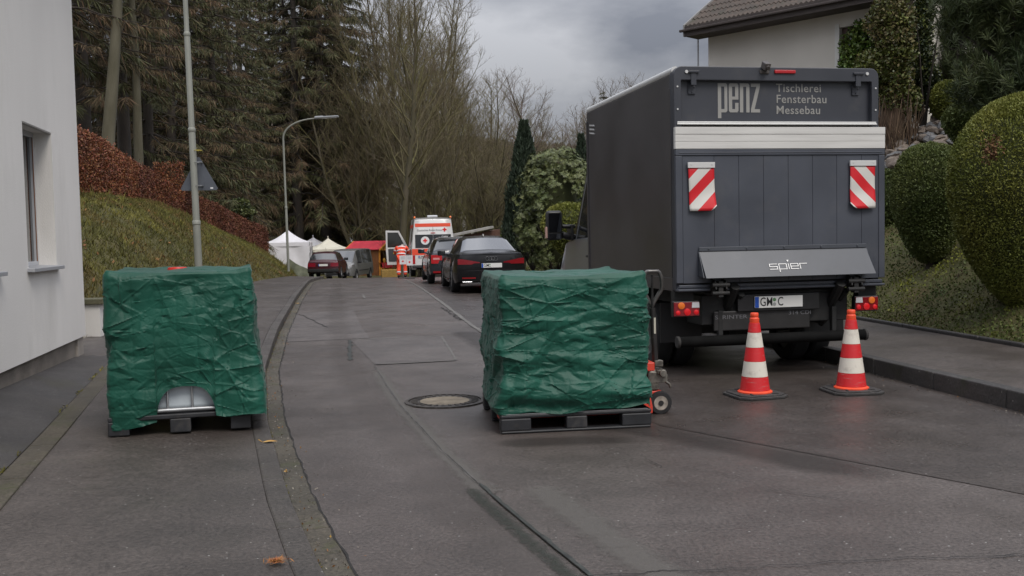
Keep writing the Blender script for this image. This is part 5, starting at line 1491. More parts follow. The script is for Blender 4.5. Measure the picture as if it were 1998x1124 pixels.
# ---- two notices on stands
m_stand = M('grey_stand_metal', (.22, .22, .23), .4, .6); m_paper = M('paper_white', (.70, .70, .72), .6); m_grey = M('printed_grey_line', (.42, .43, .46), .6)
def notice(px, Y, label, w, h, zt):
    t = thing('notice_stand', label, 'notice', group='notices on stands beside the ambulance')
    p = atY(px, 540, Y); t.location = (p.x, Y, road_z(Y) + .012)
    mb = MB(); mb.prism([(-.20, -.13), (.20, -.13), (.20, .13), (-.20, .13)], 2, 0, .022); mb.build('base', M('dark_stand_foot', (.03, .03, .032), .5), t, bevel=.006)
    MB().tube([(0, 0, .02), (0, 0, zt - h + .05)], .016, 10).build('pole', m_stand, t, smooth=40)
    pa = MB().box((0, -.02, zt - h / 2), (w, .012, h)).build('panel', m_paper, t)
    mb = MB()
    for k in range(4): mb.box((-.0, -.0275, zt - .05 - .032 * k), (w * (.72 - .12 * (k % 2)), .002, .011))
    mb.build('print', m_grey, pa)
    a, b = .045, .015; z = zt - h * .66
    MB().prism([(-b, z - a), (b, z - a), (b, z - b), (a, z - b), (a, z + b), (b, z + b), (b, z + a), (-b, z + a), (-b, z + b), (-a, z + b), (-a, z - b), (-b, z - b)], 1, -.029, -.0265).build('cross_emblem', m_rc, pa)
notice(787, 40.8, 'white notice with a red cross on a stand, close to the legs of the person', .27, .36, .93)
notice(800, 39.8, 'white notice with a red cross on a stand, nearer to the dark hatchback', .25, .40, .92)

# ================================================================== TENTS AND MARKET STALL BEYOND THE CREST
m_tent = M('white_tent_cloth', (.80, .79, .83), .7, var=.05, vs=1.5, bump=.3, bs=3)
m_cream = M('cream_tent_cloth', (.76, .73, .62), .7, var=.05, vs=1.5, bump=.3, bs=3)
def tent(px, Y, w, zpk, zev, label, cloth, rz, walls=(0, 1, 2, 3), val=.28, sag=.16):
    p = atY(px, 500, Y); z0 = ground_z(p.x, Y)
    t = thing('party_tent', label, 'tent', (p.x, Y, z0), rz, 'party tents beyond the crest')
    pk, ev = zpk - z0, zev - z0; h = w / 2
    rows = []
    n = 24
    for i in range(9):
        s = i / 8; row = []
        for k in range(n):
            a = 2 * math.pi * (k + .5) / n; c, d = math.cos(a), math.sin(a); q = 1 / max(abs(c), abs(d))
            cr = (abs(c * q) * abs(d * q))                     # ridges run to the corners
            z = ev + (pk - ev) * (1 - s) ** 1.25 - sag * math.sin(math.pi * s) * (1 - .6 * cr)
            row.append((c * q * h * max(s, .012), d * q * h * max(s, .012), z))
        rows.append(row)
    rows.append([(x * 1.005, y * 1.005, z - val) for x, y, z in rows[-1]])
    mb = MB(); mb.grid(rows, close_u=True); mb.build('roof', cloth, t, smooth=35, fix=False)
    MB().tube([(0, 0, pk - .05), (0, 0, pk + .18)], .03, 8).build('finial', cloth, t)
    for sx, sy in ((-1, -1), (1, -1), (1, 1), (-1, 1)): MB().box((sx * (h - .04), sy * (h - .04), (ev - .02) / 2), (.05, .05, ev)).build('leg', STEEL, t)
    C = [(-h, -h), (h, -h), (h, h), (-h, h)]
    for k in walls:
        a, b = C[k], C[(k + 1) % 4]; rows = []
        for i in range(7):
            zz = (ev - val + .02) * i / 6; row = []
            for j in range(25):
                s = j / 24; wob = .05 * math.sin(s * 21 + i * .5) * (1 - i / 7) + .03 * math.sin(s * 9 + i)
                nx, ny = (b[1] - a[1]) / w, -(b[0] - a[0]) / w
                row.append((a[0] * .985 + (b[0] - a[0]) * .985 * s + nx * wob, a[1] * .985 + (b[1] - a[1]) * .985 * s + ny * wob, zz))
            rows.append(row)
        MB().grid(rows).build('side_wall', cloth, t, smooth=180, fix=False)
    return t
def zat(px, py, Y): return atY(px, py, Y).z
tent(563, 72, 3.3, zat(563, 449, 72), zat(563, 473, 72), 'white peaked party tent with a side wall, behind the far lamp post', m_tent, R(8), (0, 3, 2))
tent(612, 79, 3.0, zat(612, 463, 79), zat(612, 478, 79), 'low white party tent squeezed between the peaked tent and the cream one', m_tent, R(3), (2,), .22)
tent(641, 76, 3.4, zat(641, 465, 76), zat(641, 486, 76), 'cream party tent with a small finial behind the silver van', m_cream, R(20), (2, 3), .2)
# market stall
m_rroof = M('red_roof_cloth', (.62, .05, .075), .55, var=.12, vs=2)
m_ywood = M('yellow_orange_board', (.66, .27, .035), .6, var=.18, vs=4, stretch=(1, 1, 6))
m_bwood = M('warm_brown_board', (.26, .10, .035), .7, var=.3, vs=4, stretch=(6, 6, 1))
Ys = 73; ps = atY(724, 480, Ys); zs = road_z(73)
st = thing('market_stall', 'wooden market stall with red gabled roof and yellow trim beside the open ambulance door', 'market stall', (ps.x, Ys, zs), R(-28))
ri, ev = zat(724, 470, Ys) - zs, zat(724, 486, Ys) - zs
Lh, Wh = 1.55, 1.15
for s in (-1, 1):
    mb = MB(); v = [(-Lh, 0, ri), (Lh, 0, ri), (Lh, s * Wh, ev), (-Lh, s * Wh, ev)]
    mb.add(v + [(a, b, c - .05) for a, b, c in v], [(0, 1, 2, 3), (7, 6, 5, 4), (0, 4, 5, 1), (1, 5, 6, 2), (2, 6, 7, 3), (3, 7, 4, 0)]); mb.build('roof', m_rroof, st)
    for x in (-Lh - .02, Lh + .02):
        mb = MB(); mb.prism([(0, ri + .02), (s * (Wh + .04), ev - .02), (s * (Wh + .04), ev - .13), (0, ri - .10)], 0, x - .03, x + .03); mb.build('bargeboard', m_ywood, st)
mb = MB(); mb.span((-Lh + .1, -Wh + .12, .0), (Lh - .1, -Wh + .17, ev - .08)); mb.span((-Lh + .1, Wh - .17, 0), (Lh - .1, Wh - .12, ev - .08)); mb.span((-Lh + .1, -Wh + .17, 0), (-Lh + .15, Wh - .17, ev - .08)); mb.build('wall', m_bwood, st)
mb = MB(); mb.prism([(-Wh + .1, ev - .1), (Wh - .1, ev - .1), (0, ri - .08)], 0, Lh - .14, Lh - .10); mb.build('gable', m_ywood, st)
for s in (-1, 1): MB().box((Lh - .1, s * (Wh - .14), ev / 2 - .05), (.09, .09, ev - .1)).build('post', m_ywood, st)
mb = MB(); mb.span((Lh - .12, -Wh + .05, .0), (Lh + .15, Wh - .05, .62)); mb.build('counter_panel', m_ywood, st, bevel=.02)
rows = [[(Lh - .14, y, .96) for y in np.linspace(-Wh + .03, Wh - .03, 21)], [(Lh + .19, y, .95) for y in np.linspace(-Wh + .03, Wh - .03, 21)], [(Lh + .21 + .02 * math.sin(k * 1.9), y, .60 + .03 * math.sin(k * .9)) for k, y in enumerate(np.linspace(-Wh + .03, Wh - .03, 21))]]
MB().grid(rows).build('counter_cloth', M('red_counter_cloth', (.50, .03, .045), .7, var=.2, vs=4), st, fix=False)
for k, (y, c) in enumerate(((-.6, (.62, .32, .05)), (-.15, (.55, .50, .40)), (.3, (.65, .38, .06)), (.62, (.40, .10, .05)))):
    mb = MB(); mb.lathe([(.07, .97), (.10, 1.10), (.08, 1.26), (.03, 1.32)], 14, (Lh, y, 0)); o = mb.build('goods', M('stall_goods', c, .5), st, smooth=40)
# straw-yellow bale and crate beside the stall
pb = atY(760, 535, 57)
o = MB().box((0, 0, .26), (.95, .5, .52)).build('straw_bale', M('straw', (.27, .17, .045), .9, var=.35, vs=30, bump=.6, bs=40), bevel=.04); o.location = (pb.x, 57, road_z(57)); o.rotation_euler.z = .2
tag(o, 'straw bale on the ground between the market stall and the ambulance door', 'straw bale')
# grey-green tarpaulin hung between tent and estate car
pt = atY(588, 520, 58); rows = []
for i in range(9):
    rows.append([(-.9 + 1.9 * j / 8 + .05 * math.sin(i), .25 * i / 8 + .06 * math.sin(j * 2), (1.35 - 1.0 * (j / 8) ** .8) * (i / 8) + .02 * math.sin(i + j)) for j in range(9)])
o = MB().grid(rows).build('tarpaulin', M('grey_green_tarpaulin', (.11, .12, .075), .6, var=.25, vs=4), smooth=180, fix=False); o.location = (pt.x, 58, ground_z(pt.x, 58) + .15)
tag(o, 'grey green tarpaulin hanging slack between the far lamp post and the burgundy car', 'tarpaulin')
# ================================================================== WHITE HOUSE ON THE LEFT
m_rend = M('white_render', (.75, .725, .69), .85, var=.05, vs=.8, bump=.22, bs=130, dirt=((.54, .52, .48), .9, .52, .45), stretch=(1, 1, .35))
m_plin = M('grey_plinth_render', (.20, .175, .15), .9, var=.2, vs=3, bump=.4, bs=60, dirt=((.09, .075, .06), 2.2, .5, .7))
m_wfr = M('window_frame_white', (.50, .51, .53), .45)
m_wbr = M('window_brown_seal', (.24, .10, .04), .5)
m_tile = M('dark_roof_tile', (.065, .055, .05), .8, var=.25, vs=6, bump=.5, bs=8)
WD = Vector((WALL_B[0] - WALL_A[0], WALL_B[1] - WALL_A[1], 0)).normalized()
def WS(px, py): return onwall(px, py, WALL_A, WD)
s_end = WS(165, 600)[0]
zb_w = .355
hs = thing('white_house', 'white rendered house with deep narrow windows, cropped by the edge beside the pavement', 'house', (WALL_A[0], WALL_A[1], 0), math.atan2(WD.y, WD.x))
# local frame: x along the wall away from the camera, y into the house
s0a, s1a = WS(43, 247)[0], WS(99, 249)[0]
zta, zba = WS(70, 247)[1], WS(88, 521)[1]
s1b = WS(-6, 500)[0]; s0b = s1b - 1.0
ht = 5.6; s_beg = s_end - 13.0; dp = 8.0
holes = [(s0a, s1a, zba, zta), (s0b, s1b, zba, zta)]
xs_ = sorted({s_beg, s_end, s0a, s1a, s0b, s1b}); zs_ = sorted({zb_w, ht, zba, zta})
mb = MB()
for i in range(len(xs_) - 1):
    for j in range(len(zs_) - 1):
        a, b, c, d = xs_[i], xs_[i + 1], zs_[j], zs_[j + 1]
        if any(h[0] <= a + 1e-6 and b <= h[1] + 1e-6 and h[2] <= c + 1e-6 and d <= h[3] + 1e-6 for h in holes): continue
        mb.add([(a, 0, c), (b, 0, c), (b, 0, d), (a, 0, d)], [(0, 1, 2, 3)])
rd = .20
for a, b, c, d in holes:
    mb.add([(a, 0, c), (b, 0, c), (b, 0, d), (a, 0, d), (a, rd, c), (b, rd, c), (b, rd, d), (a, rd, d)], [(0, 4, 7, 3), (1, 2, 6, 5), (3, 7, 6, 2), (0, 1, 5, 4)])
mb.add([(s_end, 0, zb_w), (s_end, dp, zb_w), (s_end, dp, ht), (s_end, 0, ht), (s_beg, 0, zb_w), (s_beg, dp, zb_w), (s_beg, dp, ht), (s_beg, 0, ht)], [(0, 1, 2, 3), (4, 7, 6, 5), (1, 5, 6, 2), (0, 4, 5, 1)])
mb.build('wall', m_rend, hs, fix=False)
MB().span((s_beg + .05, .05, -.3), (s_end - .06, dp - .05, zb_w + .002)).build('plinth', m_plin, hs)
MB().span((s_end - .36, .02, -.3), (s_end - .058, .05, zb_w - .001)).build('plinth_pier', M('paler_plinth', (.30, .27, .24), .9, var=.15, vs=3, bump=.3, bs=60), hs)
mb = MB(); mb.prism([(-.5, ht), (dp + .5, ht), (dp / 2, ht + 3.2)], 0, s_beg - .3, s_end + .3); mb.build('roof', m_tile, hs)
for a, b, c, d in holes:
    mb = MB(); f = .055
    for q in ((a, a + f, c, d), (b - f, b, c, d), (a + f, b - f, c, c + f), (a + f, b - f, d - f, d)): mb.span((q[0], rd - .02, q[2]), (q[1], rd + .045, q[3]))
    w = mb.build('window', m_wfr, hs, bevel=.004)
    MB().span((a + f, rd + .01, c + f), (b - f, rd + .02, d - f)).build('pane', GLASS, w)
    for q in (a + f, b - f - .008): MB().span((q, rd - .024, c + f), (q + .008, rd - .016, d - f)).build('seal', m_wbr, w)
    mb = MB(); mb.prism([(-.075, -.035), (-.075, .0), (rd, .018), (rd, -.02)], 0, 0, 1)
    mb = MB(); mb.add([(a - .05, -.07, c - .035), (b + .05, -.07, c - .035), (b + .05, -.07, c + .002), (a - .05, -.07, c + .002), (a - .05, rd - .021, c - .02), (b + .05, rd - .021, c - .02), (b + .05, rd - .021, c + .016), (a - .05, rd - .021, c + .016)], [(0, 1, 2, 3), (7, 6, 5, 4), (3, 2, 6, 7), (0, 4, 5, 1), (0, 3, 7, 4), (1, 5, 6, 2)])
    mb.build('sill', M('pale_sill_metal', (.42, .43, .45), .45, .3), w, bevel=.004)
    mb = MB(); mb.span((a, .004, d - .012), (b, .05, d + .03)); mb.build('shutter_rail', M('pale_shutter_rail', (.40, .38, .36), .5), w)

# low garden wall end with a mossy cap
pw_ = atZ(184, 651, .12); gw = thing('garden_wall', 'low white garden wall end with a mossy cap stone behind the white house', 'garden wall', (-5.95, 14.05, .1), R(8))
mb = MB(); mb.span((-2.6, -.13, -.4), (.14, .13, .52)); mb.build('wall', m_rend, gw)
mb = MB(); mb.span((-2.64, -.18, .52), (.20, .18, .60)); mb.build('cap_stone', M('mossy_cap_stone', (.075, .080, .045), .9, col2=(.13, .12, .075), vs=6, bump=.5, bs=50), gw, bevel=.012)
# pale threshold slab beside the corner of the house
mb = MB(); q = [atZ(157, 692, .105), atZ(172, 692, .105), atZ(214, 661, .105), atZ(178, 661, .105)]
mb.add([(p.x, p.y, .135) for p in q] + [(p.x, p.y, -.1) for p in q], [(0, 1, 2, 3), (0, 4, 5, 1), (1, 5, 6, 2), (2, 6, 7, 3), (3, 7, 4, 0)])
tag(mb.build('paving_slab', M('pale_slab', (.26, .26, .25), .8, var=.2, vs=4, bump=.2, bs=60), bevel=.006), 'pale stone slab on the ground at the corner of the white house', 'slab')

# ================================================================== LAMP POSTS AND SIGN
m_post = M('grey_lamp_paint', (.23, .235, .205), .55, .1, var=.12, vs=2.5, dirt=((.13, .13, .09), 5, .60, .6), stretch=(1, 1, .4))
def lamp_post(loc, zs, rs, arm, label, lean=0.0, zhead=None, ax=(1, 0)):
    t = thing('street_lamp', label, 'street lamp', loc, 0, 'street lamps on the left side')
    t.rotation_euler.y = lean
    mb = MB(); pts, rr = [], []
    for (a, b), r in zip(zip(zs[:-1], zs[1:]), rs):
        pts += [(0, 0, a), (0, 0, b - .05)]; rr += [r, r * .97]
    mb.tube(pts, rr, 18); mb.build('pole', m_post, t, smooth=40)
    for z, r in zip(zs[1:-1], rs): mb = MB(); mb.lathe([(r * .99, z - .10), (r * 1.10, z - .09), (r * 1.10, z - .02), (r * .9, z)], 18); mb.build('collar', m_post, t, smooth=40)
    top = zs[-1] - .05; L_, rise = arm
    P_ = []
    for k in range(13):
        u = k / 12; P_.append((ax[0] * L_ * (1 - math.cos(u * math.pi / 2)) , ax[1] * L_ * (1 - math.cos(u * math.pi / 2)), top + rise * math.sin(u * math.pi / 2) ** .9))
    mb = MB(); mb.tube(P_, [rs[-1] * (.95 - .25 * k / 12) for k in range(13)], 12); mb.build('arm', m_post, t, smooth=60)
    e = Vector(P_[-1]); d = (Vector(P_[-1]) - Vector(P_[-2])).normalized()
    mb = MB(); rot = d.to_track_quat('X', 'Z').to_matrix()
    mb.box(e + rot @ Vector((.42, 0, .03)), (.95, .22, .07), rot); mb.box(e + rot @ Vector((.12, 0, .035)), (.34, .14, .11), rot)
    hd = mb.build('lamp_head', M('lamp_grey_metal', (.30, .31, .32), .45, .3), t, bevel=.02)
    mb = MB(); mb.box(e + rot @ Vector((.50, 0, -.012)), (.66, .17, .012), rot); mb.build('lens', CLEARLENS, hd)
    return t
Yp = 22.0; pb_ = atY(391, 588, Yp)
zj = [atY(376, y, Yp).z for y in (430, 249, 62)]
lamp_post((pb_.x, Yp, .06), [0, zj[0] - .06, zj[1] - .06, zj[2] - .06, 8.6], [.082, .074, .064, .052], (1.6, .7), 'tall stepped lamp post with the triangular sign, behind the covered tank on the pavement', lean=R(-.75))
pl_ = atY(563, 527, 40); e_ = atY(612, 231, 40); z27 = atY(557, 272, 40).z
lamp_post((pl_.x, 40, pl_.z - .05), [0, 2.6, z27 - pl_.z + .1], [.052, .042], (e_.x - pl_.x + .15, e_.z - z27 - .02), 'slim far lamp post with a curved arm in front of the white party tent', lean=R(-.5))
# triangular road sign seen from behind
zsg = [atY(384, 306, Yp).z, atY(350, 372, Yp).z]; cx_ = atY(385.5, 350, Yp).x
sg = thing('road_sign', 'grey back of a triangular road sign fixed to the lamp post', 'road sign', (cx_, Yp + .105, 0), R(4))
hw_ = .405; tri = [(-hw_ + .03, zsg[1]), (hw_ - .03, zsg[1]), (hw_, zsg[1] + .04), (.028, zsg[0]), (-.028, zsg[0]), (-hw_, zsg[1] + .04)]
mb = MB(); mb.prism(tri, 1, -.003, .003); mb.build('panel', M('sign_back_grey', (.105, .115, .135), .5, .3, var=.08, vs=3), sg)
tri2 = [(a * .97, zsg[1] + .012 + (b - zsg[1]) * .97) for a, b in tri]
MB().prism(tri2, 1, .0035, .0055).build('face', M('sign_face_red', (.55, .02, .02), .4), sg)
MB().prism([(-.24, zsg[1] + .09), (.24, zsg[1] + .09), (0, zsg[0] - .20)], 1, .006, .008).build('face', M('sign_face_white', (.7, .7, .7), .4), sg)
MB().span((.24, -.0055, zsg[1] + .035), (.30, -.0035, zsg[1] + .065)).build('sticker', WHITE, sg)
for z in (zsg[1] + .10, zsg[0] - .12, zsg[0] + .14):
    mb = MB(); mb.tube([(.02 + .082 * math.cos(a), -.105 + .082 * math.sin(a), z) for a in np.linspace(0, 2 * math.pi, 21)[:-1]], .008, 6, closed=True); mb.box((.08, -.03, z), (.03, .05, .02)); mb.build('clamp', STEEL if z < zsg[0] else M('yellow_clamp', (.40, .32, .05), .5), sg)

# ================================================================== BEECH HEDGES AND BANK PLANTING
rg = np.random.default_rng(5)
def unit(a): return a / np.linalg.norm(a, axis=1)[:, None]
def leaf_axes(n, size, up=None, spread=1.0, aspect=.55):
    d = rg.normal(0, 1, (n, 3)) * spread
    if up is not None: d = d + up
    d = unit(d); q = unit(np.cross(d, rg.normal(0, 1, (n, 3))))
    s = size * rg.uniform(.65, 1.25, n)[:, None]
    return q * s * aspect, d * s
m_beech = M('dry_beech_leaf', (.235, .082, .030), .65, col2=(.130, .046, .022), vs=2.2, island=.55)
m_beech2 = M('dark_dry_beech_leaf', (.120, .042, .024), .7, col2=(.180, .066, .032), vs=1.4, island=.5)
m_twig = M('hedge_twig', (.040, .026, .018), .9)
def hedge(name, y0, y1, n, size, mat, label, wd=.95):
    core = MB(); rows = []
    for y in np.arange(y0 + .15, y1 - .1, .4):
        b, t_ = HZ(y) - .3, HT(y) - .16; x = HX(y)
        rows.append([(x - .12, y, b), (x - .14, y, (b + t_) / 2), (x - .22, y, t_ - .06), (x - wd / 2, y, t_), (x - wd + .2, y, t_ - .06), (x - wd + .12, y, b)])
    core.grid(rows); cv = core.mesh('core', m_twig)
    y = rg.uniform(y0, y1, n); u = rg.uniform(0, 1, n)
    hx_ = np.interp(y, [b.y for b, t in HEDGE], [b.x for b, t in HEDGE]); hb = np.interp(y, [b.y for b, t in HEDGE], [b.z for b, t in HEDGE]) - .08; htp = np.interp(y, [b.y for b, t in HEDGE], [t.z for b, t in HEDGE])
    front = u < .68; H_ = htp - hb
    bump = np.array([noise.noise(Vector((a * 1.1, c * 2.2, 0))) for a, c in zip(y, u)]) * .09
    fz = rg.uniform(0, 1, n)
    z = np.where(front, hb + H_ * fz, htp + bump); rnd = np.where(front, .12 * np.clip(fz - .8, 0, 1) * 5 * .5, 0)
    x = np.where(front, hx_ + bump - rnd, hx_ - rg.uniform(0, wd, n))
    z = np.where(front, z, htp + bump - .10 * (np.abs((hx_ - x) / wd - .5) * 2) ** 3)
    endm = rg.uniform(0, 1, n) < .05
    y = np.where(endm, y1 + bump, y); x = np.where(endm, hx_[np.argmax(y)] - rg.uniform(0, wd, n), x); z = np.where(endm, HZ(y1) + (HT(y1) - HZ(y1)) * fz, z)
    P = np.stack([x, y, z], 1) + rg.normal(0, .035, (n, 3)); 
    strag = rg.uniform(0, 1, n) < .03; P[strag, 2] += np.where(front[strag], 0, np.abs(rg.normal(0, .08, strag.sum())))
    X, Y = leaf_axes(n, size)
    return tag(link(name, join_meshes(name, [cv, cards_mesh('l', P, X, Y, mat)])), label, 'hedge', 'beech hedges on the left bank')
hedge('beech_hedge', 20.5, 32.3, 70000, .030, m_beech, 'clipped orange brown beech hedge at the top of the bank beside the white house')
hedge('beech_hedge', 32.0, 52.3, 80000, .036, m_beech2, 'darker red brown beech hedge running down the bank to the party tents')
# grass on the left bank
m_grass = M('rough_olive_grass', (.084, .082, .014), .8, col2=(.128, .094, .024), vs=.55, island=.3, ramp=(.42, .62))
m_grass2 = M('yellow_green_moss', (.170, .155, .024), .8, col2=(.090, .085, .020), vs=1.0, island=.3)
def bank_cards(n, pts, hgt, wid, mat, lean=.6):
    P = np.array(pts); n = len(P)
    d = rg.normal(0, lean, (n, 3)); d[:, 2] = np.abs(d[:, 2]) * .3 + .8; d = unit(d)
    s = hgt * rg.uniform(.5, 1.4, n)[:, None]
    q = unit(np.cross(d, rg.normal(0, 1, (n, 3)))) * wid * rg.uniform(.6, 1.3, n)[:, None]
    return cards_mesh('g', P, q, d * s, mat, tri=True)
pts, pts2 = [], []
while len(pts) + len(pts2) < 110000:
    y = 13.2 + 44 * random.random() ** 1.5; a, b = SL(y), HX(y) - .3
    x = a + (b - a) * random.random()
    if y > 52: x = a - 6 * random.random()
    k = noise.noise(Vector((x * .5, y * .25, 4))) + .5 * noise.noise(Vector((x * 2, y * 1.0, 7))) + .012 * (y - 30)
    (pts2 if k > .28 else pts).append((x, y, ground_z(x, y) - .01))
lp = [pts[i] for i in range(0, len(pts), 130)]; LP = np.array(lp) + np.array([0, 0, .05]); lX, lY = leaf_axes(len(LP), .045, up=np.array([0, 0, 1.2]))
tuft = []
for i in range(0, len(pts), 420):
    for k in range(14): tuft.append((pts[i][0] + random.gauss(0, .05), pts[i][1] + random.gauss(0, .05), pts[i][2]))
me = join_meshes('bank_grass', [cards_mesh('lv', LP, lX, lY, M('bank_dead_leaf', (.20, .10, .035), .8, island=.4)), bank_cards(0, tuft, .22, .012, m_grass2, .45), bank_cards(0, pts, .10, .011, m_grass), bank_cards(0, pts2, .08, .012, m_grass2)])
tag(link('bank_grass', me), 'rough olive grass and moss on the left bank below the hedge', 'grass', kind='stuff')
# ================================================================== TREES
m_bark = M('mossy_bark', (.060, .054, .026), .9, col2=(.082, .068, .044), vs=3, bump=.6, bs=30, stretch=(1, 1, .25))
m_barkp = M('pale_olive_bark', (.115, .105, .072), .9, col2=(.075, .068, .042), vs=3, bump=.5, bs=30, stretch=(1, 1, .25))
m_barkd = M('dark_spruce_bark', (.030, .025, .021), .9, col2=(.050, .040, .032), vs=4, bump=.6, bs=30, stretch=(1, 1, .25))
m_twigs = M('olive_brown_twig', (.130, .118, .042), .9, col2=(.120, .098, .058), vs=.7, island=.2)
m_twigr = M('reddish_twig', (.150, .105, .080), .9, col2=(.110, .085, .066), vs=.7, island=.2)
m_twigf = M('fine_reddish_twig', (.120, .092, .068), .9, col2=(.150, .120, .066), vs=.4, island=.2)
m_nd = M('dark_spruce_needles', (.050, .056, .018), .75, col2=(.074, .074, .028), vs=.6, island=.5)
m_nb = M('brown_spruce_twigs', (.125, .074, .040), .85, col2=(.088, .070, .034), vs=.8, island=.4)

class Tubes:
    """many tapered twigs as one mesh, fast"""
    def __init__(s): s.v, s.f = [], []
    def seg(s, pts, rad, n):
        K = len(pts); base = len(s.v); prev = None
        for i, p in enumerate(pts):
            t = (pts[min(i + 1, K - 1)] - pts[max(i - 1, 0)])
            t = t.normalized() if t.length > 1e-9 else Vector((0, 0, 1))
            u = t.orthogonal().normalized() if prev is None else (prev - t * prev.dot(t))
            u = u.normalized() if u.length > 1e-6 else t.orthogonal().normalized(); prev = u; w = t.cross(u)
            for k in range(n):
                a = 2 * math.pi * k / n; q = p + (u * math.cos(a) + w * math.sin(a)) * rad[i]
                s.v.append((q.x, q.y, q.z))
        for i in range(K - 1):
            for k in range(n): s.f.append((base + i * n + k, base + i * n + (k + 1) % n, base + (i + 1) * n + (k + 1) % n, base + (i + 1) * n + k))
    def mesh(s, name, mat, smooth=True):
        me = bpy.data.meshes.new(name); me.from_pydata(s.v, [], s.f); me.materials.append(mat)
        if smooth: me.polygons.foreach_set('use_smooth', [True] * len(me.polygons))
        return me
def wobble_path(rs, p, d, L, n, wob, up):
    pts = [p.copy()]; d = d.normalized()
    for i in range(n):
        d = (d + Vector((rs.gauss(0, wob), rs.gauss(0, wob), rs.gauss(0, wob) + up))).normalized()
        p = p + d * (L / n); pts.append(p.copy())
    return pts, d
def bare_tree(seed, H=16.0, first=.16, spread=.75, stems=1, dens=1.0, tr0=.20, twigmat=None, bark=None):
    rs = random.Random(seed); T, C, F_ = Tubes(), Tubes(), Tubes()
    for st_ in range(stems):
        p = Vector((rs.uniform(-.3, .3) * (stems > 1), rs.uniform(-.3, .3) * (stems > 1), -.3))
        d = Vector((rs.gauss(0, .05 + .12 * (stems > 1)), rs.gauss(0, .05 + .12 * (stems > 1)), 1))
        hh = H * (1 if st_ == 0 else rs.uniform(.75, .95)); r0 = tr0 * (1 if stems == 1 else .7)
        pts, _ = wobble_path(rs, p, d, hh, 14, .045, .03)
        rad = [r0 * (1 - i / 14.5) ** .9 + .012 for i in range(15)]
        T.seg(pts, rad, 9)
        nb = int(36 * dens / (1 if stems == 1 else 1.35))
        for b in range(nb):
            u = first + (1 - first) * ((b + rs.random()) / nb) ** .85
            k = min(13, int(u * 14)); f = u * 14 - k; q = pts[k].lerp(pts[k + 1], min(1, f)); az = b * 2.4 + rs.random()
            L1 = hh * (.37 * (1 - u) ** .62 + .06) * rs.uniform(.7, 1.15)
            el = rs.uniform(.45, 1.0) + .35 * u
            dv = Vector((math.cos(az) * spread, math.sin(az) * spread, el))
            r1 = max(.011, rad[k] * .30)
            p1, d1 = wobble_path(rs, q, dv, L1, 7, .08, .07)
            C.seg(p1, [r1 * (1 - i / 7.6) + .006 for i in range(8)], 5)
            for s2 in range(int(3 + L1 * 2.6)):
                v = rs.uniform(.18, 1); k2 = min(6, int(v * 7)); q2 = p1[k2].lerp(p1[k2 + 1], v * 7 - k2)
                dirb = (p1[min(7, k2 + 1)] - p1[k2]).normalized()
                L2 = L1 * (.42 * (1 - v) + .16) * rs.uniform(.7, 1.2)
                side = Vector((rs.gauss(0, 1), rs.gauss(0, 1), rs.gauss(.15, .6))).normalized()
                p2, d2 = wobble_path(rs, q2, dirb * .8 + side * .75, L2, 4, .13, .06)
                C.seg(p2, [.011, .009, .0075, .006, .004], 3)
                for s3 in range(int(1.4 + L2 * 3.4)):
                    w_ = rs.uniform(.15, 1); k3 = min(3, int(w_ * 4)); q3 = p2[k3].lerp(p2[k3 + 1], w_ * 4 - k3)
                    dir3 = (p2[min(4, k3 + 1)] - p2[k3]).normalized(); side = Vector((rs.gauss(0, 1), rs.gauss(0, 1), rs.gauss(.2, .6))).normalized()
                    L3 = rs.uniform(.22, .60); p3, _ = wobble_path(rs, q3, dir3 * .9 + side * .7, L3, 2, .12, .08)
                    F_.seg(p3, [.0058, .0045, .003], 3)
    return T.mesh('trunk', bark or m_bark), join_meshes('crown', [C.mesh('c', twigmat or m_twigs), F_.mesh('f', m_twigf)])
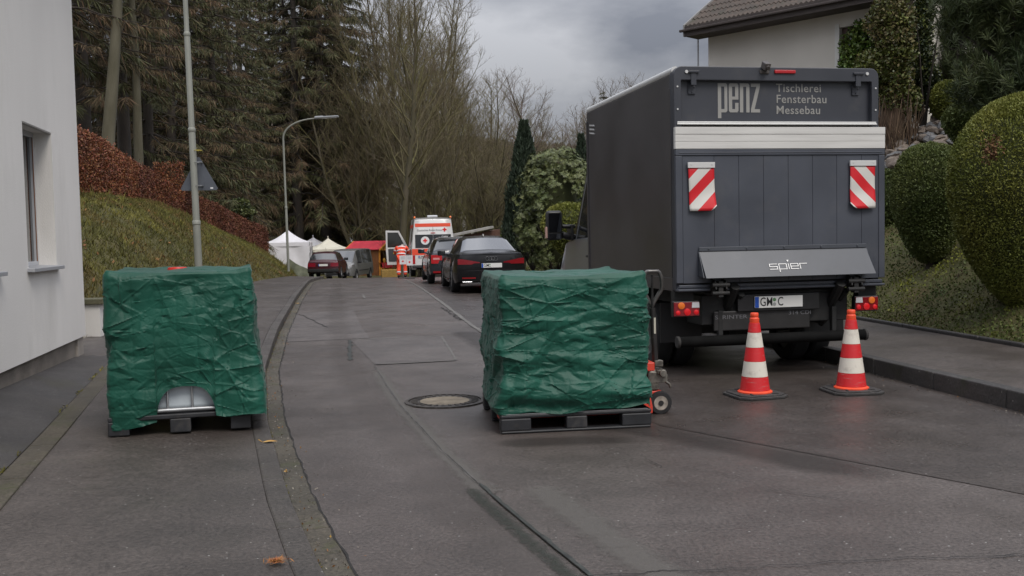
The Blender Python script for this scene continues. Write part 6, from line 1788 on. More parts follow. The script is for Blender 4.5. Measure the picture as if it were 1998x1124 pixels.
def spruce(seed, H=20.0, base=1.6, R0=3.1, brown=.35, dens=1.0):
    rs = random.Random(seed); rn = np.random.default_rng(seed); T = Tubes()
    pts = [Vector((.15 * math.sin(i * .9 + seed) * (i / 14), .12 * math.cos(i * .7 + seed) * (i / 14), -.4 + (H + .4) * i / 14)) for i in range(15)]
    T.seg(pts, [.24 * (1 - i / 14.6) + .015 for i in range(15)], 10)
    B = Tubes(); P, D, S_, MI = [], [], [], []
    z = base
    while z < H - .3:
        nb = rs.randint(4, 6); t = (z - base) / (H - base)
        for b in range(nb):
            az = rs.uniform(0, 2 * math.pi); L_ = (R0 * (1 - t) ** .75 + .25) * rs.uniform(.55, 1.12)
            dead = rs.random() < brown * (1.2 - t)
            a0 = Vector((math.cos(az), math.sin(az), 0)); sl = rs.uniform(.05, .30); path = []
            for k in range(7):
                r = L_ * k / 6; path.append(Vector((0, 0, z)) + a0 * r + Vector((0, 0, .22 * r * (1 - t) * 0 - sl * r - .055 * r * r + .018 * r ** 3 * (L_ < 3.4))) + Vector((rs.gauss(0, .04), rs.gauss(0, .04), rs.gauss(0, .03))))
            B.seg(path, [.032 * (1 - k / 7) + .006 for k in range(7)], 4)
            n = int(L_ * 78 * dens * (.6 if dead else 1))
            u = np.sqrt(rn.uniform(.02, 1, n)) * 6; k = np.minimum(5, u.astype(int)); f = (u - k)[:, None]
            A = np.array([tuple(q) for q in path]); q = A[k] * (1 - f) + A[k + 1] * f
            side = np.array([-a0.y, a0.x, 0]); sg = rn.choice([-1, 1], n)[:, None]
            d = side * sg * rn.uniform(0, .8, n)[:, None] + np.array(a0) * rn.uniform(.0, .7, n)[:, None] + np.array([0, 0, -1.0]) * rn.uniform(.25, 1.2, n)[:, None] + rn.normal(0, .18, (n, 3))
            d = unit(d); ln = rn.uniform(.07, .26, n) * (1.15 - .5 * t)
            P.append(q + d * ln[:, None]); D.append(d * ln[:, None]); S_.append(rn.uniform(.010, .021, n) * (.7 if dead else 1)); MI.append(np.full(n, 1 if dead else 0) ^ (rn.uniform(0, 1, n) < .12))
        z += rs.uniform(.34, .62)
    P, D, S_, MI = np.concatenate(P), np.concatenate(D), np.concatenate(S_), np.concatenate(MI)
    X = unit(np.cross(D, rn.normal(0, 1, (len(P), 3)))) * S_[:, None]
    return T.mesh('trunk', m_barkd), join_meshes('crown', [B.mesh('b', m_barkd), cards_mesh('n', P, X, D, [m_nd, m_nb], MI)])
def plant_tree(name, meshes, x, y, sc, rz, label, cat, group, lean=(0, 0), sxy=None):
    t = thing(name, label, cat, (x, y, ground_z(x, y) - .05), rz, group)
    t.scale = (sxy or sc, sxy or sc, sc); t.rotation_euler = (lean[0], lean[1], rz)
    link('trunk', meshes[0], t); link('crown', meshes[1], t)
    return t
SP = [spruce(1, 20, 3.2, 2.9, .5), spruce(2, 20, 2.6, 3.1, .4), spruce(3, 20, 4.6, 2.7, .6), spruce(4, 20, 2.0, 3.0, .3)]
gS = 'drooping spruces behind the beech hedge'
SPL = 'dark drooping spruce in the dense stand behind the beech hedge'
YH = interp([(px, Y) for px, pb, pt, Y in HEDGE_PX])
spots = [(128, 6, 2, 1.0), (165, 9, 0, 1.1), (242, 7, 2, 1.05), (292, 8, 1, 1.0), (335, 9, 3, 1.1), (378, 8, 1, 1.15), (420, 9, 0, 1.1), (455, 13, 2, 1.25), (488, 32, 1, 1.45), (520, 35, 3, 1.5),
         (140, 18, 1, 1.2), (200, 22, 3, 1.3), (262, 20, 1, 1.2), (318, 19, 0, 1.3), (362, 24, 3, 1.3), (410, 20, 1, 1.3), (470, 24, 3, 1.4),
         (560, 33, 1, 1.45), (592, 36, 3, 1.5), (622, 33, 0, 1.5), (648, 37, 1, 1.55), (668, 40, 3, 1.5), (540, 40, 3, 1.6), (606, 46, 1, 1.7), (632, 30, 1, 1.9), (664, 34, 3, 1.95), (578, 29, 0, 1.8)]
for i, (px, dY, v, sc) in enumerate(spots):
    Y = YH(px) + dY; p = atY(px, 300, Y)
    plant_tree('spruce_tree', SP[v], p.x, Y, sc, i * 1.7, SPL, 'tree', gS)
# bare trees
BT = [bare_tree(11, 16, .22, .85), bare_tree(12, 16, .26, .75), bare_tree(13, 16, .18, .85, 2), bare_tree(14, 15, .16, .85, 3, 1.0), bare_tree(15, 16, .25, .85, 1, .9, .18, m_twigr)]
gB = 'bare trees of the wood behind the ambulance'
BTL = 'bare leafless tree in the wood behind the ambulance and tents'
bl = [(712, 84, -60, 1), (752, 86, -80, 1), (784, 84, -60, 0), (818, 88, -40, 1), (842, 84, -5, 1), (866, 86, 25, 1), (766, 60, -90, 0), (742, 79, 20, 1), (700, 78, 90, 3), (803, 76, 0, 1), (832, 70, 10, 1), (857, 82, 35, 2), (880, 73, 75, 0), (907, 80, 105, 3), (935, 78, 150, 2), (958, 86, 175, 1), (985, 80, 215, 3), (1003, 92, 235, 2),
      (680, 78, 120, 2), (720, 90, 110, 0), (780, 96, 60, 3), (870, 104, 110, 2), (925, 100, 160, 0), (970, 104, 205, 3), (745, 110, 150, 2), (850, 112, 150, 3), (900, 116, 170, 1),
      (1030, 96, 250, 0), (945, 68, 240, 3), (1015, 74, 250, 3), (895, 66, 210, 3), (815, 64, 230, 3), (690, 82, 210, 3), (975, 64, 290, 3), (728, 80, 260, 3), (850, 62, 290, 3), (630, 88, 140, 0), (595, 92, 120, 2), (1000, 68, 300, 3), (925, 64, 310, 3), (770, 72, 280, 3)]
def grow(px, Y, topy, v, name, label, group, cat='tree', i=0, lib=BT, Hs=(16, 16, 16, 15, 16)):
    p = atY(px, topy, Y); g_ = ground_z(p.x, Y); sc = (p.z - g_) / Hs[v]
    return plant_tree(name, lib[v], p.x, Y, sc, i * 2.3, label, cat, group, sxy=max(.75, min(1.15, sc * .85 + .2)) if sc < 1.3 else sc * .85)
for i, (px, Y, ty, v) in enumerate(bl): grow(px, Y, ty, v, 'bare_tree', BTL, gB, i=i)
gC = 'small bare trees above the cypress and lorry'
for i, (px, Y, ty, v) in enumerate([(1048, 62, 135, 4), (1085, 70, 190, 3), (1112, 66, 205, 4), (1136, 74, 225, 3), (1068, 80, 200, 1), (1175, 70, 190, 4), (1215, 66, 165, 4), (1250, 62, 150, 4), (1285, 70, 145, 4)]):
    grow(px, Y, ty, v, 'bare_tree', 'slender bare tree whose top stands above the cypress and the lorry', gC, i=i + 3)
p = atY(1179, 170, 56); g_ = ground_z(p.x, 56)
plant_tree('spruce_tree', SP[3], p.x, 56, (p.z - g_) / 20, .4, 'small green conifer whose tip shows above the front of the lorry', 'tree', None, sxy=.42)
# pale leaning trunk among the spruces
q = bare_tree(21, 17, .42, .6, 1, .55, .215, m_twigs, m_barkp)
for px, ptop, Y, lab in ((212, 247, 29.5, 'pale leaning trunk standing among the spruces just above the orange hedge'), (268, 262, 34, 'second pale trunk, straighter, right of the leaning one above the hedge')):
    a, b = atY(px, 280, Y), atY(ptop, 0, Y)
    plant_tree('bare_tree', q, a.x - (b.x - a.x) * .25, Y, .95 if px == 212 else .8, 1.0 if px == 212 else 3.4, lab, 'tree', None, lean=(0, math.atan2(b.x - a.x, b.z - a.z)) if px == 212 else (0, .02))
# thicket of saplings at the foot of the wood
T = Tubes(); rs = random.Random(9)
for i in range(900):
    Y = rs.uniform(60, 104); X = rs.uniform(-.22, .03) * Y - (3 if Y < 64 else 0); h = rs.uniform(2.0, 6.5)
    if X / Y < -.125 and Y < 88: continue
    p0 = Vector((X, Y, ground_z(X, Y) - .1)); pts, d = wobble_path(rs, p0, Vector((rs.gauss(0, .16), rs.gauss(0, .16), 1)), h, 4, .07, .03)
    T.seg(pts, [.022, .018, .014, .009, .004], 4)
    for k in range(9):
        u = rs.uniform(.15, 1); j = min(3, int(u * 4)); a = pts[j].lerp(pts[j + 1], u * 4 - j); az = rs.uniform(0, 6.28)
        pp_, _ = wobble_path(rs, a, Vector((math.cos(az), math.sin(az), .9)), h * rs.uniform(.1, .3), 2, .15, .05); T.seg(pp_, [.009, .007, .004], 3)
tag(link('undergrowth', T.mesh('undergrowth', M('thicket_twig', (.145, .145, .040), .9, col2=(.125, .105, .045), vs=.3, island=.2))), 'dense thicket of thin saplings at the foot of the bare wood', 'thicket', kind='stuff')
# wooded hillside far behind
n = 26000; hx_ = rg.uniform(-260, 130, n); hy_ = rg.uniform(150, 640, n)
hz_ = np.array([ground_z(a, b) for a, b in zip(hx_, hy_)])
hh = rg.uniform(3.0, 6.5, n); P = np.stack([hx_, hy_, hz_ + hh * .5], 1)
Yv = np.stack([rg.normal(0, .12, n) * hh, rg.normal(0, .12, n) * hh, hh * .75], 1); an = rg.uniform(0, np.pi, n); Xv = np.stack([np.cos(an), np.sin(an), np.zeros(n)], 1) * (hh * .33)[:, None]
me = cards_mesh('far_wood', P, Xv, Yv, [M('far_bare_wood', (.120, .100, .082), .95, col2=(.085, .076, .066), vs=.02, island=.3), M('far_conifer', (.032, .038, .030), .95, island=.3)], (rg.uniform(0, 1, n) < .10 + .25 * (np.sin(hx_ * .03) * np.cos(hy_ * .02) > .6)).astype(int))
tag(link('far_wood', me), 'bare brown wood covering the hillside far behind the trees', 'wood', kind='stuff')
m_fw = M('far_house_white', (.55, .54, .52), .9); m_fr = M('far_house_roof', (.10, .075, .065), .9)
for i, (px, py, Y) in enumerate(((828, 288, 300), (846, 305, 290), (812, 300, 310), (736, 322, 270), (720, 355, 240), (868, 340, 250), (792, 350, 245), (900, 322, 262))):
    p = atY(px, py, Y); g_ = ground_z(p.x, Y); 
    t = thing('far_house', 'small white house with a dark roof on the hillside, seen through the bare wood', 'house', (p.x, Y, p.z - 4), R(20 + 37 * i), 'white houses on the far hillside')
    w_, l_, h_ = 6.5, 8 + i % 3, 5.2
    MB().span((-l_ / 2, -w_ / 2, min(0, g_ - p.z + 3)), (l_ / 2, w_ / 2, h_)).build('wall', m_fw, t)
    MB().prism([(-w_ / 2 - .4, h_), (w_ / 2 + .4, h_), (0, h_ + 3)], 0, -l_ / 2 - .3, l_ / 2 + .3).build('roof', m_fr, t)
    for s in (-1, 1):
        for z in (1.2, 3.4): MB().span((s * l_ * .25 - .6, -w_ / 2 - .03, z), (s * l_ * .25 + .6, -w_ / 2 + .02, z + 1.2)).build('window', GLASS, t)
# ================================================================== PLANTED BANK ON THE RIGHT
m_moss = M('cotoneaster_leaf', (.044, .068, .009), .7, col2=(.080, .096, .012), vs=1.1, island=.32)
m_mossy = M('yellow_green_moss_leaf', (.140, .150, .012), .75, col2=(.080, .096, .012), vs=1.6, island=.3)
m_dead = M('brown_litter_leaf', (.085, .048, .022), .8, col2=(.050, .034, .018), vs=2, island=.5)
pts, mi = [], []
random.seed(12)
while len(pts) < 165000:
    y = 6.5 + 34 * random.random() ** 1.9; a = SR(y) + .06; x = a + min(6.0, 5.6) * random.random() ** 1.1
    k = noise.noise(Vector((x * .9, y * .9, 14))) + .6 * noise.noise(Vector((x * 3.1, y * 3.1, 3)))
    pts.append((x, y, ground_z(x, y) + .015 + .035 * random.random() + .03 * max(0, k))); mi.append(1 if k > .22 else (2 if k < -.58 else 0))
P = np.array(pts); n = len(P); X, Y = leaf_axes(n, .019, up=np.array([0, -.3, .9]), spread=.9, aspect=.6)
tag(link('ground_cover', cards_mesh('ground_cover', P, X, Y, [m_moss, m_mossy, m_dead], mi)), 'low mossy ground cover on the bank above the right pavement', 'ground cover', kind='stuff')

# ---- clipped topiary domes
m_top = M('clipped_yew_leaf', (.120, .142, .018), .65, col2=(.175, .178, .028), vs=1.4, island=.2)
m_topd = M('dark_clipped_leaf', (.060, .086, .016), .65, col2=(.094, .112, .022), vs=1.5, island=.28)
m_core = M('bush_inside', (.040, .046, .014), .9)
def topiary(px, py, Y, rpx, ztop_px, zbot_px, label, n, leaf, mat, flat=2.2, taper=.55, depth=.95):
    c = atY(px, py, Y); rx = rpx * Y / FPX; zt_, zb_ = atY(px, ztop_px, Y).z, atY(px, zbot_px, Y).z
    t = thing('topiary_bush', label, 'topiary bush', (c.x, Y, zb_), 0, 'clipped topiary domes on the right bank')
    h = zt_ - zb_
    def shape(u, v):            # u azimuth, v 0..1 from bottom to top
        e = (1 - abs(2 * v - 1) ** flat) ** (1 / flat)
        r = e * (1 - taper * max(0, .55 - v) / .55)
        return r
    def surf(a, v, off=0):
        r = shape(a, v) * (1 + .05 * noise.noise(Vector((math.cos(a) * 1.6 + Y, math.sin(a) * 1.6, v * 3)))) + off
        return (rx * r * math.cos(a), rx * depth * r * math.sin(a), h * v + .03 * noise.noise(Vector((a, v * 4, Y))))
    rows = [[tuple(q * .95 if i < 2 else q for i, q in enumerate(surf(2 * math.pi * k / 40, .02 + .955 * j / 22))) for k in range(40)] for j in range(23)]
    core = MB(); core.grid(rows, close_u=True); core.add(rows[-1], [tuple(range(40))]); cm = core.mesh('c', m_core, 180)
    a = rg.uniform(0, 2 * np.pi, n); v = rg.uniform(0, 1, n) ** .9
    v = np.where(rg.uniform(0, 1, n) < .22, 1 - .12 * rg.uniform(0, 1, n) ** 1.2, v)
    P = np.array([surf(x, y) for x, y in zip(a, v)]) + rg.normal(0, leaf * .55, (n, 3))
    N_ = unit(P - np.array([0, 0, h * .5])); X, Yv = leaf_axes(n, leaf, up=N_ * .9 + np.array([0, 0, .5]), spread=.8, aspect=.42)
    link('crown', join_meshes('crown', [cm, cards_mesh('l', P, X, Yv, mat)]), t)
    T = Tubes(); T.seg([Vector((0, 0, -.5)), Vector((.02, 0, h * .3))], [.07, .05], 8); link('trunk', T.mesh('trunk', m_barkd), t)
topiary(2000, 400, 11.6, 143, 186, 600, 'largest clipped dome, cropped by the edge, with a brown scar below its top', 110000, .0165, m_top, 2.3, .35)
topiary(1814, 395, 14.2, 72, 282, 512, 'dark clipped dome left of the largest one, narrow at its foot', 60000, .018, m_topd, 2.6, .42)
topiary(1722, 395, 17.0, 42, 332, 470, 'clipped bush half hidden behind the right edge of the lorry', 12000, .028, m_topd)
topiary(1850, 204, 19.6, 34, 160, 246, 'small bright topped dome above the rockery, higher of the two', 12000, .028, m_top)
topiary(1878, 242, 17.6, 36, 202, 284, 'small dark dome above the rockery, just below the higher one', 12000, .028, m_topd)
topiary(1108, 432, 27.5, 52, 398, 500, 'clipped green dome in front of the rhododendron beside the lorry mirror', 14000, .036, m_top)
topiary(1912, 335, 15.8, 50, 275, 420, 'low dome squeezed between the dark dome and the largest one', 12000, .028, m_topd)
# the brown scar on the big dome: a patch of dead twigs
cs_ = atY(1935, 292, 10.72); n = 260
P = np.array(cs_) + rg.normal(0, 1, (n, 3)) * np.array([.045, .03, .07]); X, Y = leaf_axes(n, .020)
big = [o for o in S.objects if o.name.startswith('topiary_bush')][0]
o = link('dead_twigs', cards_mesh('dead_twigs', P - np.array(big.location), X, Y, M('dead_twig_brown', (.12, .058, .022), .85, island=.4)), big); o['kind'] = 'stuff'

# ---- rockery stones
m_rock = M('brown_grey_rock', (.15, .118, .095), .85, col2=(.21, .175, .145), vs=3, bump=.5, bs=14)
m_rockg = M('blue_grey_rock', (.105, .108, .115), .8, col2=(.16, .155, .15), vs=3, bump=.5, bs=14)
def rock_mesh(seed, mat):
    rs = random.Random(seed); bm = bmesh.new(); bmesh.ops.create_icosphere(bm, subdivisions=2, radius=.5)
    for v in bm.verts:
        d = v.co.normalized(); k = 1 + .35 * noise.noise(d * 1.4 + Vector((seed * 3.1, 0, 0))) + .12 * noise.noise(d * 4 + Vector((0, seed, 0)))
        v.co = d * .5 * k
    for _ in range(5):
        nrm = Vector((rs.gauss(0, 1), rs.gauss(0, 1), rs.gauss(0, 1))).normalized(); dd = rs.uniform(.26, .38)
        for v in bm.verts:
            s_ = v.co.dot(nrm)
            if s_ > dd: v.co -= nrm * (s_ - dd)
    me = bpy.data.meshes.new('rockery_stone'); bm.to_mesh(me); bm.free(); me.materials.append(mat)
    me.polygons.foreach_set('use_smooth', [True] * len(me.polygons)); me.set_sharp_from_angle(angle=R(28))
    return me
RK = [rock_mesh(i, m_rock if i % 3 else m_rockg) for i in range(8)]
rs = random.Random(4); k = 0
for _ in range(400):
    if k >= 86: break
    u, w_ = rs.random(), rs.random()
    px = 1722 + 126 * u + rs.gauss(0, 4); lo, hi = 338 - 62 * u, 300 - 78 * u
    py = lo + (hi - lo) * w_; Y = 18.0 + 1.6 * w_ + .3 * u
    p = atY(px, py, Y); sc = rs.uniform(.13, .36)
    o = link('rockery_stone', RK[k % 8]); o.location = p; o.scale = (sc * rs.uniform(.9, 1.5), sc * rs.uniform(.8, 1.2), sc * rs.uniform(.5, .85)); o.rotation_euler = (rs.uniform(-.6, .6), rs.uniform(-.6, .6), rs.uniform(0, 6.28))
    tag(o, 'angular brown grey stone in the rockery heap between the ivy stump and the small domes', 'stone', 'stones of the rockery'); k += 1
# earth the stones lie on
mb = MB(); rows = []
for i in range(7):
    w_ = i / 6; row = []
    for j in range(11):
        u = -.1 + 1.2 * j / 10; p = atY(1722 + 126 * u, (346 - 62 * u) + (-38 - 16 * u) * w_, 18.1 + 1.7 * w_ + .3 * u); row.append((p.x, p.y, p.z - .10))
    rows.append(row)
rows.append([(x, y + .6, z - 1.2) for x, y, z in rows[-1]]); rows.insert(0, [(x, y - .2, z - 1.0) for x, y, z in rows[0]])
tag(mb.grid(rows).build('soil_mound', m_soil, smooth=180, fix=False), 'earth mound below the rockery stones', kind='structure')

# ---- leaf masses: a cloud of leaves around a list of blobs
def leaf_cloud(blobs, n, leaf, aspect=.5, shell=.35, up=(0, 0, .4), spread=1.0, cull=0.0):
    """blobs: (centre, radii); leaves in the outer shell of every blob"""
    C = np.array([b[0] for b in blobs]); Rr = np.array([b[1] for b in blobs]); wts = (Rr[:, 0] * Rr[:, 2]); wts = wts / wts.sum()
    k = rg.choice(len(blobs), n, p=wts); d = unit(rg.normal(0, 1, (n, 3))); r = 1 - shell * rg.uniform(0, 1, n) ** 1.5
    P = C[k] + d * Rr[k] * r[:, None]
    X, Y = leaf_axes(n, leaf, up=d * .8 + np.array(up), spread=spread, aspect=aspect)
    return P, X, Y
m_ivy = M('ivy_leaf', (.052, .070, .014), .5, spec=.5, col2=(.095, .105, .020), vs=1.8, island=.5)
m_ivyd = M('dark_ivy_leaf', (.020, .032, .012), .45, spec=.5, col2=(.036, .050, .018), vs=1.8, island=.5)
m_ivyb = M('dry_ivy_leaf', (.125, .092, .030), .7, col2=(.085, .075, .022), vs=2.2, island=.45)
m_bright = M('bright_ivy_leaf', (.060, .110, .014), .5, spec=.5, col2=(.095, .140, .022), vs=2.5, island=.45)
m_fib = M('dead_vine_stem', (.135, .088, .055), .9, col2=(.085, .056, .036), vs=5, island=.3)
# overgrown stump: vine stems below, ivy crown above
Yi = 19.4; b0, b1 = atY(1742, 300, Yi), atY(1748, 10, Yi)
t = thing('ivy_stump', 'tall stump overgrown with ivy, bare brown vine stems below, beside the lorry', 'ivy stump', (b0.x, Yi, b0.z - .1))
T = Tubes(); rs = random.Random(8); hs_ = b1.z - b0.z
T.seg([Vector((0, .05, -.4)), Vector((.02, .05, hs_ * .4)), Vector((.03, .05, hs_ * .9))], [.24, .22, .14], 10)
for i in range(190):
    a = rs.uniform(0, 6.28); r = rs.uniform(.26, .43); p0 = Vector((r * 1.05 * math.cos(a), r * .9 * math.sin(a), rs.uniform(-.2, .25)))
    pp_, _ = wobble_path(rs, p0, Vector((rs.gauss(0, .10), rs.gauss(0, .10), 1)), rs.uniform(.5, 1.2), 5, .10, .0); T.seg(pp_, [.013, .013, .011, .010, .008, .006], 4)
link('trunk', T.mesh('trunk', m_fib), t)
bl_ = [((rs.gauss(0, .10), rs.gauss(0, .06), hs_ * (.40 + .60 * k / 16)), (rs.uniform(.30, .48), rs.uniform(.30, .42), rs.uniform(.26, .42))) for k in range(17)]
P, X, Y = leaf_cloud(bl_, 15000, .036, .6, .5); mi = np.where(P[:, 2] > hs_ * .74, np.where(rg.uniform(0, 1, len(P)) < .55, 1, 0), np.where(rg.uniform(0, 1, len(P)) < .2, 1, 0))
link('crown', cards_mesh('crown', P, X, Y, [m_ivy, m_ivyb], mi), t)
# bright ivy clump against the house window
Yv = 21.4; a, b = atY(1672, 320, Yv), atY(1672, 52, Yv); t = thing('ivy_clump', 'bright green ivy clump in front of the window of the house on the right', 'ivy', (a.x, Yv, a.z)); hv = b.z - a.z
bl_ = [((rs.gauss(0, .12), rs.gauss(0, .1), hv * (.08 + .86 * k / 12)), (rs.uniform(.28, .40), .32, .34)) for k in range(13)]
P, X, Y = leaf_cloud(bl_, 9000, .040, .6, .5); link('foliage', cards_mesh('foliage', P, X, Y, [m_bright, m_ivyb], (rg.uniform(0, 1, 9000) < .05).astype(int)), t)
T = Tubes(); T.seg([Vector((0, .05, -.3)), Vector((0, .05, hv * .9))], [.09, .05], 8); link('trunk', T.mesh('trunk', m_barkd), t)
# dark ivy bush right of the stump
def bush(name, px, py0, py1, Y, rpx, label, cat, n, leaf, mat, mi=None, group=None, nb=14, aspect=.5):
    a, b = atY(px, py0, Y), atY(px, py1, Y); h = b.z - a.z; r = rpx * Y / FPX
    t = thing(name, label, cat, (a.x, Y, a.z), 0, group)
    bl_ = []
    for k in range(nb):
        u = (k + .5) / nb; q = math.sin(min(1, u * 1.15 + .12) * math.pi) ** .6; an = rs.uniform(0, 6.28); rr = r * q * rs.uniform(.1, .62)
        bl_.append(((rr * math.cos(an), rr * math.sin(an), h * (.12 + .80 * u)), (r * rs.uniform(.34, .55), r * rs.uniform(.34, .5), h * rs.uniform(.10, .18))))
    P, X, Yx = leaf_cloud(bl_, n, leaf, aspect, .5); mats = mat if isinstance(mat, list) else [mat]
    link('foliage', cards_mesh('foliage', P, X, Yx, mats, None if len(mats) == 1 else (rg.uniform(0, 1, n) < .3).astype(int)), t)
    T = Tubes()
    for k in range(6): pp_, _ = wobble_path(rs, Vector((0, 0, -.3)), Vector((rs.gauss(0, .4), rs.gauss(0, .4), 1)), h * .8, 4, .1, .02); T.seg(pp_, [.035, .03, .022, .015, .008], 5)
    link('stem', T.mesh('stem', m_barkd), t)
    return t
bush('ivy_bush', 1803, 234, -40, 19.9, 44, 'dark ivy bush between the ivy stump and the small domes', 'bush', 14000, .036, [m_ivyd, m_ivy])
bush('ivy_bush', 1850, 205, 30, 23.0, 70, 'tall dark evergreen bush behind the rockery, left of the pine', 'bush', 12000, .045, [m_ivyd, m_nd])
bush('ivy_bush', 1975, 300, 235, 15.2, 50, 'sparse yellowish bush above the largest dome at the edge', 'bush', 3500, .03, [m_ivyb, m_ivyd])
# ---- dark mountain pine in the upper right corner
m_pine = M('dark_pine_needle', (.030, .046, .012), .7, col2=(.054, .068, .018), vs=1.2, island=.45)
m_tip = M('pale_pine_tip', (.060, .092, .032), .65, island=.3)
def pine(px, py0, py1, Y, rpx, label, ncl, tips):
    a, b = atY(px, py0, Y), atY(px, py1, Y); h = b.z - a.z; r = rpx * Y / FPX
    t = thing('pine_tree', label, 'pine tree', (a.x, Y, a.z - .2)); T = Tubes(); P, D, MI = [], [], []
    for i in range(26):
        an = rs.uniform(0, 6.28); z0 = h * rs.uniform(.02, .8); L_ = r * rs.uniform(.55, 1.1)
        pp_, _ = wobble_path(rs, Vector((0, 0, z0)), Vector((math.cos(an), math.sin(an), rs.uniform(.0, .5))), L_, 6, .12, .10); T.seg(pp_, [.05, .042, .035, .028, .02, .014, .008], 5)
        for c in range(ncl // 26):
            k = rs.uniform(.25, 1) * 6; j = min(5, int(k)); q = pp_[j].lerp(pp_[j + 1], k - j) + Vector((rs.gauss(0, .16), rs.gauss(0, .16), abs(rs.gauss(0, .14))))
            ax = Vector((rs.gauss(0, .35), rs.gauss(0, .35), .8)).normalized(); tip = rs.random() < tips
            m = 46; dd = rg.normal(0, .55, (m, 3)) + np.array(ax) * .75; dd = unit(dd) * rg.uniform(.06, .115, m)[:, None]
            off = np.outer(rg.uniform(-.09, .09, m), np.array(ax))
            P.append(np.array(q) + off + dd); D.append(dd); MI.append(np.full(m, 0))
            if tip:
                m = 16; off = np.outer(rg.uniform(.06, .20, m), np.array(ax)); dd = unit(rg.normal(0, .3, (m, 3)) + np.array(ax)) * .05
                P.append(np.array(q) + off + dd); D.append(dd); MI.append(np.full(m, 1))
    T.seg([Vector((0, 0, -.4)), Vector((.05, 0, h * .5)), Vector((.1, 0, h * .95))], [.15, .11, .04], 8)
    P, D, MI = np.concatenate(P), np.concatenate(D), np.concatenate(MI); X = unit(np.cross(D, rg.normal(0, 1, (len(P), 3)))) * .0058
    link('trunk', T.mesh('trunk', m_barkd), t); link('crown', cards_mesh('crown', P, X, D, [m_pine, m_tip], MI), t)
pine(1985, 240, -70, 15.6, 150, 'dark mountain pine with pale tips in the upper corner above the largest dome', 1500, .16)
pine(1868, 170, -40, 21.5, 80, 'dark pine standing behind the ivy stump, left of the mountain pine', 620, .08)
pine(2080, 250, -120, 18.0, 150, 'dark pine at the very edge behind the mountain pine', 700, .08)
# ---- rhododendron, cypress and shrubs beside the road ahead
m_rho = M('rhododendron_leaf', (.075, .098, .028), .5, spec=.4, col2=(.118, .132, .048), vs=1.2, island=.4)
def rhodo(px, py0, py1, Y, rpx, label, n, seed):
    a, b = atY(px, py0, Y), atY(px, py1, Y); h = b.z - a.z; r = rpx * Y / FPX
    t = thing('rhododendron', label, 'shrub', (a.x, Y, a.z)); P, X_, Y_ = [], [], []; rs = random.Random(seed)
    prof_ = lambda v: (1 - abs(2 * (v * .92 + .06) - 1) ** 2.4) ** .5
    ncl = max(40, n // 17)
    for c_ in range(ncl):
        v = rs.random() ** .8; an = rs.uniform(0, 6.28); rr = r * prof_(v) * rs.uniform(.62, .98); cr = rs.uniform(.20, .36) * (r / 1.3)
        c0 = np.array([rr * math.cos(an), rr * math.sin(an), h * v]); outv = np.array([math.cos(an) * prof_(v), math.sin(an) * prof_(v), .35 + .8 * v])
        for i in range(n // ncl):
            dv = np.array([rs.gauss(0, 1), rs.gauss(0, 1), rs.gauss(0, 1)]) + outv * 1.1; dv /= np.linalg.norm(dv); c = c0 + dv * cr * rs.uniform(.75, 1.05)
            e1 = np.cross(dv, [rs.gauss(0, 1), rs.gauss(0, 1), rs.gauss(0, 1)]); e1 /= np.linalg.norm(e1); e2 = np.cross(dv, e1); q = rs.uniform(0, 6.28); m = 7
            for k in range(m):
                aa = q + 6.28 * k / m; d = e1 * math.cos(aa) + e2 * math.sin(aa) + dv * rs.uniform(-.1, .6) + np.array([0, 0, -.25]); d /= np.linalg.norm(d); s_ = rs.uniform(.038, .062)
                w_ = np.cross(d, dv); w_ /= max(1e-6, np.linalg.norm(w_))
                P.append(c + d * s_); Y_.append(d * s_); X_.append(w_ * s_ * .34)
    core = MB(); core.grid([[(r * .50 * (1 - abs(2 * (j / 12 * .92 + .06) - 1) ** 2.4) ** .5 * math.cos(6.283 * k / 24), r * .50 * (1 - abs(2 * (j / 12 * .92 + .06) - 1) ** 2.4) ** .5 * math.sin(6.283 * k / 24), h * (.04 + .88 * j / 12)) for k in range(24)] for j in range(13)], close_u=True)
    link('foliage', join_meshes('foliage', [core.mesh('c', m_core, 180), cards_mesh('l', np.array(P), np.array(X_), np.array(Y_), m_rho)]), t)
    T = Tubes()
    for k in range(5): pp_, _ = wobble_path(rs, Vector((0, 0, -.5)), Vector((rs.gauss(0, .4), rs.gauss(0, .4), 1)), h * .7, 4, .1, .02); T.seg(pp_, [.05, .04, .03, .02, .01], 5)
    link('stem', T.mesh('stem', m_barkd), t)
rhodo(1090, 520, 305, 33.5, 78, 'large pale green rhododendron between the cypress and the lorry cab', 4600, 3)
rhodo(1040, 500, 395, 35.0, 34, 'smaller rhododendron in front of the cypress foot', 700, 5)
m_cyp = M('cypress_scale_leaf', (.016, .030, .016), .75, col2=(.030, .048, .024), vs=1.6, island=.4)
